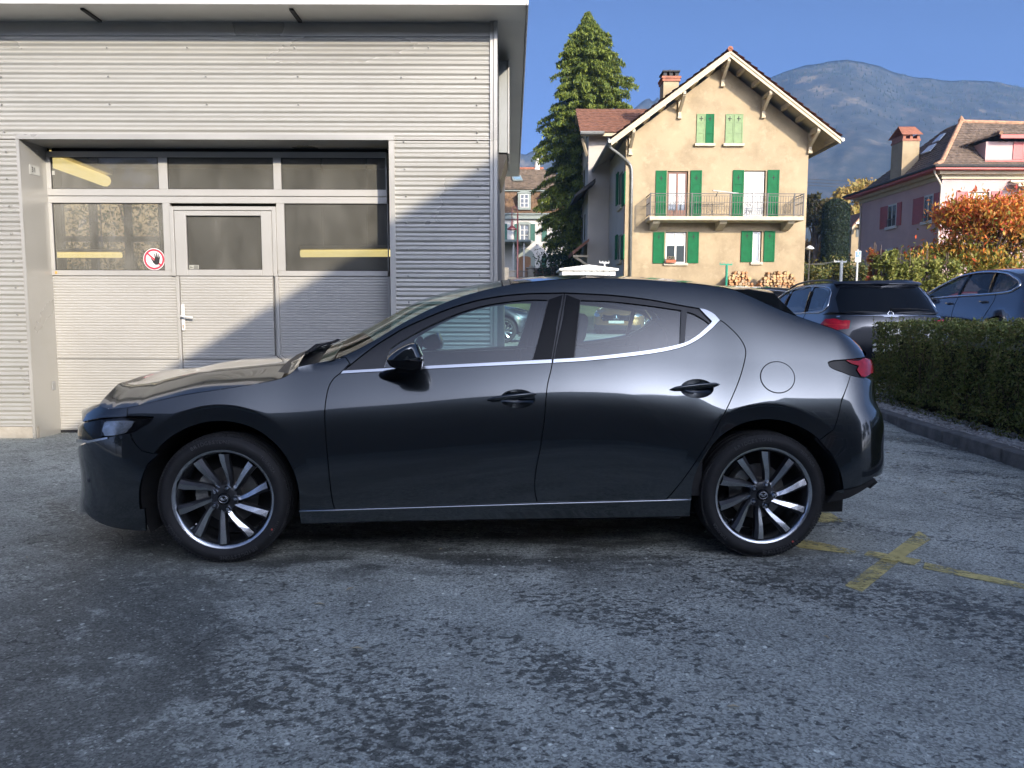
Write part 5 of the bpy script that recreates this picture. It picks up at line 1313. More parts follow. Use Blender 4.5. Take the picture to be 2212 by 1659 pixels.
# chimney with a little tiled hat
cY = 55.0; ca, cb = P((3000+838/1.508)/1.8228, 300, cY).x - PX0, P((3000+938/1.508)/1.8228, 300, cY).x - PX0
cq = lambda Y_: P(1970, (200+Y_/1.508)/1.8228, cY).z
ch = MB(); ch.box(ca, cb, 5.0, 6.6, cq(700)-.6, cq(535)); ch = ch.build('chimney', PLASTER, pink); mb = MB(); mb.box(ca-.05, cb+.05, 4.95, 6.65, cq(535)+.002, cq(522))
for f in (0, .42, .84): mb.box(ca + (cb-ca)*f, ca + (cb-ca)*(f+.16), 5.0, 6.6, cq(522), cq(498))
mb.build('chimney_collar', TILEO, ch)
mb = MB(); cm = (ca+cb)/2; mb.prism([Vector((ca-.15, 4.8, cq(500))), Vector((cb+.15, 4.8, cq(500))), Vector((cb+.05, 5.8, cq(436))), Vector((ca+.05, 5.8, cq(436)))], (0, .08, .05)); mb.prism([Vector((ca-.15, 6.8, cq(500))), Vector((cb+.15, 6.8, cq(500))), Vector((cb+.05, 5.8, cq(436))), Vector((ca+.05, 5.8, cq(436)))], (0, .08, .05)); hat = mb.build('chimney_hat', TILEO, ch)
# skylights on the left slope, left wall windows
def lx(px): return PX0*1640/(px-1106) - PY_
def lpx(X): return (3000 + X/1.508)/1.8228
def lw(Xa, Xb): return sorted((lx(lpx(Xa)), lx(lpx(Xb))))
def lz(Y_, y): return P(1900, (200 + Y_/1.508)/1.8228, PY_+y).z
for (sa, wa, wb, sb, t, bt) in ((662, 712, 758, 790, 920, 1042), (850, 920, 968, 1006, 865, 1010), (652, 705, 745, 778, 1185, 1290), (845, 905, 960, 1000, 1160, 1290)):
    ya, yb = lw(wa, wb); ym = (ya+yb)/2; z0, z1 = lz(bt, ym), lz(t, ym)
    w = MB(); w.box(-.012, .0, ya, yb, z0, z1); w = w.build('window', PANEG, pink)
    mb = MB()
    for (p, q_) in ((ya-.12, ya), (yb, yb+.12), ((ya+yb)/2-.05, (ya+yb)/2+.05)): mb.box(-.05, -.013, p, q_, z0, z1)
    mb.box(-.16, -.001, ya-.2, yb+.2, z0-.2, z0-.002); mb.box(-.05, -.013, ya-.12, yb+.12, z1, z1+.12); mb.build('window_frame', WHITEW, w)
    mb = MB()
    for k in range(9): y = ya + (yb-ya)*k/8; mb.box(-.14, -.125, y-.012, y+.012, z0, z0+.5)
    mb.box(-.145, -.12, ya, yb, z0+.48, z0+.53); mb.build('window_rail', IRON, w)
    for (a, b) in ((sa, wa), (wb, sb)):
        a2, b2 = lw(a, b); side_shutter(a2+.03, b2-.15, z0-.05, z1+.1, DREDSH, pink, x=-.02)
mb = MB(); mb.tube(spline([(-.9, -.6, ze+.1), (-.7, -.4, ze-.25), (-.12, -.1, ze-.9), (-.1, -.1, ze-1.6)], n=4) + [(-.1, -.1, pg)], .07, 8); mb.build('downpipe', mat('cream_pipe', (.50, .44, .36), rough=.5, var=.05), pink, smooth=True)
mb = MB(); mb.tube([(-.06, PLn+.3, ze-.1), (-.08, PLn-.1, ze-.8), (-.08, PLn-.1, pg)], .07, 8); mb.build('downpipe', MATS['cream_pipe'], pink)
mb = MB(); mb.box(-.02, -.001, .4, PLn, lz(1100, 5)-.06, lz(1100, 5)+.06); mb.build('string_course', PINK, pink)
for i, (X, t, bt) in enumerate(((965, 548, 580), (965, 590, 635))):
    f0, f1 = .62 - i*.22, .78 - i*.22
    A = mid[0].lerp(r0, f0); Bq = mid[2].lerp(rb_, f0); C = mid[0].lerp(r0, f1); D = mid[2].lerp(rb_, f1)
    a = A.lerp(Bq, .30); b = A.lerp(Bq, .46); c = C.lerp(D, .46); d = C.lerp(D, .30)
    mb = MB(); mb.prism([a + Vector((-.10, 0, .10)), b + Vector((-.10, 0, .10)), c + Vector((-.10, 0, .10)), d + Vector((-.10, 0, .10))], (-.05, 0, .06)); mb.build('skylight', mat('skylight_sheen', (.62, .66, .68), rough=.12, metal=.2, var=.1), pink)

# ===== small cream chalet between the cypress and the pink house
CY_ = 74.0
def rx(X): return P(lpx(X), 550, CY_).x
def rzv(Y_): return P(1850, (200 + Y_/1.508)/1.8228, CY_).z
CX0 = rx(527); Rr = lambda X: rx(X) - CX0
cot = thing('small_cream_house', 'small cream house with a decorated gable half hidden behind the pink house', 'house', (CX0, CY_, 0))
cg = ground_z(CY_) - .6; cw = Rr(700)
mb = MB(); mb.box(0, cw, 0, 8, cg, rzv(1055)); mb.prism([Vector((0, 0, rzv(1055))), Vector((Rr(625), 0, rzv(1055))), Vector((Rr(565), 0, rzv(985)))], (0, 8, 0)); mb.build('wall', PLASTER, cot)
ap = Vector((Rr(567), -1.0, rzv(972)))
for xx in (Rr(502), Rr(640)):
    ee = Vector((xx, -1.0, rzv(1052))); mb = MB(); mb.prism([ap, ee, ee - Vector((0, 0, .3)), ap - Vector((0, 0, .3))], (0, 9, 0)); rf = mb.build('roof', TRIM, cot); mb = MB(); mb.prism([ap + Vector((0, -.05, .002)), ee + Vector((0, -.05, .002)), ee + Vector((0, -.05, .14)), ap + Vector((0, -.05, .14))], (0, 9.2, 0)); mb.build('roof_tiles', TILE, rf)
mb = MB(); zb = rzv(1030); mb.bar((Rr(520), -1.02, zb), (Rr(615), -1.02, zb), .16); mb.bar((Rr(567), -1.02, zb), (Rr(567), -1.02, rzv(985)), .16); mb.bar((Rr(512), -.9, rzv(1050)), (Rr(530), -.05, rzv(1085)), .2); mb.build('gable_truss', WHITEW, cot)
window(cot, Rr(570), Rr(608), -.03, rzv(1103), rzv(1052), WHITEW, 2, 1)
for (a, b) in ((553, 569), (609, 622)): shutter(cot, Rr(a), Rr(b), -.03, rzv(1105), rzv(1052), mat('grey_shutter', (.09, .10, .10), rough=.6))
window(cot, Rr(585), Rr(607), -.03, rzv(1260), rzv(1190), WHITEW, 1, 1)
# ---------------------------------------------------------------- the grey hatchback in front
YAW = .0405
_A = Vector((math.cos(YAW), math.sin(YAW), 0)); _N = Vector((-math.sin(YAW), math.cos(YAW), 0))
HO = Vector((-.073, 3.755, 0)) + _N * .87
hero = thing('hatchback_car', 'dark grey hatchback car parked broadside in the foreground in front of the garage door', 'car', HO, YAW)
def c1(X, Y): return 109.7 + X*.41333, 548.6 + .41333*Y
def c2(X, Y): return 822.9 + X*.41333, 548.6 + .41333*Y
def c3(X, Y): return 1481.2 + X*.41333, 548.6 + .41333*Y
def C1(*p): return [c1(*q) for q in p]
def C2(*p): return [c2(*q) for q in p]
def C3(*p): return [c3(*q) for q in p]
_camO = np.array([0, 0, CAM_H]) - np.array(HO)
_a = np.array(_A); _n = np.array(_N)
_fx = np.array([np.array(_X)@_a, np.array(_X)@_n, _X.z]); _fu = np.array([np.array(_U)@_a, np.array(_U)@_n, _U.z]); _ff = np.array([np.array(_F)@_a, np.array(_F)@_n, _F.z])
_co = np.array([_camO@_a, _camO@_n, _camO[2]])
def projl(p):
    d = p - _co; z = d@_ff
    return np.array([1106 + FPX*(d@_fx)/z, 829.5 - FPX*(d@_fu)/z])
def plane(px, py, v):
    """(u, w) where the sight line meets the plane v in the car's frame"""
    r = _ff + _fx*((px-1106)/FPX) - _fu*((py-829.5)/FPX)
    q = _co + r*((v - _co[1])/r[1])
    return float(q[0]), float(q[2])
def on_skin(px, py):
    u, w = plane(px, py, -.86)
    for _ in range(6):
        w = min(max(w, .06), 1.43)
        v = float(HERO.skin(HERO.t_of_u(u, w), w)[1])
        u2, w2 = plane(px, py, v)
        u, w = .5*u + .5*u2, .5*w + .5*w2
    w = min(max(w, .06), 1.43)
    x = np.array([HERO.t_of_u(u, w), w]); lam = 1.
    tgt = np.array([px, py])
    f = lambda x: projl(HERO.pos(np.array(x[0]), np.array(x[1])))
    r = f(x) - tgt
    for _ in range(40):
        if r@r < .01: break
        J = np.stack([(f(x + np.array([2e-4, 0])) - f(x - np.array([2e-4, 0])))/4e-4, (f(x + np.array([0, 2e-4])) - f(x - np.array([0, 2e-4])))/4e-4], 1)
        d = -np.linalg.solve(J.T@J + lam*np.diag([50., 50.]), J.T@r)
        xn = x + np.clip(d, -.08, .08); xn[0] = min(max(xn[0], .02), 4.78); xn[1] = min(max(xn[1], .06), 1.432)
        rn = f(xn) - tgt
        if rn@rn < r@r: x, r, lam = xn, rn, lam*.4
        else: lam *= 4
        if lam > 1e7: break
    return float(x[0]), float(x[1])
def S_(pts, n=5, sm=True):
    """traced outline points on the body skin, splined"""
    q = [on_skin(*p) for p in pts]
    return spline(q, n=n) if sm and len(q) > 2 else q
def rev(l): return list(l)[::-1]
def uwt(pts): return [HERO.tw(u, w) for u, w in pts]

# --- shared seam lines
DF = S_(C1((1515, 622), (1480, 650), (1455, 690), (1440, 750), (1432, 830), (1437, 950), (1450, 1100), (1460, 1200), (1472, 1290), (1485, 1334)))
DD = S_(C2((960, 205), (945, 300), (920, 430), (897, 560), (888, 610), (868, 700), (855, 850), (835, 1000), (815, 1100), (803, 1200), (808, 1260), (818, 1302)))
DDb = S_(C2((897, 560), (888, 610), (868, 700), (855, 850), (835, 1000), (815, 1100), (803, 1200), (808, 1260), (818, 1302)))
DDt = S_(C2((960, 205), (945, 300), (920, 430), (897, 560)))
DR = S_(C2((1770, 347), (1792, 358), (1850, 410), (1888, 458), (1906, 505), (1900, 560), (1875, 650), (1830, 760), (1780, 860), (1700, 1000), (1600, 1150), (1530, 1240), (1490, 1283)))
RLf = S_(C1((1522, 614), (1560, 584), (1640, 520), (1700, 476), (1780, 426), (1860, 380)) + C2((300, 307), (450, 256), (600, 224), (750, 208), (960, 203)))
RLr = S_(C2((960, 203), (1200, 215), (1400, 238), (1550, 265), (1665, 285)))
TIPo = S_(C2((1665, 285), (1700, 293), (1740, 315), (1770, 347)))
BLf = S_(C1((1515, 626), (1640, 618), (1760, 612)) + C2((215, 602), (500, 588), (892, 570)))
BLr = S_(C2((900, 569), (1100, 556), (1400, 522), (1560, 490), (1650, 450), (1720, 397), (1770, 347)))
BUf = S_(C1((1528, 611), (1740, 599)) + C2((215, 587), (500, 572), (892, 552)), sm=False)
BUr = S_(C2((903, 551), (1100, 538), (1400, 504), (1570, 470), (1640, 436), (1690, 395), (1724, 362)))
SKl = S_(C1((1300, 1341),) + C1((1485, 1336),) + C2((818, 1303), (1490, 1285), (1620, 1281)), sm=False)
HS = S_(C1((312, 809), (400, 802), (500, 780), (700, 735), (900, 705), (1100, 672), (1200, 650), (1250, 625), (1290, 590)), n=6)
HF = S_(C1((253, 786), (262, 796), (280, 804), (312, 809)), n=4)
LT = [(.0, .742), (.10, .741)] + HF      # leading edge of the bonnet from the centre line
def arch_pts(uc, r, a0, a1, n=30, zc=.335):
    return uwt([(uc + r*math.cos(a), zc + r*math.sin(a)) for a in np.linspace(rad(a0), rad(a1), n)])

RA = .385
def arcs(uc): return [arch_pts(uc, r_, -2, 182, 72) for r_ in (.495, .480, .4685, .456, .442, .424, .405)]
# front wing
a_front_end = 152
fender = (HS[:-1] + S_(C1((1290, 590), (1360, 574), (1450, 556), (1540, 538)), n=4) + S_(C1((1540, 538), (1562, 573), (1515, 620)), sm=False)
          + DF[1:] + [on_skin(*c1(1300, 1341))] + arch_pts(UF, RA, -4, 151) + S_(C1((555, 1048), (475, 1030)), sm=False)
          + S_(C1((475, 1030), (440, 990), (415, 937)), n=3) + S_(C1((415, 937), (460, 915), (520, 880), (536, 854)), n=3)
          + S_(C1((536, 852), (480, 849), (400, 848)), sm=False) + [on_skin(*c1(400, 806))])
for sd in (1, -1): panel(HERO, fender, 'front_wing', PAINT, hero, sides=(sd,), lines=arcs(UF))
# front bumper with the painted strip above the lamps
nose_strip = LT + [on_skin(*c1(400, 803))] + S_(C1((400, 846), (380, 851), (270, 857), (210, 867), (165, 877)), n=3) + [(.12, .695), (0., .695)]
panel(HERO, nose_strip, 'nose_panel', PAINT, hero, sides=(1, -1), gap=.0012)
bump = ([(0., .545), (.16, .545)] + S_(C1((150, 1000), (165, 996), (235, 977), (300, 958), (410, 937)), n=3) + S_(C1((415, 938), (440, 990), (475, 1030)), n=3)
        + S_(C1((475, 1030), (556, 1049)), sm=False) + arch_pts(UF, RA, 153, 186, 12) + S_(C1((490, 1330), (497, 1440), (480, 1447), (330, 1432), (230, 1392), (180, 1348)), n=3) + [(.22, .105), (0., .105)])
bumper = panel(HERO, bump, 'front_bumper', PAINT, hero, sides=(1, -1), gap=.0012, lines=arcs(UF))
grille = [(0., .69), (.13, .69)] + S_(C1((165, 881), (210, 870), (262, 862)), sm=False) + S_(C1((262, 955), (240, 966), (150, 985)), sm=False) + [(.14, .55), (0., .55)]
gr = panel(HERO, grille, 'grille', BLACKGLOSS, hero, sides=(1, -1), gap=.001, lift=-.010)
wing_line = [(0., .553), (.12, .556)] + S_(C1((140, 966), (200, 975), (300, 957)), sm=False) + S_(C1((300, 966), (200, 988), (140, 984)), sm=False) + [(.12, .540), (0., .537)]
panel(HERO, wing_line, 'signature_wing', CHROME, hero, sides=(1, -1), gap=0, lift=.006, flange=.012)
# bumper corner vent crease + parking sensor
for sd in (-1, 1):
    p, n_ = HERO.frame(np.array([on_skin(*c1(190, 1082))[0]]), np.array([.42]))
    mb = MB(); q = Vector(p[0]) * 1; q.y *= -sd * 1.0; mb.lathe([(0, .003), (.011, .002), (.012, -.004)], 14, Matrix.Translation(q) @ Matrix.Rotation(rad(90 if sd < 0 else -90), 4, 'X')); mb.build('parking_sensor', BLACKTRIM, bumper, smooth=True)
# head lamps
hl = S_(C1((262, 862), (330, 855), (400, 849), (480, 850), (536, 852)), n=4) + S_(C1((534, 857), (518, 880), (460, 914), (412, 934), (340, 950), (262, 956)), n=4)
hlens = S_(C1((265, 884), (272, 876), (340, 871), (414, 870), (424, 882), (405, 910), (380, 937), (330, 945), (276, 950), (263, 925)), n=3)
for sd in (1, -1):
    h = panel(HERO, hl, 'headlight', BLACKGLOSS, hero, sides=(sd,), gap=.002, lift=-.030, flange=0)
    panel(HERO, hlens, 'lamp_reflector', REFLECT, h, sides=(sd,), gap=0, lift=-.012, flange=.012, grid=.012,
          dish=lambda t, w: .005*np.sin(t*75) + .0045*np.sin(w*230 + t*30))
    panel(HERO, hl, 'lens', LENS, h, sides=(sd,), gap=.004, lift=.001, flange=.004)
# doors
fd_poly = BLf + DDb[1:] + [on_skin(*c1(1487, 1335))] + rev(DF)[1:]
cupf = [(715 + 92*math.cos(a), 757 - 50*math.sin(a)) for a in np.linspace(0, 2*math.pi, 28, endpoint=False)]
cupr = [(1652 + 88*math.cos(a), 704 - 51*math.sin(a)) for a in np.linspace(0, 2*math.pi, 28, endpoint=False)]
CUPF = [on_skin(*c2(*p)) for p in cupf]; CUPR = [on_skin(*c2(*p)) for p in cupr]
rd_poly = BLr + DR[1:] + [on_skin(*c2(818, 1302))] + rev(DDb)[1:]
fglass = S_(C2((215, 584), (790, 551)), sm=False) + S_(C2((790, 551), (815, 470), (845, 350), (872, 236)), n=4) + S_(C2((872, 236), (800, 235), (700, 241), (550, 263), (400, 307), (250, 373), (100, 456), (45, 494)), n=4)[1:] + S_(C2((45, 494), (15, 592)), sm=False)
rglass = S_(C2((1045, 238), (1200, 244), (1400, 266), (1572, 291)), n=4) + S_(C2((1572, 291), (1565, 470)), sm=False) + S_(C2((1563, 471), (1400, 505), (1200, 528), (1014, 541)), n=4)[1:]
qglass = S_(C2((1602, 299), (1640, 311), (1690, 340), (1718, 362)), n=4) + S_(C2((1716, 364), (1690, 391), (1640, 436), (1589, 464)), n=4)
sail = S_(C1((1560, 600), (1640, 540), (1755, 487), (1740, 596)), sm=False)
fframe = RLf + DDt[1:] + rev(BUf)
rframe = RLr + S_(C2((1665, 286), (1727, 356), (1722, 364)), sm=False)[1:] + rev(BUr)[1:] + rev(DDt)[:-1]
bpf = S_(C2((876, 236), (952, 209), (893, 548), (794, 551)), sm=False); bpr = S_(C2((968, 209), (1043, 238), (1010, 540), (905, 547)), sm=False)
chf = BLf + rev(BUf); 
chr_ = BLr + rev(S_(C2((1665, 285), (1700, 293), (1740, 315), (1770, 347)))) + S_(C2((1665, 285), (1690, 312), (1730, 352)), n=3) + rev(BUr)
def cup_and_handle(parent, CUP, bar, sd):
    cx = np.mean([p[0] for p in CUP]); cw = np.mean([p[1] for p in CUP]); nr = 6
    V, NF_ = [], []
    ring = [np.array(p) for p in CUP]; c = np.array([cx, cw])
    for k in range(nr + 1):
        f = 1 - k/nr
        for p in ring:
            q = c + (p - c)*max(f, .02); x, n_ = HERO.frame(np.array([q[0]]), np.array([q[1]]))
            if n_[0, 1] > 0: n_ = -n_
            d = .040*(1 - f**2.0) + .001
            y = x[0] - n_[0]*d; V.append((y[0], y[1]*sd, y[2]))
    m = len(ring); Fc = [(k*m+i, k*m+(i+1) % m, (k+1)*m+(i+1) % m, (k+1)*m+i) for k in range(nr) for i in range(m)]
    me = raw_mesh('handle_cup', V, Fc, PAINT, True); bm = bmesh.new(); bm.from_mesh(me); bmesh.ops.recalc_face_normals(bm, faces=bm.faces)
    if sum(f.normal.y for f in bm.faces)*sd > 0: bmesh.ops.reverse_faces(bm, faces=bm.faces)
    bm.to_mesh(me); bm.free(); link('handle_cup', me, parent)
    # grip bar bridging the cup
    (x0, y0), (x1, y1) = bar
    mb = MB(); sec = []
    for f in np.linspace(0, 1, 11):
        t, w = on_skin(*c2(x0 + f*(x1-x0), y0 + f*(y1-y0)))
        x, n_ = HERO.frame(np.array([t]), np.array([w])); n_ = n_[0] if n_[0, 1] < 0 else -n_[0]
        hgt = (.0075 + .0065*math.sin(math.pi*f)**.7) * (1 if 0 < f < 1 else .25); out = .012 + .020*math.sin(math.pi*f)**.6
        c_ = x[0] + n_*out*.55
        for a in np.linspace(0, 2*math.pi, 12, endpoint=False):
            q = c_ + n_*out*.55*math.cos(a) + np.array([0, 0, 1.])*hgt*math.sin(a)
            sec.append((q[0], q[1]*sd, q[2]))
    mb.V = sec; mb.F = [(j*12+i, j*12+(i+1) % 12, (j+1)*12+(i+1) % 12, (j+1)*12+i) for j in range(10) for i in range(12)] + [tuple(range(12)), tuple(range(120, 132))]
    if sd < 0: mb.F = [f[::-1] for f in mb.F]
    o = mb.build('door_handle', PAINT, parent, smooth=True)
    bm = bmesh.new(); bm.from_mesh(o.data); bmesh.ops.recalc_face_normals(bm, faces=bm.faces); bm.to_mesh(o.data); bm.free()
def back_seam(line, parent, sd):  # dark strip added behind a shut line to stop light showing through
    panel(HERO, [(t-.035, w) for t, w in line] + [(t+.035, w) for t, w in rev(line)], 'seam_backing', RUBBER, parent, sides=(sd,), gap=0, lift=-.024, flange=0, grid=.05)
def door_trim(u0, u1, parent, sd):
    mb = MB()
    def fn(a, b):
        u = u0 + a*(u1-u0); w = .32 + b*(float(HERO.belt(u)) - .01 - .32)
        v = -float(HERO.half(u, w)) + .075 - .06*b**6
        return Vector((u, v*sd, w))
    mb.grid(fn, 10, 8); mb.build('door_trim', CABIN, parent, smooth=True)
for sd in (1, -1):
    d = panel(HERO, fd_poly, 'front_door', PAINT, hero, sides=(sd,), holes=(CUPF,))
    panel(HERO, fframe, 'window_frame', BLACKTRIM, d, sides=(sd,), gap=.002, lift=-.006, holes=(fglass,), flange=.02)
    panel(HERO, bpf, 'pillar_cover', BLACKGLOSS, d, sides=(sd,), gap=.002, lift=-.002, flange=.004)
    panel(HERO, fglass, 'window', GLASS, d, sides=(sd,), gap=-.002, lift=-.014, flange=0)
    panel(HERO, chf, 'chrome_strip', CHROME, d, sides=(sd,), gap=0, lift=.003, flange=.01)
    back_seam(DD, d, sd); back_seam(DF, d, sd); cup_and_handle(d, CUPF, ((555, 764), (812, 733)), sd); door_trim(-.86, .18, d, sd)
    d = panel(HERO, rd_poly, 'rear_door', PAINT, hero, sides=(sd,), holes=(CUPR,), lines=arcs(UR))
    panel(HERO, rframe, 'window_frame', BLACKTRIM, d, sides=(sd,), gap=.002, lift=-.006, holes=(rglass, qglass), flange=.02)
    panel(HERO, bpr, 'pillar_cover', BLACKGLOSS, d, sides=(sd,), gap=.002, lift=-.002, flange=.004)
    panel(HERO, rglass, 'window', GLASS, d, sides=(sd,), gap=-.002, lift=-.014, flange=0)
    panel(HERO, qglass, 'quarter_window', GLASS, d, sides=(sd,), gap=-.002, lift=-.014, flange=0)
    panel(HERO, chr_, 'chrome_strip', CHROME, d, sides=(sd,), gap=0, lift=.003, flange=.01)
    back_seam(DR, d, sd); cup_and_handle(d, CUPR, ((1510, 709), (1768, 684)), sd); door_trim(.20, 1.05, d, sd)
# side frame and rear quarter in one pressing
TL = S_(C3((745, 566), (760, 560), (800, 555), (900, 546), (938, 541)), n=3)
TLb = S_(C3((938, 652), (900, 644), (860, 634), (800, 611), (755, 590), (745, 568)), n=3)
seam_pts = uwt([(u, float(HERO.seam(u)) - .002) for u in np.linspace(-.80, 1.96, 90)])
BS = S_(C3((860, 640), (830, 730), (800, 840), (775, 915)), n=4)
quarter = (S_(C1((1564, 574), (1542, 541)), sm=False) + seam_pts + S_(C3((900, 528), (930, 545)), sm=False)[1:] + rev(TL)[1:] + rev(TLb)[1:-1]
           )
i_bs = min(range(len(TLb)), key=lambda i: abs(TLb[i][0] - BS[0][0]))
quarter = (S_(C1((1564, 574), (1542, 541)), sm=False) + seam_pts + [TL[-1]] + rev(TL)[1:] + rev(TLb[i_bs:])[1:] + BS + S_(C3((775, 917), (702, 971)), sm=False)
           + arch_pts(UR, RA, 37, 184) + S_(C2((1622, 1282), (1490, 1284)), sm=False) + rev(DR)[1:] + rev(TIPo)[1:] + rev(RLr)[1:] + rev(RLf)[1:])
for sd in (1, -1):
    q = panel(HERO, quarter, 'rear_quarter_panel', PAINT, hero, sides=(sd,), lines=arcs(UR))
    panel(HERO, quarter, 'pillar_trim', CABIN, q, sides=(sd,), gap=.012, lift=-.034, flange=0, grid=.07)
    fc = [on_skin(*c3(480 + x*math.cos(-.35) - y*math.sin(-.35), 645 - (x*math.sin(-.35) + y*math.cos(-.35)))) for x, y in [(93*math.cos(a), 83*math.sin(a)) for a in np.linspace(0, 2*math.pi, 48, endpoint=False)]]
    panel(HERO, fc, 'flap_gap', RUBBER, q, sides=(sd,), gap=0, lift=.0008, flange=0)
    panel(HERO, fc, 'fuel_flap', PAINT, q, sides=(sd,), gap=.0048, lift=.0022, flange=.003)
    tl = panel(HERO, TL + [(4.74, TL[-1][1]), (4.74, TLb[0][1])] + TLb[:-1], 'tail_light', BLACKGLOSS, hero, sides=(sd,), gap=.003, lift=-.004)
    red = S_(C3((838, 556), (938, 547)), sm=False) + [(4.7, TL[-1][1]-.008), (4.7, TLb[0][1] + .012)] + S_(C3((938, 642), (918, 640), (895, 606), (905, 585), (860, 570)), sm=False)
    panel(HERO, red, 'red_lens', REDLENS, tl, sides=(sd,), gap=0, lift=.0015, flange=.003)
rb = (TLb[:i_bs][::-1] if False else []) 
rbump = (BS + S_(C3((775, 917), (702, 971)), sm=False) + arch_pts(UR, RA, 36, 2, 14) + S_(C3((788, 1236), (870, 1222), (968, 1184)), n=3) + [(4.55, .385), (4.8, .385), (4.8, .76)] + [(4.6, .77)] + rev(TLb[:i_bs+1]) )
rbump = (rev(TLb[:i_bs+1]) + [(4.76, TLb[0][1]), (4.8, TLb[0][1]), (4.8, .36), (4.5, .36)] + S_(C3((985, 1165), (940, 1196), (870, 1222), (788, 1240)), n=3) + rev(arch_pts(UR, RA, 36, 2, 14)) + S_(C3((702, 971), (775, 917)), sm=False) + rev(BS))
panel(HERO, rbump, 'rear_bumper', PAINT, hero, sides=(1, -1), gap=.0012, lines=arcs(UR))
diff = S_(C3((788, 1243), (870, 1226), (940, 1200), (985, 1170)), n=3) + [(4.5, .355), (4.8, .355), (4.8, .30), (4.5, .30)] + S_(C3((985, 1196), (900, 1254), (830, 1284), (742, 1302)), n=3)
panel(HERO, diff, 'rear_diffuser', UNDER, hero, sides=(1, -1), gap=.001, lift=-.004)
tg = [(t, w) for t, w in TL[-1:]] + [(4.74, TL[-1][1]), (4.8, TL[-1][1]), (4.8, 1.04)] + [HERO.tw(1.99, float(HERO.seam(1.99)))]
loft_top(HERO, np.linspace(1.50, 1.965, 16), lambda u: .035, 'tailgate_window', DARKGLASS, hero)
panel(HERO, [HERO.tw(1.965, float(HERO.seam(1.965)))] + [TL[-1], (4.8, TL[-1][1]), (4.8, 1.075), (4.4, 1.075)], 'tailgate', PAINT, hero, sides=(1, -1), gap=0)
# sill skirt; a chrome tube imitates the light along its painted upper edge
sk_b = S_(C1((1310, 1406),) + C2((0, 1392), (1612, 1366)), sm=False)
for sd in (1, -1):
    s = panel(HERO, S_(C1((1300, 1343), (1485, 1338)) + C2((818, 1305), (1490, 1287), (1618, 1283)), sm=False) + rev(sk_b), 'side_skirt', PAINT, hero, sides=(sd,), gap=.001, lift=.010)
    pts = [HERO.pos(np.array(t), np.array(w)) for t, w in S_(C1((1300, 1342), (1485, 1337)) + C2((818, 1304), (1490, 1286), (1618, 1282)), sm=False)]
    MB().tube([Vector((p[0], (p[1] - .008)*sd, p[2])) for p in pts],   .0042, 8).build('skirt_glint', CHROME, s, smooth=True)
    pts = [HERO.pos(np.array(t), np.array(w)) for t, w in sk_b]
    MB().tube([Vector((p[0], (p[1] - .002)*sd, p[2])) for p in pts], .005, 8).build('skirt_rail', BLACKTRIM, s, smooth=True)
# bonnet, windscreen, roof, spoiler
_hs = [HERO.pos(np.array(t), np.array(w)) for t, w in LT + HS]
_hu = np.array([q[0] for q in _hs])
hood_c = smooth_tab([-2.30, -2.20, -2.05, -1.97, -1.79, -1.6, -1.4, -1.2, -1.0], [.006, .050, .088, .105, .118, .118, .108, .092, .07])
mb = MB(); X_ = np.linspace(-1, 1, 41); rows = []
for q in _hs:
    c = float(hood_c(q[0]))*min(1, abs(q[1])/.55 + .25)
    for x in X_:
        xx = math.copysign(abs(x)**.85, x)
        ridge = .012*math.exp(-((abs(xx) - .70)/.10)**2) * min(1, abs(q[1])/.6)
        mb.V.append((q[0] - .02*(1-xx*xx) * (1 if q[0] > -2.2 else 0), q[1]*-xx, q[2] + c*(.55*(1 - xx*xx) + .45*(1 - abs(xx)**6)) + ridge))
n_ = len(X_)
mb.F = [(j*n_+i, j*n_+i+1, (j+1)*n_+i+1, (j+1)*n_+i) for j in range(len(_hs)-1) for i in range(n_-1)]
o = mb.build('bonnet', PAINT, hero, smooth=True)
bm = bmesh.new(); bm.from_mesh(o.data); bmesh.ops.remove_doubles(bm, verts=bm.verts, dist=.0005); bmesh.ops.recalc_face_normals(bm, faces=bm.faces)
if sum(f.normal.z for f in bm.faces) < 0: bmesh.ops.reverse_faces(bm, faces=bm.faces)
bm.to_mesh(o.data); bm.free()
top_c = smooth_tab([-1.0, -.85, -.75, -.47, -.23, -.02, .15, .5, 1.0, 1.3, 1.7], [.075, .105, .115, .10, .065, .05, .042, .036, .036, .034, .03])
loft_top(HERO, np.linspace(-.90, .03, 34), top_c, 'windscreen', SCREEN, hero, drop=.002)
loft_top(HERO, np.linspace(.036, .075, 4), top_c, 'screen_seal', BLACKTRIM, hero, drop=.004)
loft_top(HERO, np.linspace(.078, 1.495, 48), top_c, 'roof', PAINT, hero)
loft_top(HERO, np.linspace(-.02, 1.25, 20), lambda u: float(top_c(u)) - .01, 'headliner', LINER, hero, drop=.035)
# dark strip of windscreen print at the top and the pillars
loft_top(HERO, np.linspace(-.10, .03, 8), lambda u: float(top_c(u)), 'screen_print', BLACKTRIM, hero, drop=.012)
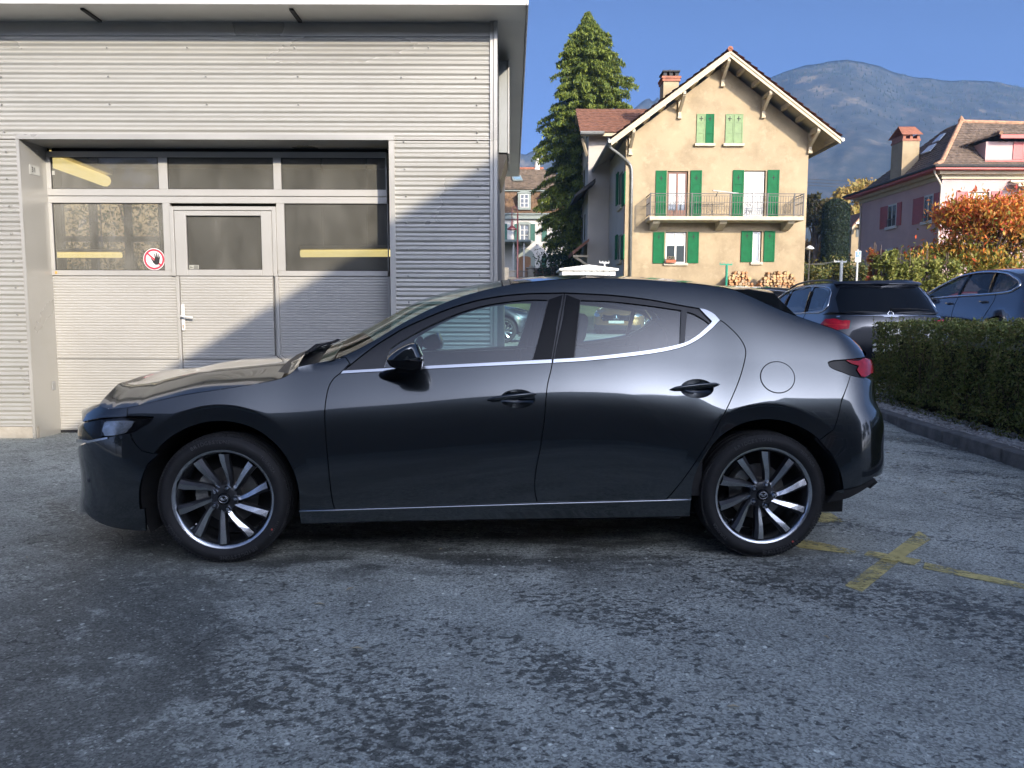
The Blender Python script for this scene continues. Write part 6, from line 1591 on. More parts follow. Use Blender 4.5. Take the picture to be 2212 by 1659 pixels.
# cowl and wipers
mb = MB()
hs_end = _hs[-1]
def cowl(a, b):
    x = 2*b - 1; u = -1.10 + a*.28
    w = np.interp(u, [-1.10, -.98, -.82], [.965, .945, 1.03]); v = float(HERO.half(u, min(w, .98))) - .012
    return Vector((u, v*x, w - .01 + float(np.interp(u, [-1.1, -.9, -.82], [.075, .07, .10]))*(1 - abs(x)**2.4)))
mb.grid(cowl, 8, 20); o = mb.build('cowl', BLACKTRIM, hero, smooth=True)
for (v0, v1, du) in ((-.50, .08, -.10), (.10, .60, -.09)):
    mb = MB(); pts = []
    for f in np.linspace(0, 1, 8):
        v = v0 + f*(v1-v0); u = -.90 + du + .03*f; w = .985 + .075*(1 - abs(v/.72)**2.4) + .012
        pts.append((u, v, w))
    mb.tube(pts, .007, 6); mb.tube([(pts[0][0] - .04, v0 + .02, pts[0][2] - .02), (pts[2][0] - .01, pts[2][1], pts[2][2] + .010), pts[4]], .007, 6)
    mb.build('wiper', RUBBER, hero, smooth=True)
spl = [plane(*c3(*p), -.53) for p in [(228, 188), (330, 186), (460, 207), (490, 240), (585, 330), (520, 324), (400, 271), (300, 227)]]
mb = MB(); ns = 17
for i in range(ns):
    x = -1 + 2*i/(ns-1); k = 1 - abs(x)**3; v = -.535*x
    for u, w in spl: mb.V.append((u + .05*k*(1 if u > 1.35 else 0), -v if False else v, w + .034*k))
m_ = len(spl); mb.F = [(i*m_+j, i*m_+(j+1) % m_, (i+1)*m_+(j+1) % m_, (i+1)*m_+j) for i in range(ns-1) for j in range(m_)] + [tuple(range(m_)), tuple(range((ns-1)*m_, ns*m_))[::-1]]
o = mb.build('roof_spoiler', PAINT, hero, smooth=True, angle=28)
bm = bmesh.new(); bm.from_mesh(o.data); bmesh.ops.recalc_face_normals(bm, faces=bm.faces); bm.to_mesh(o.data); bm.free()
# shark fin / aerial stays out of sight; underbody, arch liners
mb = MB(); mb.box(-1.85, 1.9, -.62, .62, .17, .26); mb.box(-.95, .95, -.80, .80, .19, .27); mb.box(-2.0, -1.78, -.6, .6, .17, .5); mb.box(1.85, 2.0, -.6, .6, .28, .7)
mb.box(-2.1, -.98, -.50, .50, .26, .66); mb.box(1.0, 1.95, -.60, .60, .26, .80)
mb.build('underbody', UNDER, hero)
for uc in (UF, UR):
    for sd in (-1, 1):
        mb = MB(); n = 26; V = []
        for y in (.50, .868):
            V += [Vector((uc + .400*math.cos(a), sd*y, .335 + .400*math.sin(a))) for a in np.linspace(rad(-6), rad(206 if uc < 0 else 186), n)]
        mb.V = [tuple(v) for v in V]; mb.F = [(i, i+1, n+i+1, n+i) for i in range(n-1)] + [tuple(range(n))]
        mb.build('arch_liner', UNDER, hero, smooth=False)
# wheels
wheel(hero, UF, -1, radius=.325, seed=0); wheel(hero, UR, -1, radius=.325, seed=1)
for uu in (UF, UR): wheel(hero, uu, 1, radius=.325, detail=False)
# mirrors
cap = [(1755, 547), (1772, 527), (1800, 504), (1850, 476), (1890, 463), (1916, 470), (1934, 505), (1943, 548), (1850, 553), (1770, 556)]
low = [(1757, 552), (1770, 557), (1850, 554), (1943, 549), (1945, 575), (1937, 602), (1900, 611), (1840, 604), (1790, 592), (1766, 574)]
def mirror(sd):
    c = plane(*c1(1850, 545), -.98)
    root = None
    for prof, nm, m in ((cap, 'wing_mirror', PAINT), (low, 'mirror_base', BLACKGLOSS)):
        pr = [plane(*p, -.98) for p in spline([c1(*q) for q in prof], n=4, closed=True)]
        vs = [-.865, -.89, -.93, -.98, -1.02, -1.045, -1.058, -1.062]; ks = [.80, .90, .97, 1.0, .96, .84, .62, .30]
        mb = MB(); k_ = len(pr)
        for v, k in zip(vs, ks): mb.V += [(c[0] + (u-c[0])*k, v*sd, c[1] + (w-c[1])*(k*.6 + .4 if v < -1 else k)) for u, w in pr]
        mb.F = [(j*k_+i, j*k_+(i+1) % k_, (j+1)*k_+(i+1) % k_, (j+1)*k_+i) for j in range(len(vs)-1) for i in range(k_)] + [tuple(range(k_)), tuple(range((len(vs)-1)*k_, len(vs)*k_))]
        o = mb.build(nm, m, root or hero, smooth=True, angle=55)
        bm = bmesh.new(); bm.from_mesh(o.data); bmesh.ops.recalc_face_normals(bm, faces=bm.faces); bm.to_mesh(o.data); bm.free()
        root = root or o
    a = plane(*c1(1772, 640), -.84); b = plane(*c1(1850, 607), -.93)
    mb = MB(); mb.V = []
    for f in np.linspace(0, 1, 6):
        cu = a[0] + f*(b[0]-a[0]); cw = a[1] + f*(b[1]-a[1]); v = -.80 - f*.15
        for q in np.linspace(0, 2*math.pi, 14, endpoint=False): mb.V.append((cu + (.062 - .008*f)*math.cos(q), v*sd, cw + (.032 - .018*f)*math.sin(q)))
    mb.F = [(j*14+i, j*14+(i+1) % 14, (j+1)*14+(i+1) % 14, (j+1)*14+i) for j in range(5) for i in range(14)] + [tuple(range(70, 84))]
    o = mb.build('mirror_stalk', BLACKGLOSS, root, smooth=True, angle=60)
    bm = bmesh.new(); bm.from_mesh(o.data); bmesh.ops.recalc_face_normals(bm, faces=bm.faces); bm.to_mesh(o.data); bm.free()
for sd in (1, -1): mirror(sd)
# cabin
def rounded(name, x0, x1, y0, y1, z0, z1, m, parent, r=.05, shear=0.):
    mb = MB(); mb.box(x0, x1, y0, y1, z0, z1); o = mb.build(name, m, parent, smooth=True)
    for v in o.data.vertices: v.co.x += shear*(v.co.z - z0)
    bv = o.modifiers.new('bevel', 'BEVEL'); bv.width = r; bv.segments = 3
    return o
rounded('dashboard', -1.02, -.52, -.66, .66, .62, .955, CABIN, hero, .07)
for sy in (-.37, .37):
    s = rounded('seat', -.25, .28, sy-.25, sy+.25, .30, .52, CABIN, hero, .07)
    rounded('seat_back', .18, .34, sy-.24, sy+.24, .45, 1.06, CABIN, s, .06, shear=.32)
    rounded('headrest', .39, .49, sy-.13, sy+.13, 1.08, 1.25, CABIN, s, .045, shear=.15)
s = rounded('rear_bench', .75, 1.2, -.62, .62, .32, .55, CABIN, hero, .07)
rounded('seat_back', 1.12, 1.27, -.62, .62, .50, 1.0, CABIN, s, .06, shear=.3)
for sy in (-.36, .36): rounded('headrest', 1.28, 1.36, sy-.12, sy+.12, 1.0, 1.10, CABIN, s, .035, shear=.15)
mb = MB(); ring = [Vector((-.47 + .05*math.sin(a), -.37 + .185*math.cos(a), .93 + .175*math.sin(a))) for a in np.linspace(0, 2*math.pi, 33)]
mb.tube(ring, .016, 8, caps=False); mb.box(-.50, -.45, -.53, -.21, .90, .94); mb.box(-.62, -.46, -.41, -.33, .86, .97); mb.build('steering_wheel', CABIN, hero, smooth=True, angle=40)
rounded('parcel_shelf', 1.32, 1.75, -.55, .55, .93, .96, CABIN, hero, .01)
rounded('rear_view_mirror', -.28, -.25, -.13, .13, 1.24, 1.31, CABIN, hero, .01)
# ---------------------------------------------------------------- other parked cars, cut from their own skins
def gen_shape(L0, L1, width, belt0, belt1, seam, nose_w, tail_w, hubs, LF=.6, LR=.45, NF=2.5, NR=2.8, lean=24, shoulder=.09, arch=(.34, .44)):
    return Shape(tilt=([.05, .15, .30, .45, .6, .72, .82, .92, 1.0, 1.1, 1.3], [-14, -8, -3, 1, 4, 9, 14, 19, 23, 25, 25]),
        shift=([-3, -1.4, 0, 1.4, 3], [-.06, -.06, .02, -.06, -.06]), wide=([-3, -1.4, 0, 1.4, 3], [width-.01, width+.012, width, width+.014, width-.008]),
        belt=([L0+.6, 0, L1-.3], [belt0, (belt0+belt1)/2, belt1]), seam=seam, nose=nose_w, tail=tail_w, LF=LF, LR=LR, NF=NF, NR=NR, hubs=hubs, arch=arch, lean=lean, shoulder=shoulder)
def quad_poly(sh, pts, n=6): return spline([sh.tw(u, w) for u, w in pts], n=n)
def gcar(root, sh, paint, windows, dims, rear=None, front=None, trim=CHROME, glass=DARKGLASS, rails=False, alloy=None, wr=.335, far=True):
    """root: the thing; dims: sill, bumper, belt line; windows: {'name': outline in (u, w)} on the side"""
    sill = dims['sill']; hb = sh.hubs; T = sh.AF + sh.MM + sh.AR; b = lambda u: float(sh.belt(u)) - .015
    us = np.linspace(dims['u0'], dims['u1'], 40)
    ra = dims.get('ra', .375)
    def arch(uc): return [sh.tw(uc + ra*math.cos(a), .34 + ra*math.sin(a)) for a in np.linspace(rad(-8), rad(188), 20)]
    top = [(0., dims['nose_top'])] + [sh.tw(u, min(b(u), float(np.interp(u, dims['hood_u'], dims['hood_w'])))) for u in us] + [(T, b(dims['u1']))]
    bot = [(T, dims['rb'])] + [sh.tw(dims['u1']-.1, dims['rb'])] + arch(hb[1]) + [sh.tw(hb[1]-.48, sill), sh.tw(hb[0]+.48, sill)] + arch(hb[0]) + [sh.tw(dims['u0']+.15, dims['fb']), (0., dims['fb'])]
    body = panel(sh, top + bot, 'body', paint, root, gap=0, sides=(1, -1), grid=.06)
    low = [(0., dims['fb']), sh.tw(dims['u0']+.15, dims['fb']), sh.tw(hb[0]-ra, .25), sh.tw(hb[0]-ra, .16), (0., .16)]
    panel(sh, low, 'front_valance', BLACKTRIM, root, gap=0, sides=(1, -1), grid=.08, lift=-.01)
    low = [(T, dims['rb']), sh.tw(dims['u1']-.1, dims['rb']), sh.tw(hb[1]+ra, .27), sh.tw(hb[1]+ra, .22), (T, .22)]
    panel(sh, low, 'rear_valance', BLACKTRIM, root, gap=0, sides=(1, -1), grid=.08, lift=-.01)
    # glasshouse
    gu0, gu1 = dims['gu']; seam = [sh.tw(u, float(sh.seam(u)) - .003) for u in np.linspace(gu0, gu1, 30)]
    gh = [sh.tw(u, b(u) + .0) for u in np.linspace(gu0, gu1, 20)]
    if rear: gh2 = [(T, b(gu1)), (T, float(sh.seam(gu1)) - .003)]
    else: gh2 = []
    holes = [quad_poly(sh, w, 4) if len(w) > 4 else spline([sh.tw(*p) for p in w] + [sh.tw(*w[0])], n=1)[:-1] for w in windows]
    rh = []
    if rear and 'glass' in rear: rh = [[q for q in rear['glass']]]
    outline = gh + gh2 + rev(seam)
    panel(sh, outline, 'glasshouse', paint, root, gap=0, sides=(1, -1), holes=holes + rh, grid=.06)
    for k, h in enumerate(holes):
        for sd in (1, -1): panel(sh, h, 'window', glass, root, gap=-.004, lift=-.008, sides=(sd,), flange=0, grid=.08)
    # bright line round the side glass
    allw = dims['trim_line']; pts = [sh.pos(np.array(t), np.array(w)) for t, w in spline([sh.tw(*p) for p in allw], n=6, closed=True)]
    for sd in (1, -1): MB().tube([Vector((p[0], p[1]*sd - .004*sd, p[2])) for p in pts + pts[:1]], dims.get('tr', .011), 6, caps=False).build('window_trim', trim, root, smooth=True)
    for u, wa, wb, dw in dims.get('pillars', ()):
        for sd in (1, -1):
            mb = MB(); n = 5; P0 = [sh.pos(np.array(sh.t_of_u(u + dw*f, wa + (wb-wa)*f)), np.array(wa + (wb-wa)*f)) for f in np.linspace(0, 1, n)]
            for i in range(n-1): mb.bar((P0[i][0], (P0[i][1] - .002)*sd, P0[i][2]), (P0[i+1][0], (P0[i+1][1] - .002)*sd, P0[i+1][2]), .05, .02, (0, 1, 0))
            mb.build('door_pillar', BLACKGLOSS, root)
    cr = lambda u: .035
    ws0, ws1, rf1 = dims['ws']
    loft_top(sh, np.linspace(ws0, ws1, 16), lambda u: float(np.interp(u, [ws0, ws1], [.09, .045])), 'windscreen', glass, root)
    roof = loft_top(sh, np.linspace(ws1+.004, rf1, 24), lambda u: float(np.interp(u, [ws1, 0, rf1], [.045, .04, .030])), 'roof', paint, root)
    # bonnet
    hs = [(0., dims['nose_top'])] + [sh.tw(u, min(b(u), float(np.interp(u, dims['hood_u'], dims['hood_w'])))) for u in np.linspace(dims['u0'], ws0+.05, 24)]
    q = [sh.pos(np.array(t), np.array(w)) for t, w in hs]; mb = MB(); X_ = np.linspace(-1, 1, 21)
    for p in q:
        c = .085*min(1, abs(p[1])/.6)
        for x in X_: mb.V.append((p[0], -p[1]*x, p[2] + c*(1-abs(x)**2.4)))
    mb.F = [(j*21+i, (j+1)*21+i, (j+1)*21+i+1, j*21+i+1) for j in range(len(q)-1) for i in range(20)]
    o = mb.build('bonnet', paint, root, smooth=True); bm = bmesh.new(); bm.from_mesh(o.data); bmesh.ops.remove_doubles(bm, verts=bm.verts, dist=.0005); bmesh.ops.recalc_face_normals(bm, faces=bm.faces)
    if sum(f.normal.z for f in bm.faces) < 0: bmesh.ops.reverse_faces(bm, faces=bm.faces)
    bm.to_mesh(o.data); bm.free()
    # shut lines and handles
    for line in dims.get('shut', ()):
        P0 = [sh.pos(np.array(t), np.array(w)) for t, w in spline([sh.tw(*p) for p in line], n=5)]
        for sd in (1, -1): MB().tube([Vector((p[0], p[1]*sd, p[2])) for p in P0], .0045, 4).build('door_gap', UNDER, root)
    for u, w in dims.get('handles', ()):
        for sd in (1, -1):
            mb = MB(); p0, p1 = [sh.pos(np.array(sh.t_of_u(uu, w)), np.array(w)) for uu in (u-.10, u+.10)]
            mb.tube([Vector((p0[0], (p0[1]-.002)*sd, w)), Vector((p0[0]+.03, (p0[1]-.03)*sd, w+.003)), Vector((p1[0]-.03, (p1[1]-.03)*sd, w+.008)), Vector((p1[0], (p1[1]-.002)*sd, w+.005))], [.010, .014, .014, .010], 8); mb.build('door_handle', paint, root, smooth=True)
    mb = MB(); mb.box(dims['u0']+.6, dims['u1']-.5, -.62, .62, .2, .45); mb.build('underbody', UNDER, root)
    mb = MB(); mb.box(-.75, dims['gu'][1]-.55, -.6, .6, .35, .62); mb.build('cabin_floor', CABIN, root)
    for sy in (-.36, .36):
        for su in (.1, .95):
            s = rounded('seat', su-.10, su+.10, sy-.22, sy+.22, .55, 1.05, CABIN, root, .05, shear=.25); rounded('headrest', su+.06, su+.16, sy-.12, sy+.12, 1.07, 1.22, CABIN, s, .04, shear=.1)
    for sd in (-1, 1):
        for u in hb:
            if sd == -1 or far: wheel(root, u, sd, radius=wr, y_face=dims.get('yf', .85), rim=wr*.74, detail=False, alloy=alloy or SILVER)
            mb = MB(); n = 14
            for y in (.5, .84): mb.V += [(u + (ra+.012)*math.cos(a), sd*y, .34 + (ra+.012)*math.sin(a)) for a in np.linspace(rad(-20), rad(200), n)]
            mb.F = [(i, i+1, n+i+1, n+i) for i in range(n-1)] + [tuple(range(n))]; mb.build('arch_liner', UNDER, root)
        # mirror
        mu, mw = dims['mirror']; p = sh.pos(np.array(sh.t_of_u(mu, mw)), np.array(mw)); mb = MB()
        sec = [(0, .02), (.05, .05), (.14, .085), (.22, .075), (.25, .03)]
        for d, r in sec: mb.V += [(p[0] + r*1.1*math.cos(a), (p[1] - d)*sd, p[2] + .07 + r*.8*math.sin(a)) for a in np.linspace(0, 6.283, 10, endpoint=False)]
        mb.F = [(j*10+i, j*10+(i+1) % 10, (j+1)*10+(i+1) % 10, (j+1)*10+i) for j in range(4) for i in range(10)] + [tuple(range(40, 50))]; mb.build('wing_mirror', paint, root, smooth=True)
    return roof
def star(centre, r, normal_rot, m, parent, name='star_emblem'):
    """three-pointed star in a ring, built in the xz plane"""
    M = Matrix.Translation(centre) @ normal_rot; mb = MB()
    mb.tube([M @ Vector((r*math.cos(a), 0, r*math.sin(a))) for a in np.linspace(0, 2*math.pi, 25)], r*.10, 6, caps=False)
    for k in range(3):
        a = rad(90 + 120*k); d = Vector((math.cos(a), 0, math.sin(a))); s = Vector((-math.sin(a), 0, math.cos(a)))
        V = [M @ v for v in (s*r*.17, -s*r*.17, d*r*.97, Vector((0, -r*.12, 0)))]; mb.add(V, [(0, 3, 2), (3, 1, 2), (0, 2, 1)])
    return mb.build(name, m, parent)
NAVY = paint_mat('dark_navy_paint', (.010, .013, .021), metal=.2, rough=.3)
STEEL = paint_mat('steel_blue_paint', (.090, .102, .125), metal=.8, rough=.25)
GOLD = paint_mat('bronze_gold_paint', (.30, .17, .065), metal=.75, rough=.35)
BLACKP = paint_mat('black_paint', (.015, .016, .018), metal=.4, rough=.3)
REDP = paint_mat('red_paint', (.30, .045, .035), metal=.3, rough=.35)

# --- dark estate car seen from behind, left
wag = gen_shape(-2.35, 2.35, .885, .93, 1.0, ([-1.2, -.95, -.6, -.2, .1, .6, 1.2, 1.8, 2.4], [.93, 1.02, 1.20, 1.345, 1.40, 1.435, 1.435, 1.42, 1.41]),
    ([.05, .2, .5, .7, .85, 1.3], [-2.25, -2.33, -2.35, -2.3, -2.1, -1.2]), ([.15, .3, .5, .7, .9, 1.0, 1.2, 1.36, 1.45], [2.26, 2.33, 2.35, 2.33, 2.29, 2.24, 2.08, 1.95, 1.88]), (-1.42, 1.42), LF=.6, LR=.34, NR=3.0, lean=20)
Tw = wag.AF + wag.MM + wag.AR
wy0 = 12.35; wbase = P(1925, 690, wy0 - .1)
ang = rad(78)          # the car's nose points away from us
est = thing('estate_car', 'dark blue estate car seen from behind, parked beyond the clipped hedge', 'car', (P(1905, 690, wy0).x - 2.3*math.cos(ang)*-1*0, wy0, .26), 0)
# the tail (u = +) faces the camera: rotate so that +u points to -y and a little to the right
est.scale = (1.06, 1.06, 1.06); est.rotation_euler = (0, 0, rad(-92)); est.location = (P(1922, 690, 10.8).x + .08, 10.8 + 2.35, ground_z(11.6) - .09)
w1 = [(-.80, .97), (-.45, 1.16), (-.12, 1.295), (.14, 1.335), (.16, 1.0)]; w2 = [(.24, 1.0), (.22, 1.34), (.65, 1.365), (1.02, 1.37), (1.16, 1.02)]; w3 = [(1.24, 1.025), (1.10, 1.37), (1.40, 1.36), (1.68, 1.32), (1.80, 1.22), (1.82, 1.05)]
rg = [(4.40, 1.02), (4.8, 1.02), (4.8, 1.36), (4.38, 1.36), (4.33, 1.22)]
gcar(est, wag, NAVY, [w1, w2, w3], dict(sill=.20, u0=-2.15, u1=2.15, rb=.36, fb=.24, nose_top=.74, hood_u=[-2.3, -1.9, -1.1, 3], hood_w=[.72, .82, .93, 2.], gu=(-.93, 1.88), ws=(-.95, .02, 1.90), trim_line=[(-.86, .96), (-.45, 1.185), (-.1, 1.33), (.6, 1.395), (1.2, 1.395), (1.70, 1.355), (1.86, 1.23), (1.86, 1.035), (1.2, 1.005), (.2, .985)], pillars=[(.20, 1.0, 1.31, -.02), (1.20, 1.02, 1.32, -.12)], mirror=(-.72, .96), shut=[[(-.9, .93), (-1.0, .7), (-.9, .3)], [(.2, .98), (.2, .7), (.22, .25)], [(1.25, 1.0), (1.15, .7), (.95, .4)]], handles=((.05, .86), (1.0, .88))), rear=dict(glass=rg))
panel(wag, rg, 'rear_window', mat('rear_dark_glass', (.006, .008, .011), rough=.04, var=0, spec=.18), est, gap=0, lift=-.006, sides=(1, -1), flange=0)
panel(wag, [(4.30, 1.372), (4.8, 1.376), (4.8, 1.425), (4.25, 1.41)], 'roof_spoiler', NAVY, est, gap=0, lift=.05, sides=(1, -1), flange=.05)
tlp = [wag.tw(1.98, .86), wag.tw(2.05, .93), (4.35, .935), (4.55, .91), (4.55, .80), (4.40, .775), wag.tw(2.10, .78)]
for sd in (1, -1):
    tl_ = panel(wag, tlp, 'tail_light', REDLENS, est, gap=.004, lift=.006, sides=(sd,), flange=.01)
    panel(wag, [(4.20, .835), (4.52, .835), (4.52, .865), (4.20, .875)], 'light_bar', mat('bright_red_lens', (.55, .03, .03), rough=.15, var=0), tl_, gap=0, lift=.011, sides=(sd,), flange=0)
panel(wag, [(4.38, .945), (4.8, .955), (4.8, .985), (4.38, .965)], 'chrome_strip', CHROME, est, gap=0, lift=.012, sides=(1, -1), flange=.01)
p_ = wag.pos(np.array(4.795), np.array(1.02)); star((p_[0]+.012, 0, .998), .036, Matrix.Rotation(rad(90), 4, 'Z') @ Matrix.Rotation(rad(-12), 4, 'X'), CHROME, est)
pA, pB, pC = [wag.pos(np.array(4.795), np.array(w)) for w in (1.045, 1.05, 1.07)]
mb = MB(); mb.tube([Vector((pA[0]+.02, 0, 1.06)), Vector((pB[0]+.025, .25, 1.065)), Vector((pB[0]+.0, .52, 1.055))], [.016, .010, .006], 6); mb.build('rear_wiper', RUBBER, est, smooth=True)
for sd in (1, -1):
    pts = [wag.pos(np.array(wag.t_of_u(u, float(wag.seam(u)))), np.array(float(wag.seam(u)))) for u in np.linspace(-.1, 1.75, 14)]
    mb = MB(); mb.tube([Vector((q[0], (q[1]+.03)*sd, q[2] + .035*math.sin(math.pi*(i/13))**.3 + .012)) for i, q in enumerate(pts)], .016, 6); mb.build('roof_rail', mat('black_rail', (.05, .05, .05), rough=.3, metal=.4), est, smooth=True)
mb = MB(); mb.box(-.01, .012, -.26, .26, .50, .61); mb.build('number_plate', WPAINT, est, loc=(2.345, 0, 0))

# --- steel-blue coupe SUV, side on, right edge
suv = gen_shape(-2.36, 2.36, .945, 1.05, 1.13, ([-1.25, -1.0, -.6, -.2, .2, .6, 1.0, 1.4, 1.8, 2.1, 2.4], [1.05, 1.13, 1.32, 1.455, 1.53, 1.545, 1.52, 1.45, 1.33, 1.20, 1.10]),
    ([.05, .3, .5, .8, 1.0, 1.4], [-2.25, -2.33, -2.36, -2.32, -2.1, -1.2]), ([.15, .35, .6, .9, 1.05, 1.2, 1.5], [2.22, 2.32, 2.36, 2.33, 2.28, 2.12, 1.8]), (-1.43, 1.44), LF=.6, LR=.5, lean=24, arch=(.40, .50))
sy0 = 14.3
su = thing('coupe_suv', 'steel blue coupe SUV parked beyond the hedge at the right edge', 'car', (9.1, 14.35, ground_z(14.6) - .0), rad(-90)); su.scale = (1.03, 1.03, 1.03)
q1 = [(-.92, 1.10), (-.55, 1.30), (-.2, 1.42), (.12, 1.475), (.14, 1.115)]; q2 = [(.22, 1.115), (.20, 1.48), (.55, 1.49), (.86, 1.475), (.98, 1.13)]; q3 = [(1.04, 1.135), (.93, 1.465), (1.25, 1.42), (1.52, 1.33), (1.62, 1.22), (1.50, 1.16)]
gcar(su, suv, STEEL, [q1, q2, q3], dict(sill=.30, u0=-2.15, u1=2.15, rb=.45, fb=.32, nose_top=.88, hood_u=[-2.3, -1.9, -1.1, 3], hood_w=[.86, .96, 1.05, 2.], gu=(-1.0, 2.0), ws=(-1.0, .02, 1.45), trim_line=[(-.98, 1.085), (-.55, 1.325), (-.2, 1.445), (.3, 1.505), (.8, 1.50), (1.25, 1.445), (1.56, 1.345), (1.68, 1.215), (1.5, 1.145), (.9, 1.115), (.1, 1.098)], pillars=[(.18, 1.11, 1.48, 0), (1.01, 1.13, 1.47, -.1)], mirror=(-.85, 1.09), shut=[[(-1.0, 1.05), (-1.08, .8), (-1.0, .4)], [(.2, 1.10), (.2, .8), (.22, .35)], [(1.2, 1.12), (1.22, .9), (1.0, .5)]], handles=((.02, .97), (1.0, .99)), ra=.42, yf=.90, tr=.022), trim=CHROME, wr=.365)
loft_top(suv, np.linspace(1.455, 2.05, 12), lambda u: .03, 'rear_window', DARKGLASS, su)
tq = [suv.tw(1.95, .98), suv.tw(2.05, 1.05), (4.35, 1.06), (4.7, 1.03), (4.7, .96), (4.35, .94)]
for sd in (1, -1): panel(suv, tq, 'tail_light', REDLENS, su, gap=.004, lift=.006, sides=(sd,), flange=.01)

# --- bronze-gold hatchback facing us, seen through the hatchback's windows
gs_ = gen_shape(-2.15, 2.15, .88, .92, .98, ([-1.2, -.95, -.5, -.1, .3, .8, 1.3, 1.7, 2.2], [.93, 1.02, 1.23, 1.36, 1.40, 1.38, 1.31, 1.18, 1.0]),
    ([.05, .2, .5, .7, .82, 1.3], [-2.05, -2.12, -2.15, -2.12, -1.95, -1.1]), ([.15, .3, .6, .9, 1.1, 1.4], [2.05, 2.13, 2.15, 2.1, 1.9, 1.6]), (-1.34, 1.34))
go = thing('bronze_hatchback', 'bronze-gold hatchback facing the camera, seen through the rear window of the grey car', 'car', (P(1352, 690, 28.0).x, 28.0, ground_z(28)), rad(90 - 17))
g1 = [(-.72, .97), (-.4, 1.16), (0, 1.30), (.14, 1.32), (.16, .99)]; g2 = [(.24, .99), (.22, 1.32), (.7, 1.30), (1.05, 1.22), (1.15, 1.05)]
gcar(go, gs_, GOLD, [g1, g2], dict(sill=.22, u0=-1.98, u1=1.98, rb=.4, fb=.26, nose_top=.72, hood_u=[-2.1, -1.75, -1.1, 3], hood_w=[.70, .80, .92, 2.], gu=(-.93, 1.6), ws=(-.95, 0., 1.5), trim_line=[(-.78, .955), (-.4, 1.185), (0, 1.325), (.5, 1.345), (1.0, 1.27), (1.22, 1.10), (1.1, 1.0), (.2, .975)], pillars=[(.2, .99, 1.31, 0)], mirror=(-.7, .96)), wr=.325, far=True)
T_ = gs_.AF
hlg = [(.34, .63), (.44, .72), (.72, .735), gs_.tw(-1.62, .76), gs_.tw(-1.78, .64), (.5, .60)]
for sd in (1, -1):
    h = panel(gs_, hlg, 'headlight', REFLECT, go, gap=.004, lift=.004, sides=(sd,), flange=.01); panel(gs_, hlg, 'lens', LENS, h, gap=.006, lift=.010, sides=(sd,), flange=0)
panel(gs_, [(0, .45), (.26, .45), (.34, .56), (.28, .68), (0, .69)], 'grille', BLACKGLOSS, go, gap=0, lift=.003, sides=(1, -1))
for z in (.53, .60): panel(gs_, [(0, z), (.30, z), (.30, z+.028), (0, z+.028)], 'grille_bar', CHROME, go, gap=0, lift=.012, sides=(1, -1))
panel(gs_, [(0, .24), (.62, .25), (.60, .36), (.3, .33), (0, .33)], 'lower_intake', BLACKTRIM, go, gap=0, lift=.004, sides=(1, -1))
star((-2.185, 0, .585), .098, Matrix.Rotation(rad(-90), 4, 'Z'), CHROME, go)
mb = MB(); mb.box(-.008, .008, -.26, .26, .385, .475); mb.build('number_plate', WPAINT, go, loc=(-2.168, 0, 0))

# --- dark blue car behind the workshop corner, a black car and a red one further off
def sedan(nm, label, paint, loc, rz, grp=None):
    t = thing(nm, label, 'car', loc, rz)
    gcar(t, gs_, paint, [g1, g2], dict(sill=.22, u0=-1.98, u1=1.98, rb=.4, fb=.26, nose_top=.72, hood_u=[-2.1, -1.75, -1.1, 3], hood_w=[.70, .80, .92, 2.], gu=(-.93, 1.6), ws=(-.95, 0., 1.5), trim_line=[(-.78, .955), (-.4, 1.185), (0, 1.325), (.5, 1.345), (1.0, 1.27), (1.22, 1.10), (1.1, 1.0), (.2, .975)], pillars=[(.2, .99, 1.31, 0)], mirror=(-.7, .96)), wr=.325)
    loft_top(gs_, np.linspace(1.505, 1.95, 10), lambda u: .03, 'rear_window', DARKGLASS, t)
    panel(gs_, [(0, .45), (.26, .45), (.34, .56), (.28, .68), (0, .69)], 'grille', BLACKGLOSS, t, gap=0, lift=.003, sides=(1, -1))
    for sd in (1, -1):
        panel(gs_, hlg, 'headlight', REFLECT, t, gap=.004, lift=.004, sides=(sd,), flange=.01)
        panel(gs_, [gs_.tw(1.8, .80), gs_.tw(1.85, .9), (4.6, .9), (4.6, .78)], 'tail_light', REDLENS, t, gap=.004, lift=.004, sides=(sd,), flange=.01)
    return t
sedan('parked_car', 'dark blue car half hidden by the corner of the workshop, seen through the front window', NAVY, (P(1088, 700, 19.0).x - 1.34, 19.9, ground_z(19)), rad(180))
sedan('parked_car', 'black car whose roof just shows above the tail of the grey hatchback', BLACKP, (P(1612, 640, 17.0).x, 17.2, ground_z(17) - .06), rad(-12))
sedan('parked_car', 'reddish car mostly hidden between the estate car and the SUV', REDP, (P(1990, 640, 21.0).x + .8, 21.3, ground_z(21) - .05), rad(8))
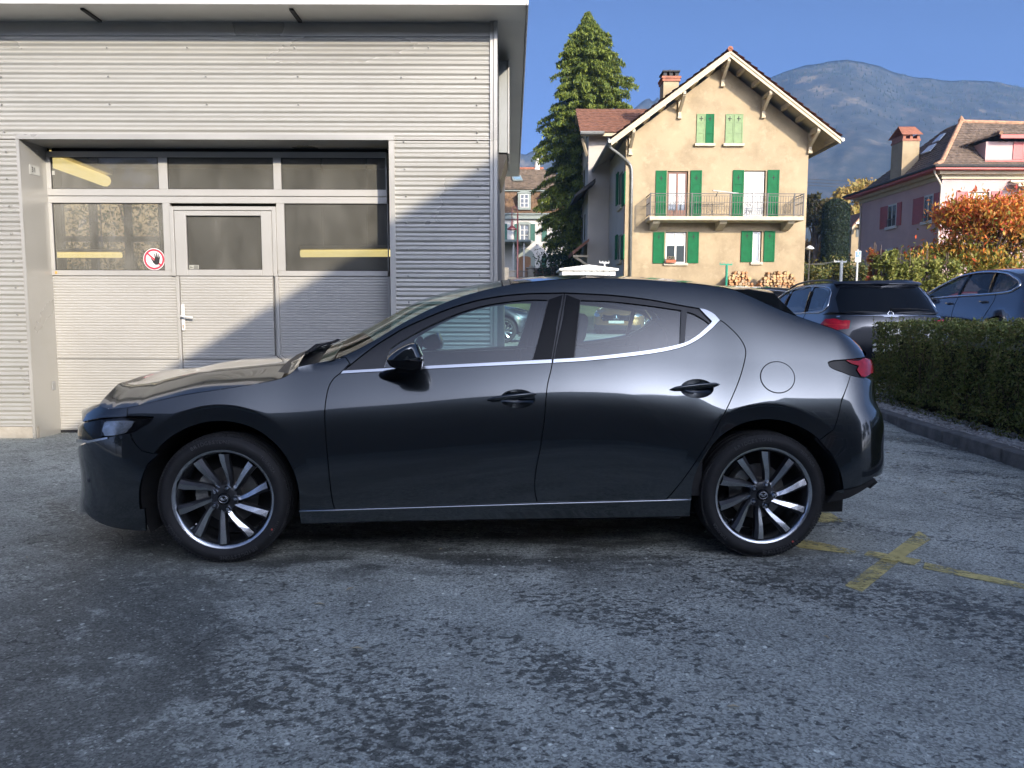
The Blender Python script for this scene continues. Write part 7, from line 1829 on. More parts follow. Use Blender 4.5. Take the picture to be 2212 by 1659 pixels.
# ---------------------------------------------------------------- trees and shrubs
BARK = mat('bark', (.11, .08, .06), rough=.95, var=.3, scale=5, bump=.4)
def conifer(name, label, cat, base, height, prof, leafm, n=16000, size=.16, droop=1.2, group=None, lean=0.):
    """tall conifer; prof: list of (height fraction, left radius, right radius)"""
    t = thing(name, label, cat, base, 0, group)
    mb = MB(); mb.tube([(0, 0, -.5), (0, 0, height*.4), (lean*.5, 0, height*.8), (lean, 0, height*.99)], [.42, .32, .16, .03], 9); mb.build('trunk', BARK, t, smooth=True)
    hs = [p[0] for p in prof]; cs = []; br = MB()
    nb = 700; per = max(30, n//nb)
    for i in range(nb):
        f = (i + random.random())/nb; f = f**1.05*.985 + .008; z = f*height; a = i*2.39996 + random.uniform(-.35, .35)
        L = np.interp(f, hs, [p[1] for p in prof]); R = np.interp(f, hs, [p[2] for p in prof])
        k = (1 + math.cos(a))/2; rr = (L*(1-k) + R*k)
        if abs(math.sin(a)) > .5: rr = max(rr*.9, min(L, R)*.85)
        rr *= random.choice((.76, .88, .95, 1., 1.06))*(.9 + .25*mnoise.noise(Vector((a*1.3, z*.5, 2.))))
        p0 = Vector((lean*f, 0, z)); d = Vector((math.cos(a), math.sin(a), 0)); sd_ = Vector((-d.y, d.x, 0))
        rise = .22*rr; sag = random.uniform(.10, .34)*rr
        pt = lambda u: p0 + d*rr*u + Vector((0, 0, rise*math.sin(u*2.2) - sag*u*u + .10*rr*max(0, u-.8)))
        br.bar(p0, pt(.5), .06); br.bar(pt(.5), pt(.92), .03)
        m_ = int(per*(.30 + rr/2.6))
        for j in range(m_):
            u = .18 + .84*random.random()**.7; wdt = (.10 + .30*rr**.6*(1.05-u))*random.uniform(-1, 1)
            hang = abs(random.gauss(0, .16))*(1.15-u*.5) + .05
            c = pt(u) + sd_*wdt + Vector((random.gauss(0, .04), random.gauss(0, .04), .05 - hang - abs(wdt)*.25))
            cs.append(tuple(c))
    o = br.build('limbs', BARK, t); o['kind'] = 'stuff'
    q = leaf_cloud(cs, size, .30, droop=droop)
    o = link('crown', quads_mesh('crown', q, leafm), t); o['kind'] = 'stuff'
    return t
CON = leaf_mat('conifer_needles', [(.04, .066, .016), (.085, .125, .022), (.15, .185, .028), (.20, .23, .036), (.11, .145, .024)], rough=.6, trans=.2)
TY = 47.0
tb = P(1262, 640, TY); th = P(1262, 22, TY).z - ground_z(TY)
def tpx(y): return (P(1262, y, TY).z - ground_z(TY))/th
prof = [(f, l*1.02*TY/1640, r*1.02*TY/1640) for f, l, r in [(0, 60, 60), (tpx(560), 75, 70), (tpx(470), 112, 90), (tpx(400), 105, 95), (tpx(300), 112, 100), (tpx(240), 96, 100), (tpx(190), 74, 104), (tpx(130), 66, 85), (tpx(95), 52, 66), (tpx(60), 24, 30), (tpx(38), 10, 14), (1, 2, 2)]]
conifer('tall_conifer', 'tall dark green conifer towering beside the cream house', 'tree', (tb.x, TY, ground_z(TY)), th, prof, CON, n=190000, size=.105, droop=2.2)
# low bough stretching to the left of the conifer is part of that crown; dark shrub at its foot
def bush(name, label, cat, base, rx_, ry_, rz_, leafm, n, size, group=None, stems=7, seed=0, shape='dome', aspect=.5, droop=.0):
    t = thing(name, label, cat, base, 0, group); mb = MB(); cs = []
    nclump = max(6, n//60)
    for i in range(stems):
        a = random.uniform(0, 6.3); r = random.uniform(0, .6); mb.tube([(r*.3*rx_*math.cos(a), r*.3*ry_*math.sin(a), -.2), (r*rx_*math.cos(a), r*ry_*math.sin(a), rz_*random.uniform(.6, .95))], [.03*rz_**.5, .008], 5)
    for c in range(nclump):
        a = random.uniform(0, 6.3); el = random.uniform(0, 1); r = random.uniform(.35, 1)**.5
        c0 = Vector((rx_*r*math.cos(a)*(1-el*.55 if shape == 'dome' else 1), ry_*r*math.sin(a)*(1-el*.55 if shape == 'dome' else 1), rz_*(.12 + .88*el*(1 - .25*r))))
        s = random.uniform(.10, .20)*min(rx_, rz_)*1.3
        for j in range(60):
            p = c0 + Vector((random.gauss(0, s), random.gauss(0, s), random.gauss(0, s*1.15)))
            if p.z > .02: cs.append(tuple(p))
    mb.build('stems', BARK, t)
    o = link('foliage', quads_mesh('foliage', leaf_cloud(cs, size, aspect, droop=droop), leafm), t); o['kind'] = 'stuff'
    return t
DARKSH = leaf_mat('dark_shrub_leaves', [(.010, .022, .012), (.022, .040, .018), (.040, .06, .024)])
bush('dark_shrub', 'dark evergreen shrub at the foot of the tall conifer', 'shrub', (P(1195, 560, 45).x, 45, ground_z(45)), 1.5, 1.2, 3.0, DARKSH, 1800, .09)
# clipped column cypress
CYP = leaf_mat('cypress_needles', [(.006, .014, .007), (.012, .024, .010), (.022, .038, .014)], trans=.08)
yc = 52.0; cb_ = P(1800, 600, yc); chh = P(1800, 430, yc).z - ground_z(yc)
t = thing('column_cypress', 'clipped dark column cypress between the cream house and the pink house', 'tree', (cb_.x, yc, ground_z(yc)))
rc = 27*yc/1640; cs = []; ns = []
for i in range(26000):
    z = random.random(); a = random.uniform(0, 6.3); r = rc*(1 - max(0, z-.93)/.07*.55)*(.82 + .18*min(1, z*3)) + random.gauss(0, .03) - abs(random.gauss(0, .04))
    if z > .97: r *= random.random()**.5
    cs.append((r*math.cos(a), r*math.sin(a), z*chh)); ns.append((math.cos(a)*.7, math.sin(a)*.7, .5))
mb = MB(); mb.lathe([(0, 0), (rc*.8, 0), (rc*.9, chh*.5), (rc*.85, chh*.93), (0, chh*.97)], 14); mb.build('core', mat('cypress_core', (.008, .012, .006), rough=1, var=.2), t)
mb = MB(); mb.tube([(0, 0, -.4), (0, 0, 1.2)], .16, 8); mb.build('trunk', BARK, t)
o = link('foliage', quads_mesh('foliage', leaf_cloud(cs, .055, .35, ns, jit=.8), CYP), t); o['kind'] = 'stuff'
def tree(name, label, cat, base, h, crown_z, rx_, rz_, leafm, n, size, group=None, limbs=9, aspect=.55, droop=0., density=1.0, trunk=.18, top=None):
    """broad-leaved tree: trunk, limbs, leaves gathered in clumps at the limb ends"""
    t = thing(name, label, cat, base, 0, group); mb = MB(); cs = []; tips = []
    fork = crown_z*.55
    mb.tube([(0, 0, -.4), (random.uniform(-.1, .1), 0, fork), (random.uniform(-.15, .15), 0, h*.75)], [trunk, trunk*.75, trunk*.25], 8)
    for i in range(limbs):
        a = 2*math.pi*i/limbs + random.uniform(-.4, .4); el = random.uniform(.0, 1.); r = random.uniform(.45, .95)*math.sqrt(max(.1, 1-(el*1.0-.25)**2))
        z0 = fork*random.uniform(.7, 1.1); e = Vector((rx_*r*math.cos(a), rx_*r*math.sin(a), crown_z + rz_*(el*1.6-.6)))
        md = Vector((e.x*.45, e.y*.45, z0 + (e.z-z0)*.62)); mb.tube([(0, 0, z0), md, e], [trunk*.5, trunk*.3, trunk*.08], 6); tips += [e, md.lerp(e, .6)]
        for k in range(4):
            e2 = e + Vector((random.gauss(0, .35), random.gauss(0, .35), random.gauss(.05, .30)))*rx_*.55; mb.tube([md.lerp(e, .5), e2], [trunk*.14, trunk*.04], 4); tips.append(e2)
    per = max(6, n//len(tips))
    for tp in tips:
        s = rx_*random.uniform(.13, .22)
        for j in range(int(per*random.uniform(.6, 1.3))): cs.append((tp.x + random.gauss(0, s), tp.y + random.gauss(0, s), tp.z + random.gauss(0, s*.85)))
    mb.build('trunk', BARK, t, smooth=True)
    o = link('crown', quads_mesh('crown', leaf_cloud(cs, size, aspect, droop=droop), leafm), t); o['kind'] = 'stuff'
    return t
# autumn cherry: orange and red above, green and gold within
AUT = leaf_mat('autumn_cherry_leaves', [(.55, .09, .04), (.66, .20, .03), (.66, .36, .05), (.60, .13, .04), (.26, .27, .05), (.58, .07, .06), (.50, .40, .07)], rough=.5, trans=.35)
AUTG = leaf_mat('turning_cherry_leaves', [(.10, .15, .03), (.20, .22, .04), (.34, .27, .05), (.48, .24, .04), (.08, .13, .03)], rough=.5, trans=.3)
oy = 27.0; ob_ = P(2140, 560, oy); oz = ground_z(oy)
t = thing('autumn_cherry_tree', 'broad cherry tree in orange and red autumn leaf in front of the pink house', 'tree', (ob_.x, oy, oz))
mb = MB(); mb.tube([(0, 0, -.3), (.03, 0, .9), (0, 0, 1.7)], [.16, .13, .10], 9); tips = []
for i in range(34):
    a = 2*math.pi*i/34 + random.uniform(-.2, .2); r = random.uniform(.8, 2.25); e = Vector((r*math.cos(a), r*.85*math.sin(a), P(2122, random.uniform(452, 590), oy).z - oz - (r-1.5)*.25))
    if random.random() < .35: e = Vector((e.x*.5, e.y*.5, P(2122, random.uniform(446, 480), oy).z - oz))
    mb.tube([(0, 0, 1.5), (e.x*.5, e.y*.5, e.z*.72 + .3), e], [.05, .03, .010], 6); tips.append(e)
    for k in range(4):
        e2 = e + Vector((random.gauss(0, .3), random.gauss(0, .3), random.gauss(.08, .2))); mb.tube([e*.85 + Vector((0, 0, .2)), e2], [.018, .005], 4); tips.append(e2)
mb.build('trunk', BARK, t, smooth=True)
ca_, cb2 = [], []
zt_ = max(q.z for q in tips); zm = min(q.z for q in tips)
for q in tips:
    for j in range(150):
        p = (q.x + random.gauss(0, .27), q.y + random.gauss(0, .27), q.z + random.gauss(-.05, .2))
        f = (p[2]-zm)/(zt_-zm) + random.gauss(0, .18); (ca_ if f > .48 else cb2).append(p)
q = leaf_cloud(ca_, .085, .38, droop=1.6); o = link('upper_leaves', quads_mesh('upper_leaves', q, AUT), t); o['kind'] = 'stuff'
q = leaf_cloud(cb2, .085, .38, droop=1.6); o = link('lower_leaves', quads_mesh('lower_leaves', q, AUTG), t); o['kind'] = 'stuff'
# yellow-green shrubs in a row before the pink house, one turning red
YG = leaf_mat('yellow_green_leaves', [(.20, .22, .05), (.30, .30, .07), (.13, .17, .04), (.38, .34, .09)], trans=.35); RDL = leaf_mat('red_shrub_leaves', [(.40, .10, .05), (.50, .20, .07), (.30, .22, .05), (.45, .06, .05)], trans=.35)
for px, top, w, m, lab, d in ((1886, 548, 11, RDL, 'red and orange autumn shrub beside the blue disabled parking sign', 22.5), (1908, 548, 15, YG, 'slim yellow-green shrub just right of the red shrub', 22.2), (1938, 552, 17, YG, 'yellow-green shrub in front of the dark red ground floor shutter', 22.0), (1968, 562, 16, YG, 'lower yellow-green shrub between two taller ones', 21.8), (2000, 556, 20, YG, 'broad yellow-green shrub below the cherry tree', 22.0), (2042, 566, 22, YG, 'yellow-green shrub under the right of the cherry tree above the blue car', 21.6)):
    b_ = P(px, 600, d); gzz = ground_z(d); hh_ = P(px, top, d).z - gzz
    bush('autumn_shrub', lab, 'shrub', (b_.x, d, gzz), w*d/1640*1.3, w*d/1640, hh_*1.22, m, 3000, .05, 'autumn shrubs in front of the pink house', shape='col', droop=.3)
HBG = leaf_mat('dull_hedge_leaves', [(.03, .05, .015), (.07, .09, .025), (.12, .12, .03), (.20, .15, .03)])
for px, d, w, top, lab in ((1790, 40, 44, 560, 'dull green garden hedge behind the white clothes-line post'), (1755, 38, 28, 572, 'dull green bush beside the corner of the cream house'), (1850, 39, 30, 566, 'dull green bush behind the parking sign')):
    b_ = P(px, 600, d); bush('garden_bush', lab, 'shrub', (b_.x, d, ground_z(d)), w*d/1640, 1.0, P(px, top, d).z - ground_z(d), HBG, 2200, .08, 'garden bushes beyond the clothes line', shape='col')
# background trees
YEL = leaf_mat('golden_leaves', [(.36, .25, .06), (.42, .30, .08), (.28, .24, .07), (.46, .24, .06)], trans=.35); OLV = leaf_mat('olive_leaves', [(.05, .06, .025), (.09, .09, .03), (.14, .10, .035), (.04, .05, .025)]); RUST = leaf_mat('rusty_leaves', [(.22, .11, .04), (.30, .17, .05), (.16, .12, .04), (.36, .24, .07)])
def bgtree(px, top, bot, w, d, m, lab, n=2600, size=.22, name='autumn_tree'):
    b_ = P(px, 600, d); gz_ = ground_z(d); h = P(px, top, d).z - gz_; zb = max(.6, P(px, bot, d).z - gz_); r = w*d/1640
    tree(name, lab, 'tree', (b_.x, d, gz_), h, (h+zb)/2, r, (h-zb)/2*.72, m, n, size, 'trees behind the houses', trunk=.22)
bgtree(1858, 372, 540, 42, 95, YEL, 'golden autumn tree rising behind the dark roof of the pink house', 3600, .28)
bgtree(1812, 398, 520, 26, 92, YEL, 'smaller golden tree just left of the tallest golden one', 2200, .26)
bgtree(1758, 385, 560, 28, 64, OLV, 'dark olive evergreen against the right-hand wall of the cream house', 3000, .2)
bgtree(1772, 480, 600, 38, 70, RUST, 'rusty brown tree low behind the column cypress', 2600, .22)
bgtree(1840, 470, 590, 22, 84, RUST, 'rusty tree between the column cypress and the small cream house', 2000, .22)
# greenery behind the workshop
bush('green_shrub', 'green shrub outside the rear window of the workshop', 'shrub', (-7.9, 18.0, ground_z(18)), 3.2, 1.0, 4.2, leaf_mat('fresh_green_leaves', [(.06, .08, .03), (.11, .12, .05), (.16, .15, .07)]), 16000, .042, shape='col')

w_ = thing('sky_screen_wall', 'plain beige wall added beyond the shrub to block the sky behind the workshop', 'wall', (-10, 21, ground_z(21)))  # wall added to block the sky seen through the workshop panes
mb = MB(); mb.box(-5, 4.2, 0, .3, -.3, 6.5); mb.build('masonry', PLASTER, w_)
# ---------------------------------------------------------------- walls, gate, shed, poles, signs, firewood
wy = 46.0
OLDSTONE = mat('old_stone_wall', (.20, .185, .16), rough=.95, var=.35, scale=2.5, bump=.4, bscale=8)
sx = lambda X: P(1042.4 + X*.19842, 580, wy).x
sz = lambda Y_: P(1130, 301.7 + Y_*.19842, wy).z
gzw = ground_z(wy)
w = thing('stone_wall', 'grey rendered garden wall in front of the mansard house', 'wall', (sx(-80), wy, gzw))
mb = MB(); mb.box(0, sx(285)-sx(-80), 0, .4, -.5, sz(1390)-gzw); mb.box(sx(285)-sx(-80)+.01, sx(490)-sx(-80), .05, .38, -.5, sz(1500)-gzw); mb.box(sx(565)-sx(-80), sx(720)-sx(-80), .6, .9, -.5, sz(1388)-gzw); mb.build('masonry', OLDSTONE, w, bevel=.03)
mb = MB(); a, b = sx(492)-sx(-80), sx(562)-sx(-80); mb.box(a, b, -.1, .6, -.5, sz(1405)-gzw); mb.box(a-.1, b+.1, -.2, .7, sz(1405)-gzw+.002, sz(1390)-gzw); mb.box(a+.3, b-.3, .1, .4, sz(1390)-gzw+.002, sz(1366)-gzw); mb.build('gate_pier', OLDSTONE, w, bevel=.03)
mb = MB(); x0, x1 = sx(290)-sx(-80), sx(490)-sx(-80); z0, z1 = sz(1495)-gzw, sz(1418)-gzw
for i in range(17): x = x0 + (x1-x0)*i/16; mb.bar((x, .2, z0-.2), (x, .2, z1), .03)
mb.bar((x0, .2, z1-.1), (x1, .2, z1-.1), .04); mb.bar((x0, .2, z0), (x1, .2, z0), .04); mb.build('iron_railing', IRON, w)
WOODG = mat('dark_gate_wood', (.045, .022, .014), rough=.6, var=.2, stretch=(8, 8, 1))
gt = thing('wooden_gate', 'dark brown slatted timber gate with a curved top beside the stone pier', 'gate', (sx(568), wy-.1, gzw))
gw_ = sx(865)-sx(568)
def gtop(f): return sz(1418)-gzw + (sz(1398)-sz(1418))*math.exp(-((f-.62)/.25)**2)*1.6
for i in range(22):
    f = (i+.5)/22; mb = MB(); mb.box(gw_*f-.10, gw_*f+.06, 0, .05, -.3, gtop(f) - .28); mb.build('slat', WOODG, gt)
mb = MB()
for i in range(16): f0, f1 = i/16, (i+1)/16; mb.prism([Vector((gw_*f0, -.03, gtop(f0)-.42)), Vector((gw_*f1, -.03, gtop(f1)-.42)), Vector((gw_*f1, -.03, gtop(f1))), Vector((gw_*f0, -.03, gtop(f0)))], (0, .10, 0))
mb.build('top_rail', WOODG, gt)
# white shed
sy = 33.0; ax, bx_ = P(1214, 580, sy).x, P(1330, 580, sy).x; apx = P(1272, 572, sy).z; ev = P(1240, 582, sy).z; gs = ground_z(sy)
SHEDW = mat('shed_white', (.62, .61, .57), rough=.45, var=.05)
sh = thing('garden_shed', 'low white ribbed metal garden shed beside the cream house', 'shed', (ax, sy, gs))
n = 9; wd = (bx_-ax)/n
for i in range(n): mb = MB(); mb.box(i*wd+.004, (i+1)*wd-.012, 0, .04, -.2, ev-gs-.03); mb.build('wall_panel', SHEDW, sh, bevel=.01)
mb = MB(); mb.box(0, bx_-ax, .05, 2.2, -.2, ev-gs-.04); mb.build('body', SHEDW, sh)
mb = MB(); W_ = bx_-ax
mb.prism([Vector((-.12, -.12, ev-gs-.05)), Vector((W_+.12, -.12, ev-gs-.05)), Vector((W_+.12, -.12, ev-gs+.04)), Vector((W_/2, -.12, apx-gs)), Vector((-.12, -.12, ev-gs+.04))], (0, 2.5, 0)); mb.build('roof', SHEDW, sh, bevel=.01)
# heritage street lamp
ly = 43.0; LAMPRED = mat('oxblood_paint', (.09, .022, .026), rough=.5, var=.1)
lp = P(1117.8, 590, ly); gl_ = ground_z(ly); lz1 = P(1117, 462, ly).z - gl_
lamp = thing('street_lamp', 'dark red heritage street lamp with a swan-neck arm in front of the mansard house', 'street lamp', (lp.x, ly, gl_))
mb = MB(); mb.tube([(0, 0, -.3), (0, 0, 1.0), (0, 0, lz1)], [.07, .055, .04], 8); mb.build('post', LAMPRED, lamp, smooth=True)
mb = MB(); arc = [(-.16 + .16*math.cos(t), 0, lz1 + .38*math.sin(t)*1.1) for t in np.linspace(0, math.pi, 10)]; mb.tube(arc + [(-.32, 0, lz1-.35)], .025, 6); mb.bar((0, 0, lz1-.3), (-.34, 0, lz1-.3), .03); mb.build('swan_neck', LAMPRED, lamp, smooth=True)
mb = MB(); mb.lathe([(.02, .55), (.06, .45), (.07, .2), (.26, .05), (.27, -.02), (.0, -.03)], 12, Matrix.Translation((-.32, 0, lz1-.86))); mb.build('lamp_shade', LAMPRED, lamp, smooth=True, angle=40)
mb = MB(); mb.lathe([(0, -.20), (.12, -.16), (.18, -.04)], 12, Matrix.Translation((-.32, 0, lz1-.86))); mb.build('globe', LENS, lamp, smooth=True)
# clothes-line posts
def tpost(px, top, d, m, lab, arm, r=.04):
    p = P(px, top, d); g_ = ground_z(d); t = thing('clothes_line_post', lab, 'post', (p.x, d, g_), 0, 'clothes-line posts'); h = p.z - g_
    mb = MB(); mb.tube([(0, 0, -.3), (0, 0, h)], r, 8); mb.build('post', m, t); mb = MB(); mb.bar((-arm, 0, h+.02), (arm, .25, h+.02), .05)
    for k in range(4): x = -arm + 2*arm*k/3; mb.bar((x, .25*k/3, h), (x, .25*k/3, h+.10), .02)
    mb.build('cross_arm', m, t); return p
ta = tpost(1570, 572, 31.5, GPOST, 'green clothes-line post in front of the cream house wall', .28, .05)
tb_ = tpost(1818, 566, 31.0, WPAINT, 'white T-shaped clothes-line post right of the cream house', .30, .06)
tc_ = tpost(1306, 568, 33.4, WPAINT, 'white clothes-line post just behind the white shed', .22, .03)
ln_ = thing('clothes_line', 'pale clothes line strung between the white post and the cream house', 'line', (0, 0, 0)); mb = MB()
for dz_ in (0, .05): mb.tube([tb_ + Vector((0, dz_*3, .06)), tb_.lerp(P(1742, 571, 35.4), .5) - Vector((0, 0, .05 - dz_)), P(1742, 571, 35.4)], .012, 4)
mb.build('cord', WPAINT, ln_)
# firewood stacks: every log a piece
LOGEND = [mat('log_end_pale', (.50, .31, .15), rough=.85, var=.25, scale=12), mat('log_end_warm', (.42, .21, .09), rough=.85, var=.25, scale=12), mat('log_split', (.36, .25, .15), rough=.9, var=.3, scale=12)]
def log_mesh(k):
    r_ = random.Random(k); mb = MB(); n = r_.choice((3, 4, 4, 5, 7)); rr = r_.uniform(.055, .095)
    pts = [Vector((rr*r_.uniform(.75, 1.15)*math.cos(6.283*i/n), 0, rr*r_.uniform(.75, 1.15)*math.sin(6.283*i/n))) for i in range(n)]; mb.prism(pts, (0, r_.uniform(.42, .6), 0)); return raw_mesh('log', mb.V, mb.F, LOGEND[k % 3])
LOGS = [log_mesh(k) for k in range(14)]
def woodpile(xa, xb, top, bot, d, lab):
    p0, p1 = P(xa, bot, d), P(xb, bot, d); z0 = min(p0.z, ground_z(d)); zt = P(xa, top, d).z
    t = thing('firewood_pile', lab, 'firewood', (p0.x, d, z0), 0, 'firewood stacked against the cream house'); W_ = p1.x - p0.x; k = 0; z = .06
    while z < zt - z0:
        f = z/(zt-z0); x = .05 + random.uniform(0, .06)
        while x < W_:
            e = min(x, W_-x)/W_; lim = (zt-z0)*(.62 + .5*min(1, e*3.2)) + random.uniform(-.06, .05)
            if z < lim:
                o = link('log', LOGS[random.randrange(14)], t, (x + random.uniform(-.02, .02), random.uniform(-.10, .06), z + random.uniform(-.015, .015)), (random.uniform(-.05, .05), random.uniform(0, 6.3), random.uniform(-.12, .12))); k += 1
            x += random.uniform(.135, .165)
        z += .125
woodpile(1572, 1626, 589, 612, 35.1, 'smaller stack of split firewood beside the green post')
woodpile(1642, 1722, 587, 616, 34.9, 'larger stack of split firewood against the right of the cream house')
# disabled-parking sign
py_ = 24.0; sp_ = P(1853.5, 553, py_); gp = ground_z(py_)
sgn = thing('parking_sign', 'blue and white disabled parking sign on a white pole', 'sign', (sp_.x, py_, gp)); hz_s = sp_.z - gp
BLUE = mat('sign_blue', (.03, .14, .42), rough=.4, var=.05)
mb = MB(); mb.tube([(0, .03, -.2), (0, .03, hz_s+.2)], .03, 8); mb.build('pole', WPAINT, sgn)
mb = MB(); mb.box(-.095, .095, -.01, .01, hz_s-.19, hz_s+.16); pl = mb.build('plate', WPAINT, sgn, bevel=.01)
mb = MB(); mb.box(-.075, .075, -.015, -.011, hz_s-.04, hz_s+.13); mb.build('blue_field', BLUE, pl)
mb = MB(); o_ = Vector((0, -.0165, hz_s+.045)); s = .045
mb.tube([o_ + Vector((s*.9*math.cos(t), 0, -s*.5 + s*.9*math.sin(t))) for t in np.linspace(2.2, 6.1, 12)], .006, 4); mb.bar(o_ + Vector((-.008, 0, s*.9)), o_ + Vector((-.002, 0, -s*.2)), .014, .004, (0, 1, 0)); mb.bar(o_ + Vector((0, 0, -s*.2)), o_ + Vector((s*.7, 0, -s*.2)), .012, .004, (0, 1, 0)); mb.bar(o_ + Vector((s*.7, 0, -s*.2)), o_ + Vector((s*1.0, 0, -s*1.3)), .012, .004, (0, 1, 0)); mb.bar(o_ + Vector((0, 0, s*.4)), o_ + Vector((s*.6, 0, s*.4)), .010, .004, (0, 1, 0)); mb.lathe([(0, .001), (s*.26, .001), (s*.26, -.001)], 10, Matrix.Translation(o_ + Vector((-.01, 0, s*1.35))) @ Matrix.Rotation(rad(90), 4, 'X')); mb.build('wheelchair_symbol', WPAINT, pl)
mb = MB(); mb.box(-.06, .06, -.0135, -.0105, hz_s-.16, hz_s-.145); mb.box(-.05, .05, -.0135, -.0105, hz_s-.12, hz_s-.105); mb.build('small_print', INK, pl)
# post with a tin lid left of the sign (bird-feeder like white cap among the bushes)
bp_ = P(1748, 560, 37.0); t = thing('capped_post', 'small white cap on a post in the bushes right of the cream house', 'lamp', (bp_.x, 37, ground_z(37))); hgt = P(1748, 537, 37).z - ground_z(37)
mb = MB(); mb.tube([(0, 0, -.2), (0, 0, hgt)], .03, 6); mb.build('post', IRON, t); mb = MB(); mb.lathe([(0, .16), (.12, .1), (.22, 0), (.12, -.05), (0, -.06)], 12, Matrix.Translation((0, 0, hgt))); mb.build('shade', WPAINT, t, smooth=True)
# power lines far behind
cab_ = thing('power_cables', 'thin overhead power cables crossing in front of the mountain', 'cables', (0, 0, 0)); mb = MB()
for ya, yb_ in ((384, 390), (391, 397), (398, 402)): 
    a, b = P(1690, ya, 180), P(2000, yb_, 170); mb.tube([a, a.lerp(b, .5) - Vector((0, 0, .5)), b], .05, 4)
mb.build('cable', IRON, cab_)
# ---------------------------------------------------------------- mountains
MOUNT = bpy.data.materials.new('mountain'); MOUNT.use_nodes = True
nt = MOUNT.node_tree; b = nt.nodes['Principled BSDF']; b.inputs['Roughness'].default_value = .95; b.inputs['Specular IOR Level'].default_value = .1
tc = nt.nodes.new('ShaderNodeTexCoord')
n1 = nt.nodes.new('ShaderNodeTexNoise'); n1.inputs['Scale'].default_value = .045; n1.inputs['Detail'].default_value = 9; n1.inputs['Roughness'].default_value = .7
n2 = nt.nodes.new('ShaderNodeTexNoise'); n2.inputs['Scale'].default_value = .014; n2.inputs['Detail'].default_value = 6; n2.inputs['Roughness'].default_value = .6
for n in (n1, n2): nt.links.new(tc.outputs['Object'], n.inputs['Vector'])
r1 = nt.nodes.new('ShaderNodeValToRGB'); e = r1.color_ramp.elements; e[0].position = .34; e[0].color = (.030, .036, .042, 1); e[1].position = .70; e[1].color = (.10, .09, .08, 1); q = e.new(.52); q.color = (.05, .056, .056, 1)
r2 = nt.nodes.new('ShaderNodeMapRange'); r2.inputs[1].default_value = .60; r2.inputs[2].default_value = .65
mx = nt.nodes.new('ShaderNodeMixRGB'); mx.inputs[2].default_value = (.15, .13, .10, 1)
nt.links.new(n1.outputs[0], r1.inputs[0]); nt.links.new(n2.outputs[0], r2.inputs[0]); nt.links.new(r2.outputs[0], mx.inputs[0]); nt.links.new(r1.outputs[0], mx.inputs[1]); nt.links.new(mx.outputs[0], b.inputs['Base Color'])
def mountain(name, sky, D0, D1, px0, px1, nx=220, nz=60, rough=1.):
    """slope rising from distance D0 to a ridge at D1; sky: ridge line in the picture"""
    mb = MB()
    for j in range(nz+1):
        f = j/nz
        for i in range(nx+1):
            px = px0 + (px1-px0)*i/nx; y = float(np.interp(px, [s[0] for s in sky], [s[1] for s in sky])); top = P(px, y, D1).z
            D = D0 + (D1-D0)*f; x = P(px, y, D1).x*D/D1; v = Vector((x*.012, D*.012, 1.3*rough))
            nn = mnoise.fractal(v, 1.0, 2.1, 6)*.5; rdg = abs(mnoise.noise(Vector((x*.006, D*.006, 5.))))
            z = 20*(1-f) + top*(f**1.15) + (nn*26 - rdg*34)*math.sin(math.pi*min(1, f*.98))**.8*(top/300)
            if f > .9: z += (nn*9)*(f-.9)*6*(top/300)
            mb.V.append((x, D, z))
    # the far side falls away again
    for i in range(nx+1): x, D, z = mb.V[nz*(nx+1)+i]; mb.V.append((x*1.03, D*1.05, z*.4))
    mb.F = [(j*(nx+1)+i, j*(nx+1)+i+1, (j+1)*(nx+1)+i+1, (j+1)*(nx+1)+i) for j in range(nz+1) for i in range(nx)]
    o = mb.build(name, MOUNT, None, smooth=True); tag(o, kind='structure'); return o
mountain('mountain', [(1150, 420), (1350, 360), (1500, 265), (1600, 205), (1660, 168), (1700, 148), (1740, 134), (1790, 127), (1830, 124), (1862, 129), (1900, 142), (1935, 158), (1965, 166), (2010, 166), (2060, 172), (2110, 173), (2160, 177), (2212, 186), (2330, 215), (2600, 290), (3000, 330), (3600, 300), (4200, 360)], 360, 900, 1150, 4200, nx=440)
mountain('rocky_peak', [(100, 440), (600, 380), (1000, 400), (1090, 352), (1118, 330), (1135, 334), (1150, 325), (1240, 330), (1330, 262), (1370, 232), (1392, 214), (1402, 210), (1412, 220), (1420, 206), (1428, 216), (1460, 240), (1560, 290), (1640, 340)], 905, 960, 100, 1640, nx=260, nz=30, rough=2.)
# forest edge standing up along the ridge
rs = np.random.default_rng(5); mo = bpy.data.objects['mountain']; VV = []; FF = []
co = [v.co for v in mo.data.vertices]; nx1 = 441
for k in range(2600):
    i = rs.integers(60, 260); j = int(60 - abs(rs.normal(0, 9))); j = max(20, min(60, j)); a = co[j*nx1+i]; c = co[j*nx1+i+1]; f = rs.random(); p = a.lerp(c, f); h = rs.uniform(2.0, 4.2); r = h*.22; q = len(VV)
    VV += [(p.x-r, p.y, p.z-.6), (p.x+r*.5, p.y-r, p.z-.6), (p.x+r*.5, p.y+r, p.z-.6), (p.x, p.y, p.z+h)]; FF += [(q, q+1, q+3), (q+1, q+2, q+3), (q+2, q, q+3)]
o = link('mountain_forest', raw_mesh('mountain_forest', VV, FF, leaf_mat('forest_cone', [(.03, .045, .04), (.045, .06, .05), (.07, .08, .06)], trans=0.))); tag(o, kind='stuff', label='dark fir forest along the mountain ridge', cat='forest')

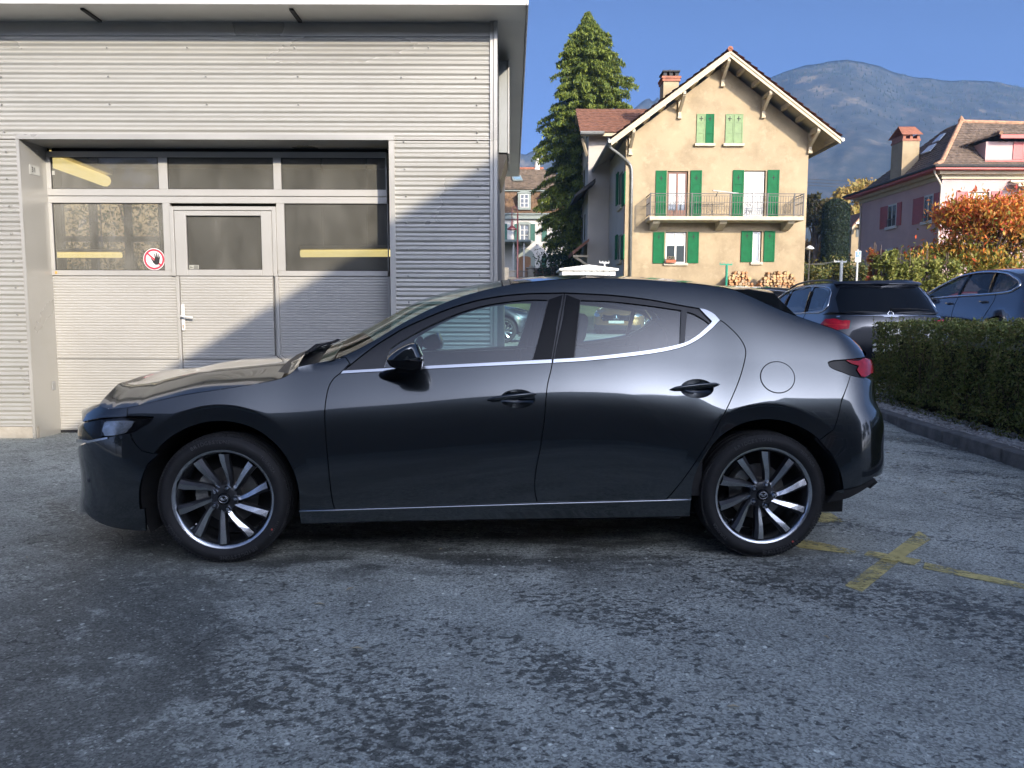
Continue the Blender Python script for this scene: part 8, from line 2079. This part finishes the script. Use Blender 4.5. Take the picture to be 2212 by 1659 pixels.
# ---------------------------------------------------------------- unseen house throwing the shade; wing and trees added for car reflections
TOWN = mat('town_plaster', (.16, .15, .135), rough=.9, var=.12, scale=.6)
BY = -12.0
bh = thing('gabled_house', 'tall gabled house behind the photographer that throws the shade over the forecourt', 'house', (0, BY, 0))
def src(px, py):
    p = P(px, py, YW); D = YW - BY; return Vector((p.x + D*math.tan(SUN_AZ), BY, p.z + D*math.tan(SUN_EL)/math.cos(SUN_AZ)))
s1, s2 = src(1060, 352), src(345, 790); slp = (s1.z-s2.z)/(s1.x-s2.x); zeave = 7.85; xe0 = s2.x - (s2.z-zeave)/slp
zcap = 11.2; xcap = s2.x + (zcap-s2.z)/slp; xr_end = 26.0
mb = MB(); mb.prism([Vector((xe0, 0, -.1)), Vector((xr_end, 0, -.1)), Vector((xr_end, 0, zeave)), Vector((xr_end-7, 0, zcap)), Vector((xcap, 0, zcap)), Vector((xe0, 0, zeave))], (0, -9, 0)); mb.build('wall', TOWN, bh)
mb = MB()
for a, c in (((xe0, zeave), (xcap, zcap)), ((xcap, zcap), (xr_end-7, zcap)), ((xr_end-7, zcap), (xr_end, zeave))): mb.prism([Vector((a[0], -.02, a[1]+.002)), Vector((c[0], -.02, c[1]+.002)), Vector((c[0], -.02, c[1]+.03)), Vector((a[0], -.02, a[1]+.03))], (0, -9.2, 0))
mb.build('roof', TILE, bh)
for i in range(7):
    for j in range(3): window(bh, 8.2+i*2.4, 9.4+i*2.4, .04, 1.2+j*2.9, 2.9+j*2.9, WHITEW, 2, 1) if 8.2+i*2.4 < xr_end-1 else None
for ch_ in bh.children:
    if ch_.name.startswith('window'): ch_.rotation_euler = (0, 0, rad(180)); ch_.location = (2*16.2, .05, 0)
wing = thing('added_wing', 'unseen flat-roofed wing, stretched left for reflections, beside the gabled house', 'building', (0, BY, 0))  # wing added and lengthened to give the car a dark skyline to reflect
mb = MB(); mb.box(-12.6, xe0-.02, -7, 0, -.1, 7.55); mb.build('wall', TOWN, wing); mb = MB(); mb.box(-12.7, xe0-.03, -7.1, .03, 7.552, 7.83); mb.build('roof_edge', DARKROOF, wing)
DKL = leaf_mat('dusky_leaves', [(.014, .02, .01), (.03, .04, .016), (.05, .05, .02)])
for i, (x, y, h) in enumerate(((-6, -17, 6.5), (-11, -19, 8), (-16, -17, 7), (-22, -20, 9), (-3.6, -21, 7.5), (31, -12, 8), (36, -8, 8), (40, 0, 7))):  # dark trees added to set a low skyline in the car's reflections
    tree('added_dark_tree', ['added round-crowned tree left of the flat-roofed wing', 'added tall tree far left behind the photographer', 'added broad tree between two taller trees behind the photographer', 'tallest added tree at the far left behind the photographer', 'added tree right behind the end of the flat-roofed wing', 'tree right of the gabled house', 'second added tree right of the gabled house', 'added tree furthest right of the gabled house'][i], 'tree', (x, y, 0), h, h*.55, 2.6, h*.38, DKL, 1500, .3, 'trees behind the photographer', trunk=.25)
# ---------------------------------------------------------------- haze in the valley air
hz_m = bpy.data.materials.new('haze'); hz_m.use_nodes = True; nt = hz_m.node_tree; nt.nodes.clear()
o_ = nt.nodes.new('ShaderNodeOutputMaterial'); pv = nt.nodes.new('ShaderNodeVolumePrincipled'); pv.inputs['Color'].default_value = (.26, .52, 1.0, 1); pv.inputs['Density'].default_value = .00032; pv.inputs['Anisotropy'].default_value = 0.
nt.links.new(pv.outputs[0], o_.inputs['Volume'])
mb = MB(); mb.box(-1300, 1300, -60, 1010, -4, 345); hz_o = mb.build('haze', hz_m); tag(hz_o, kind='stuff')
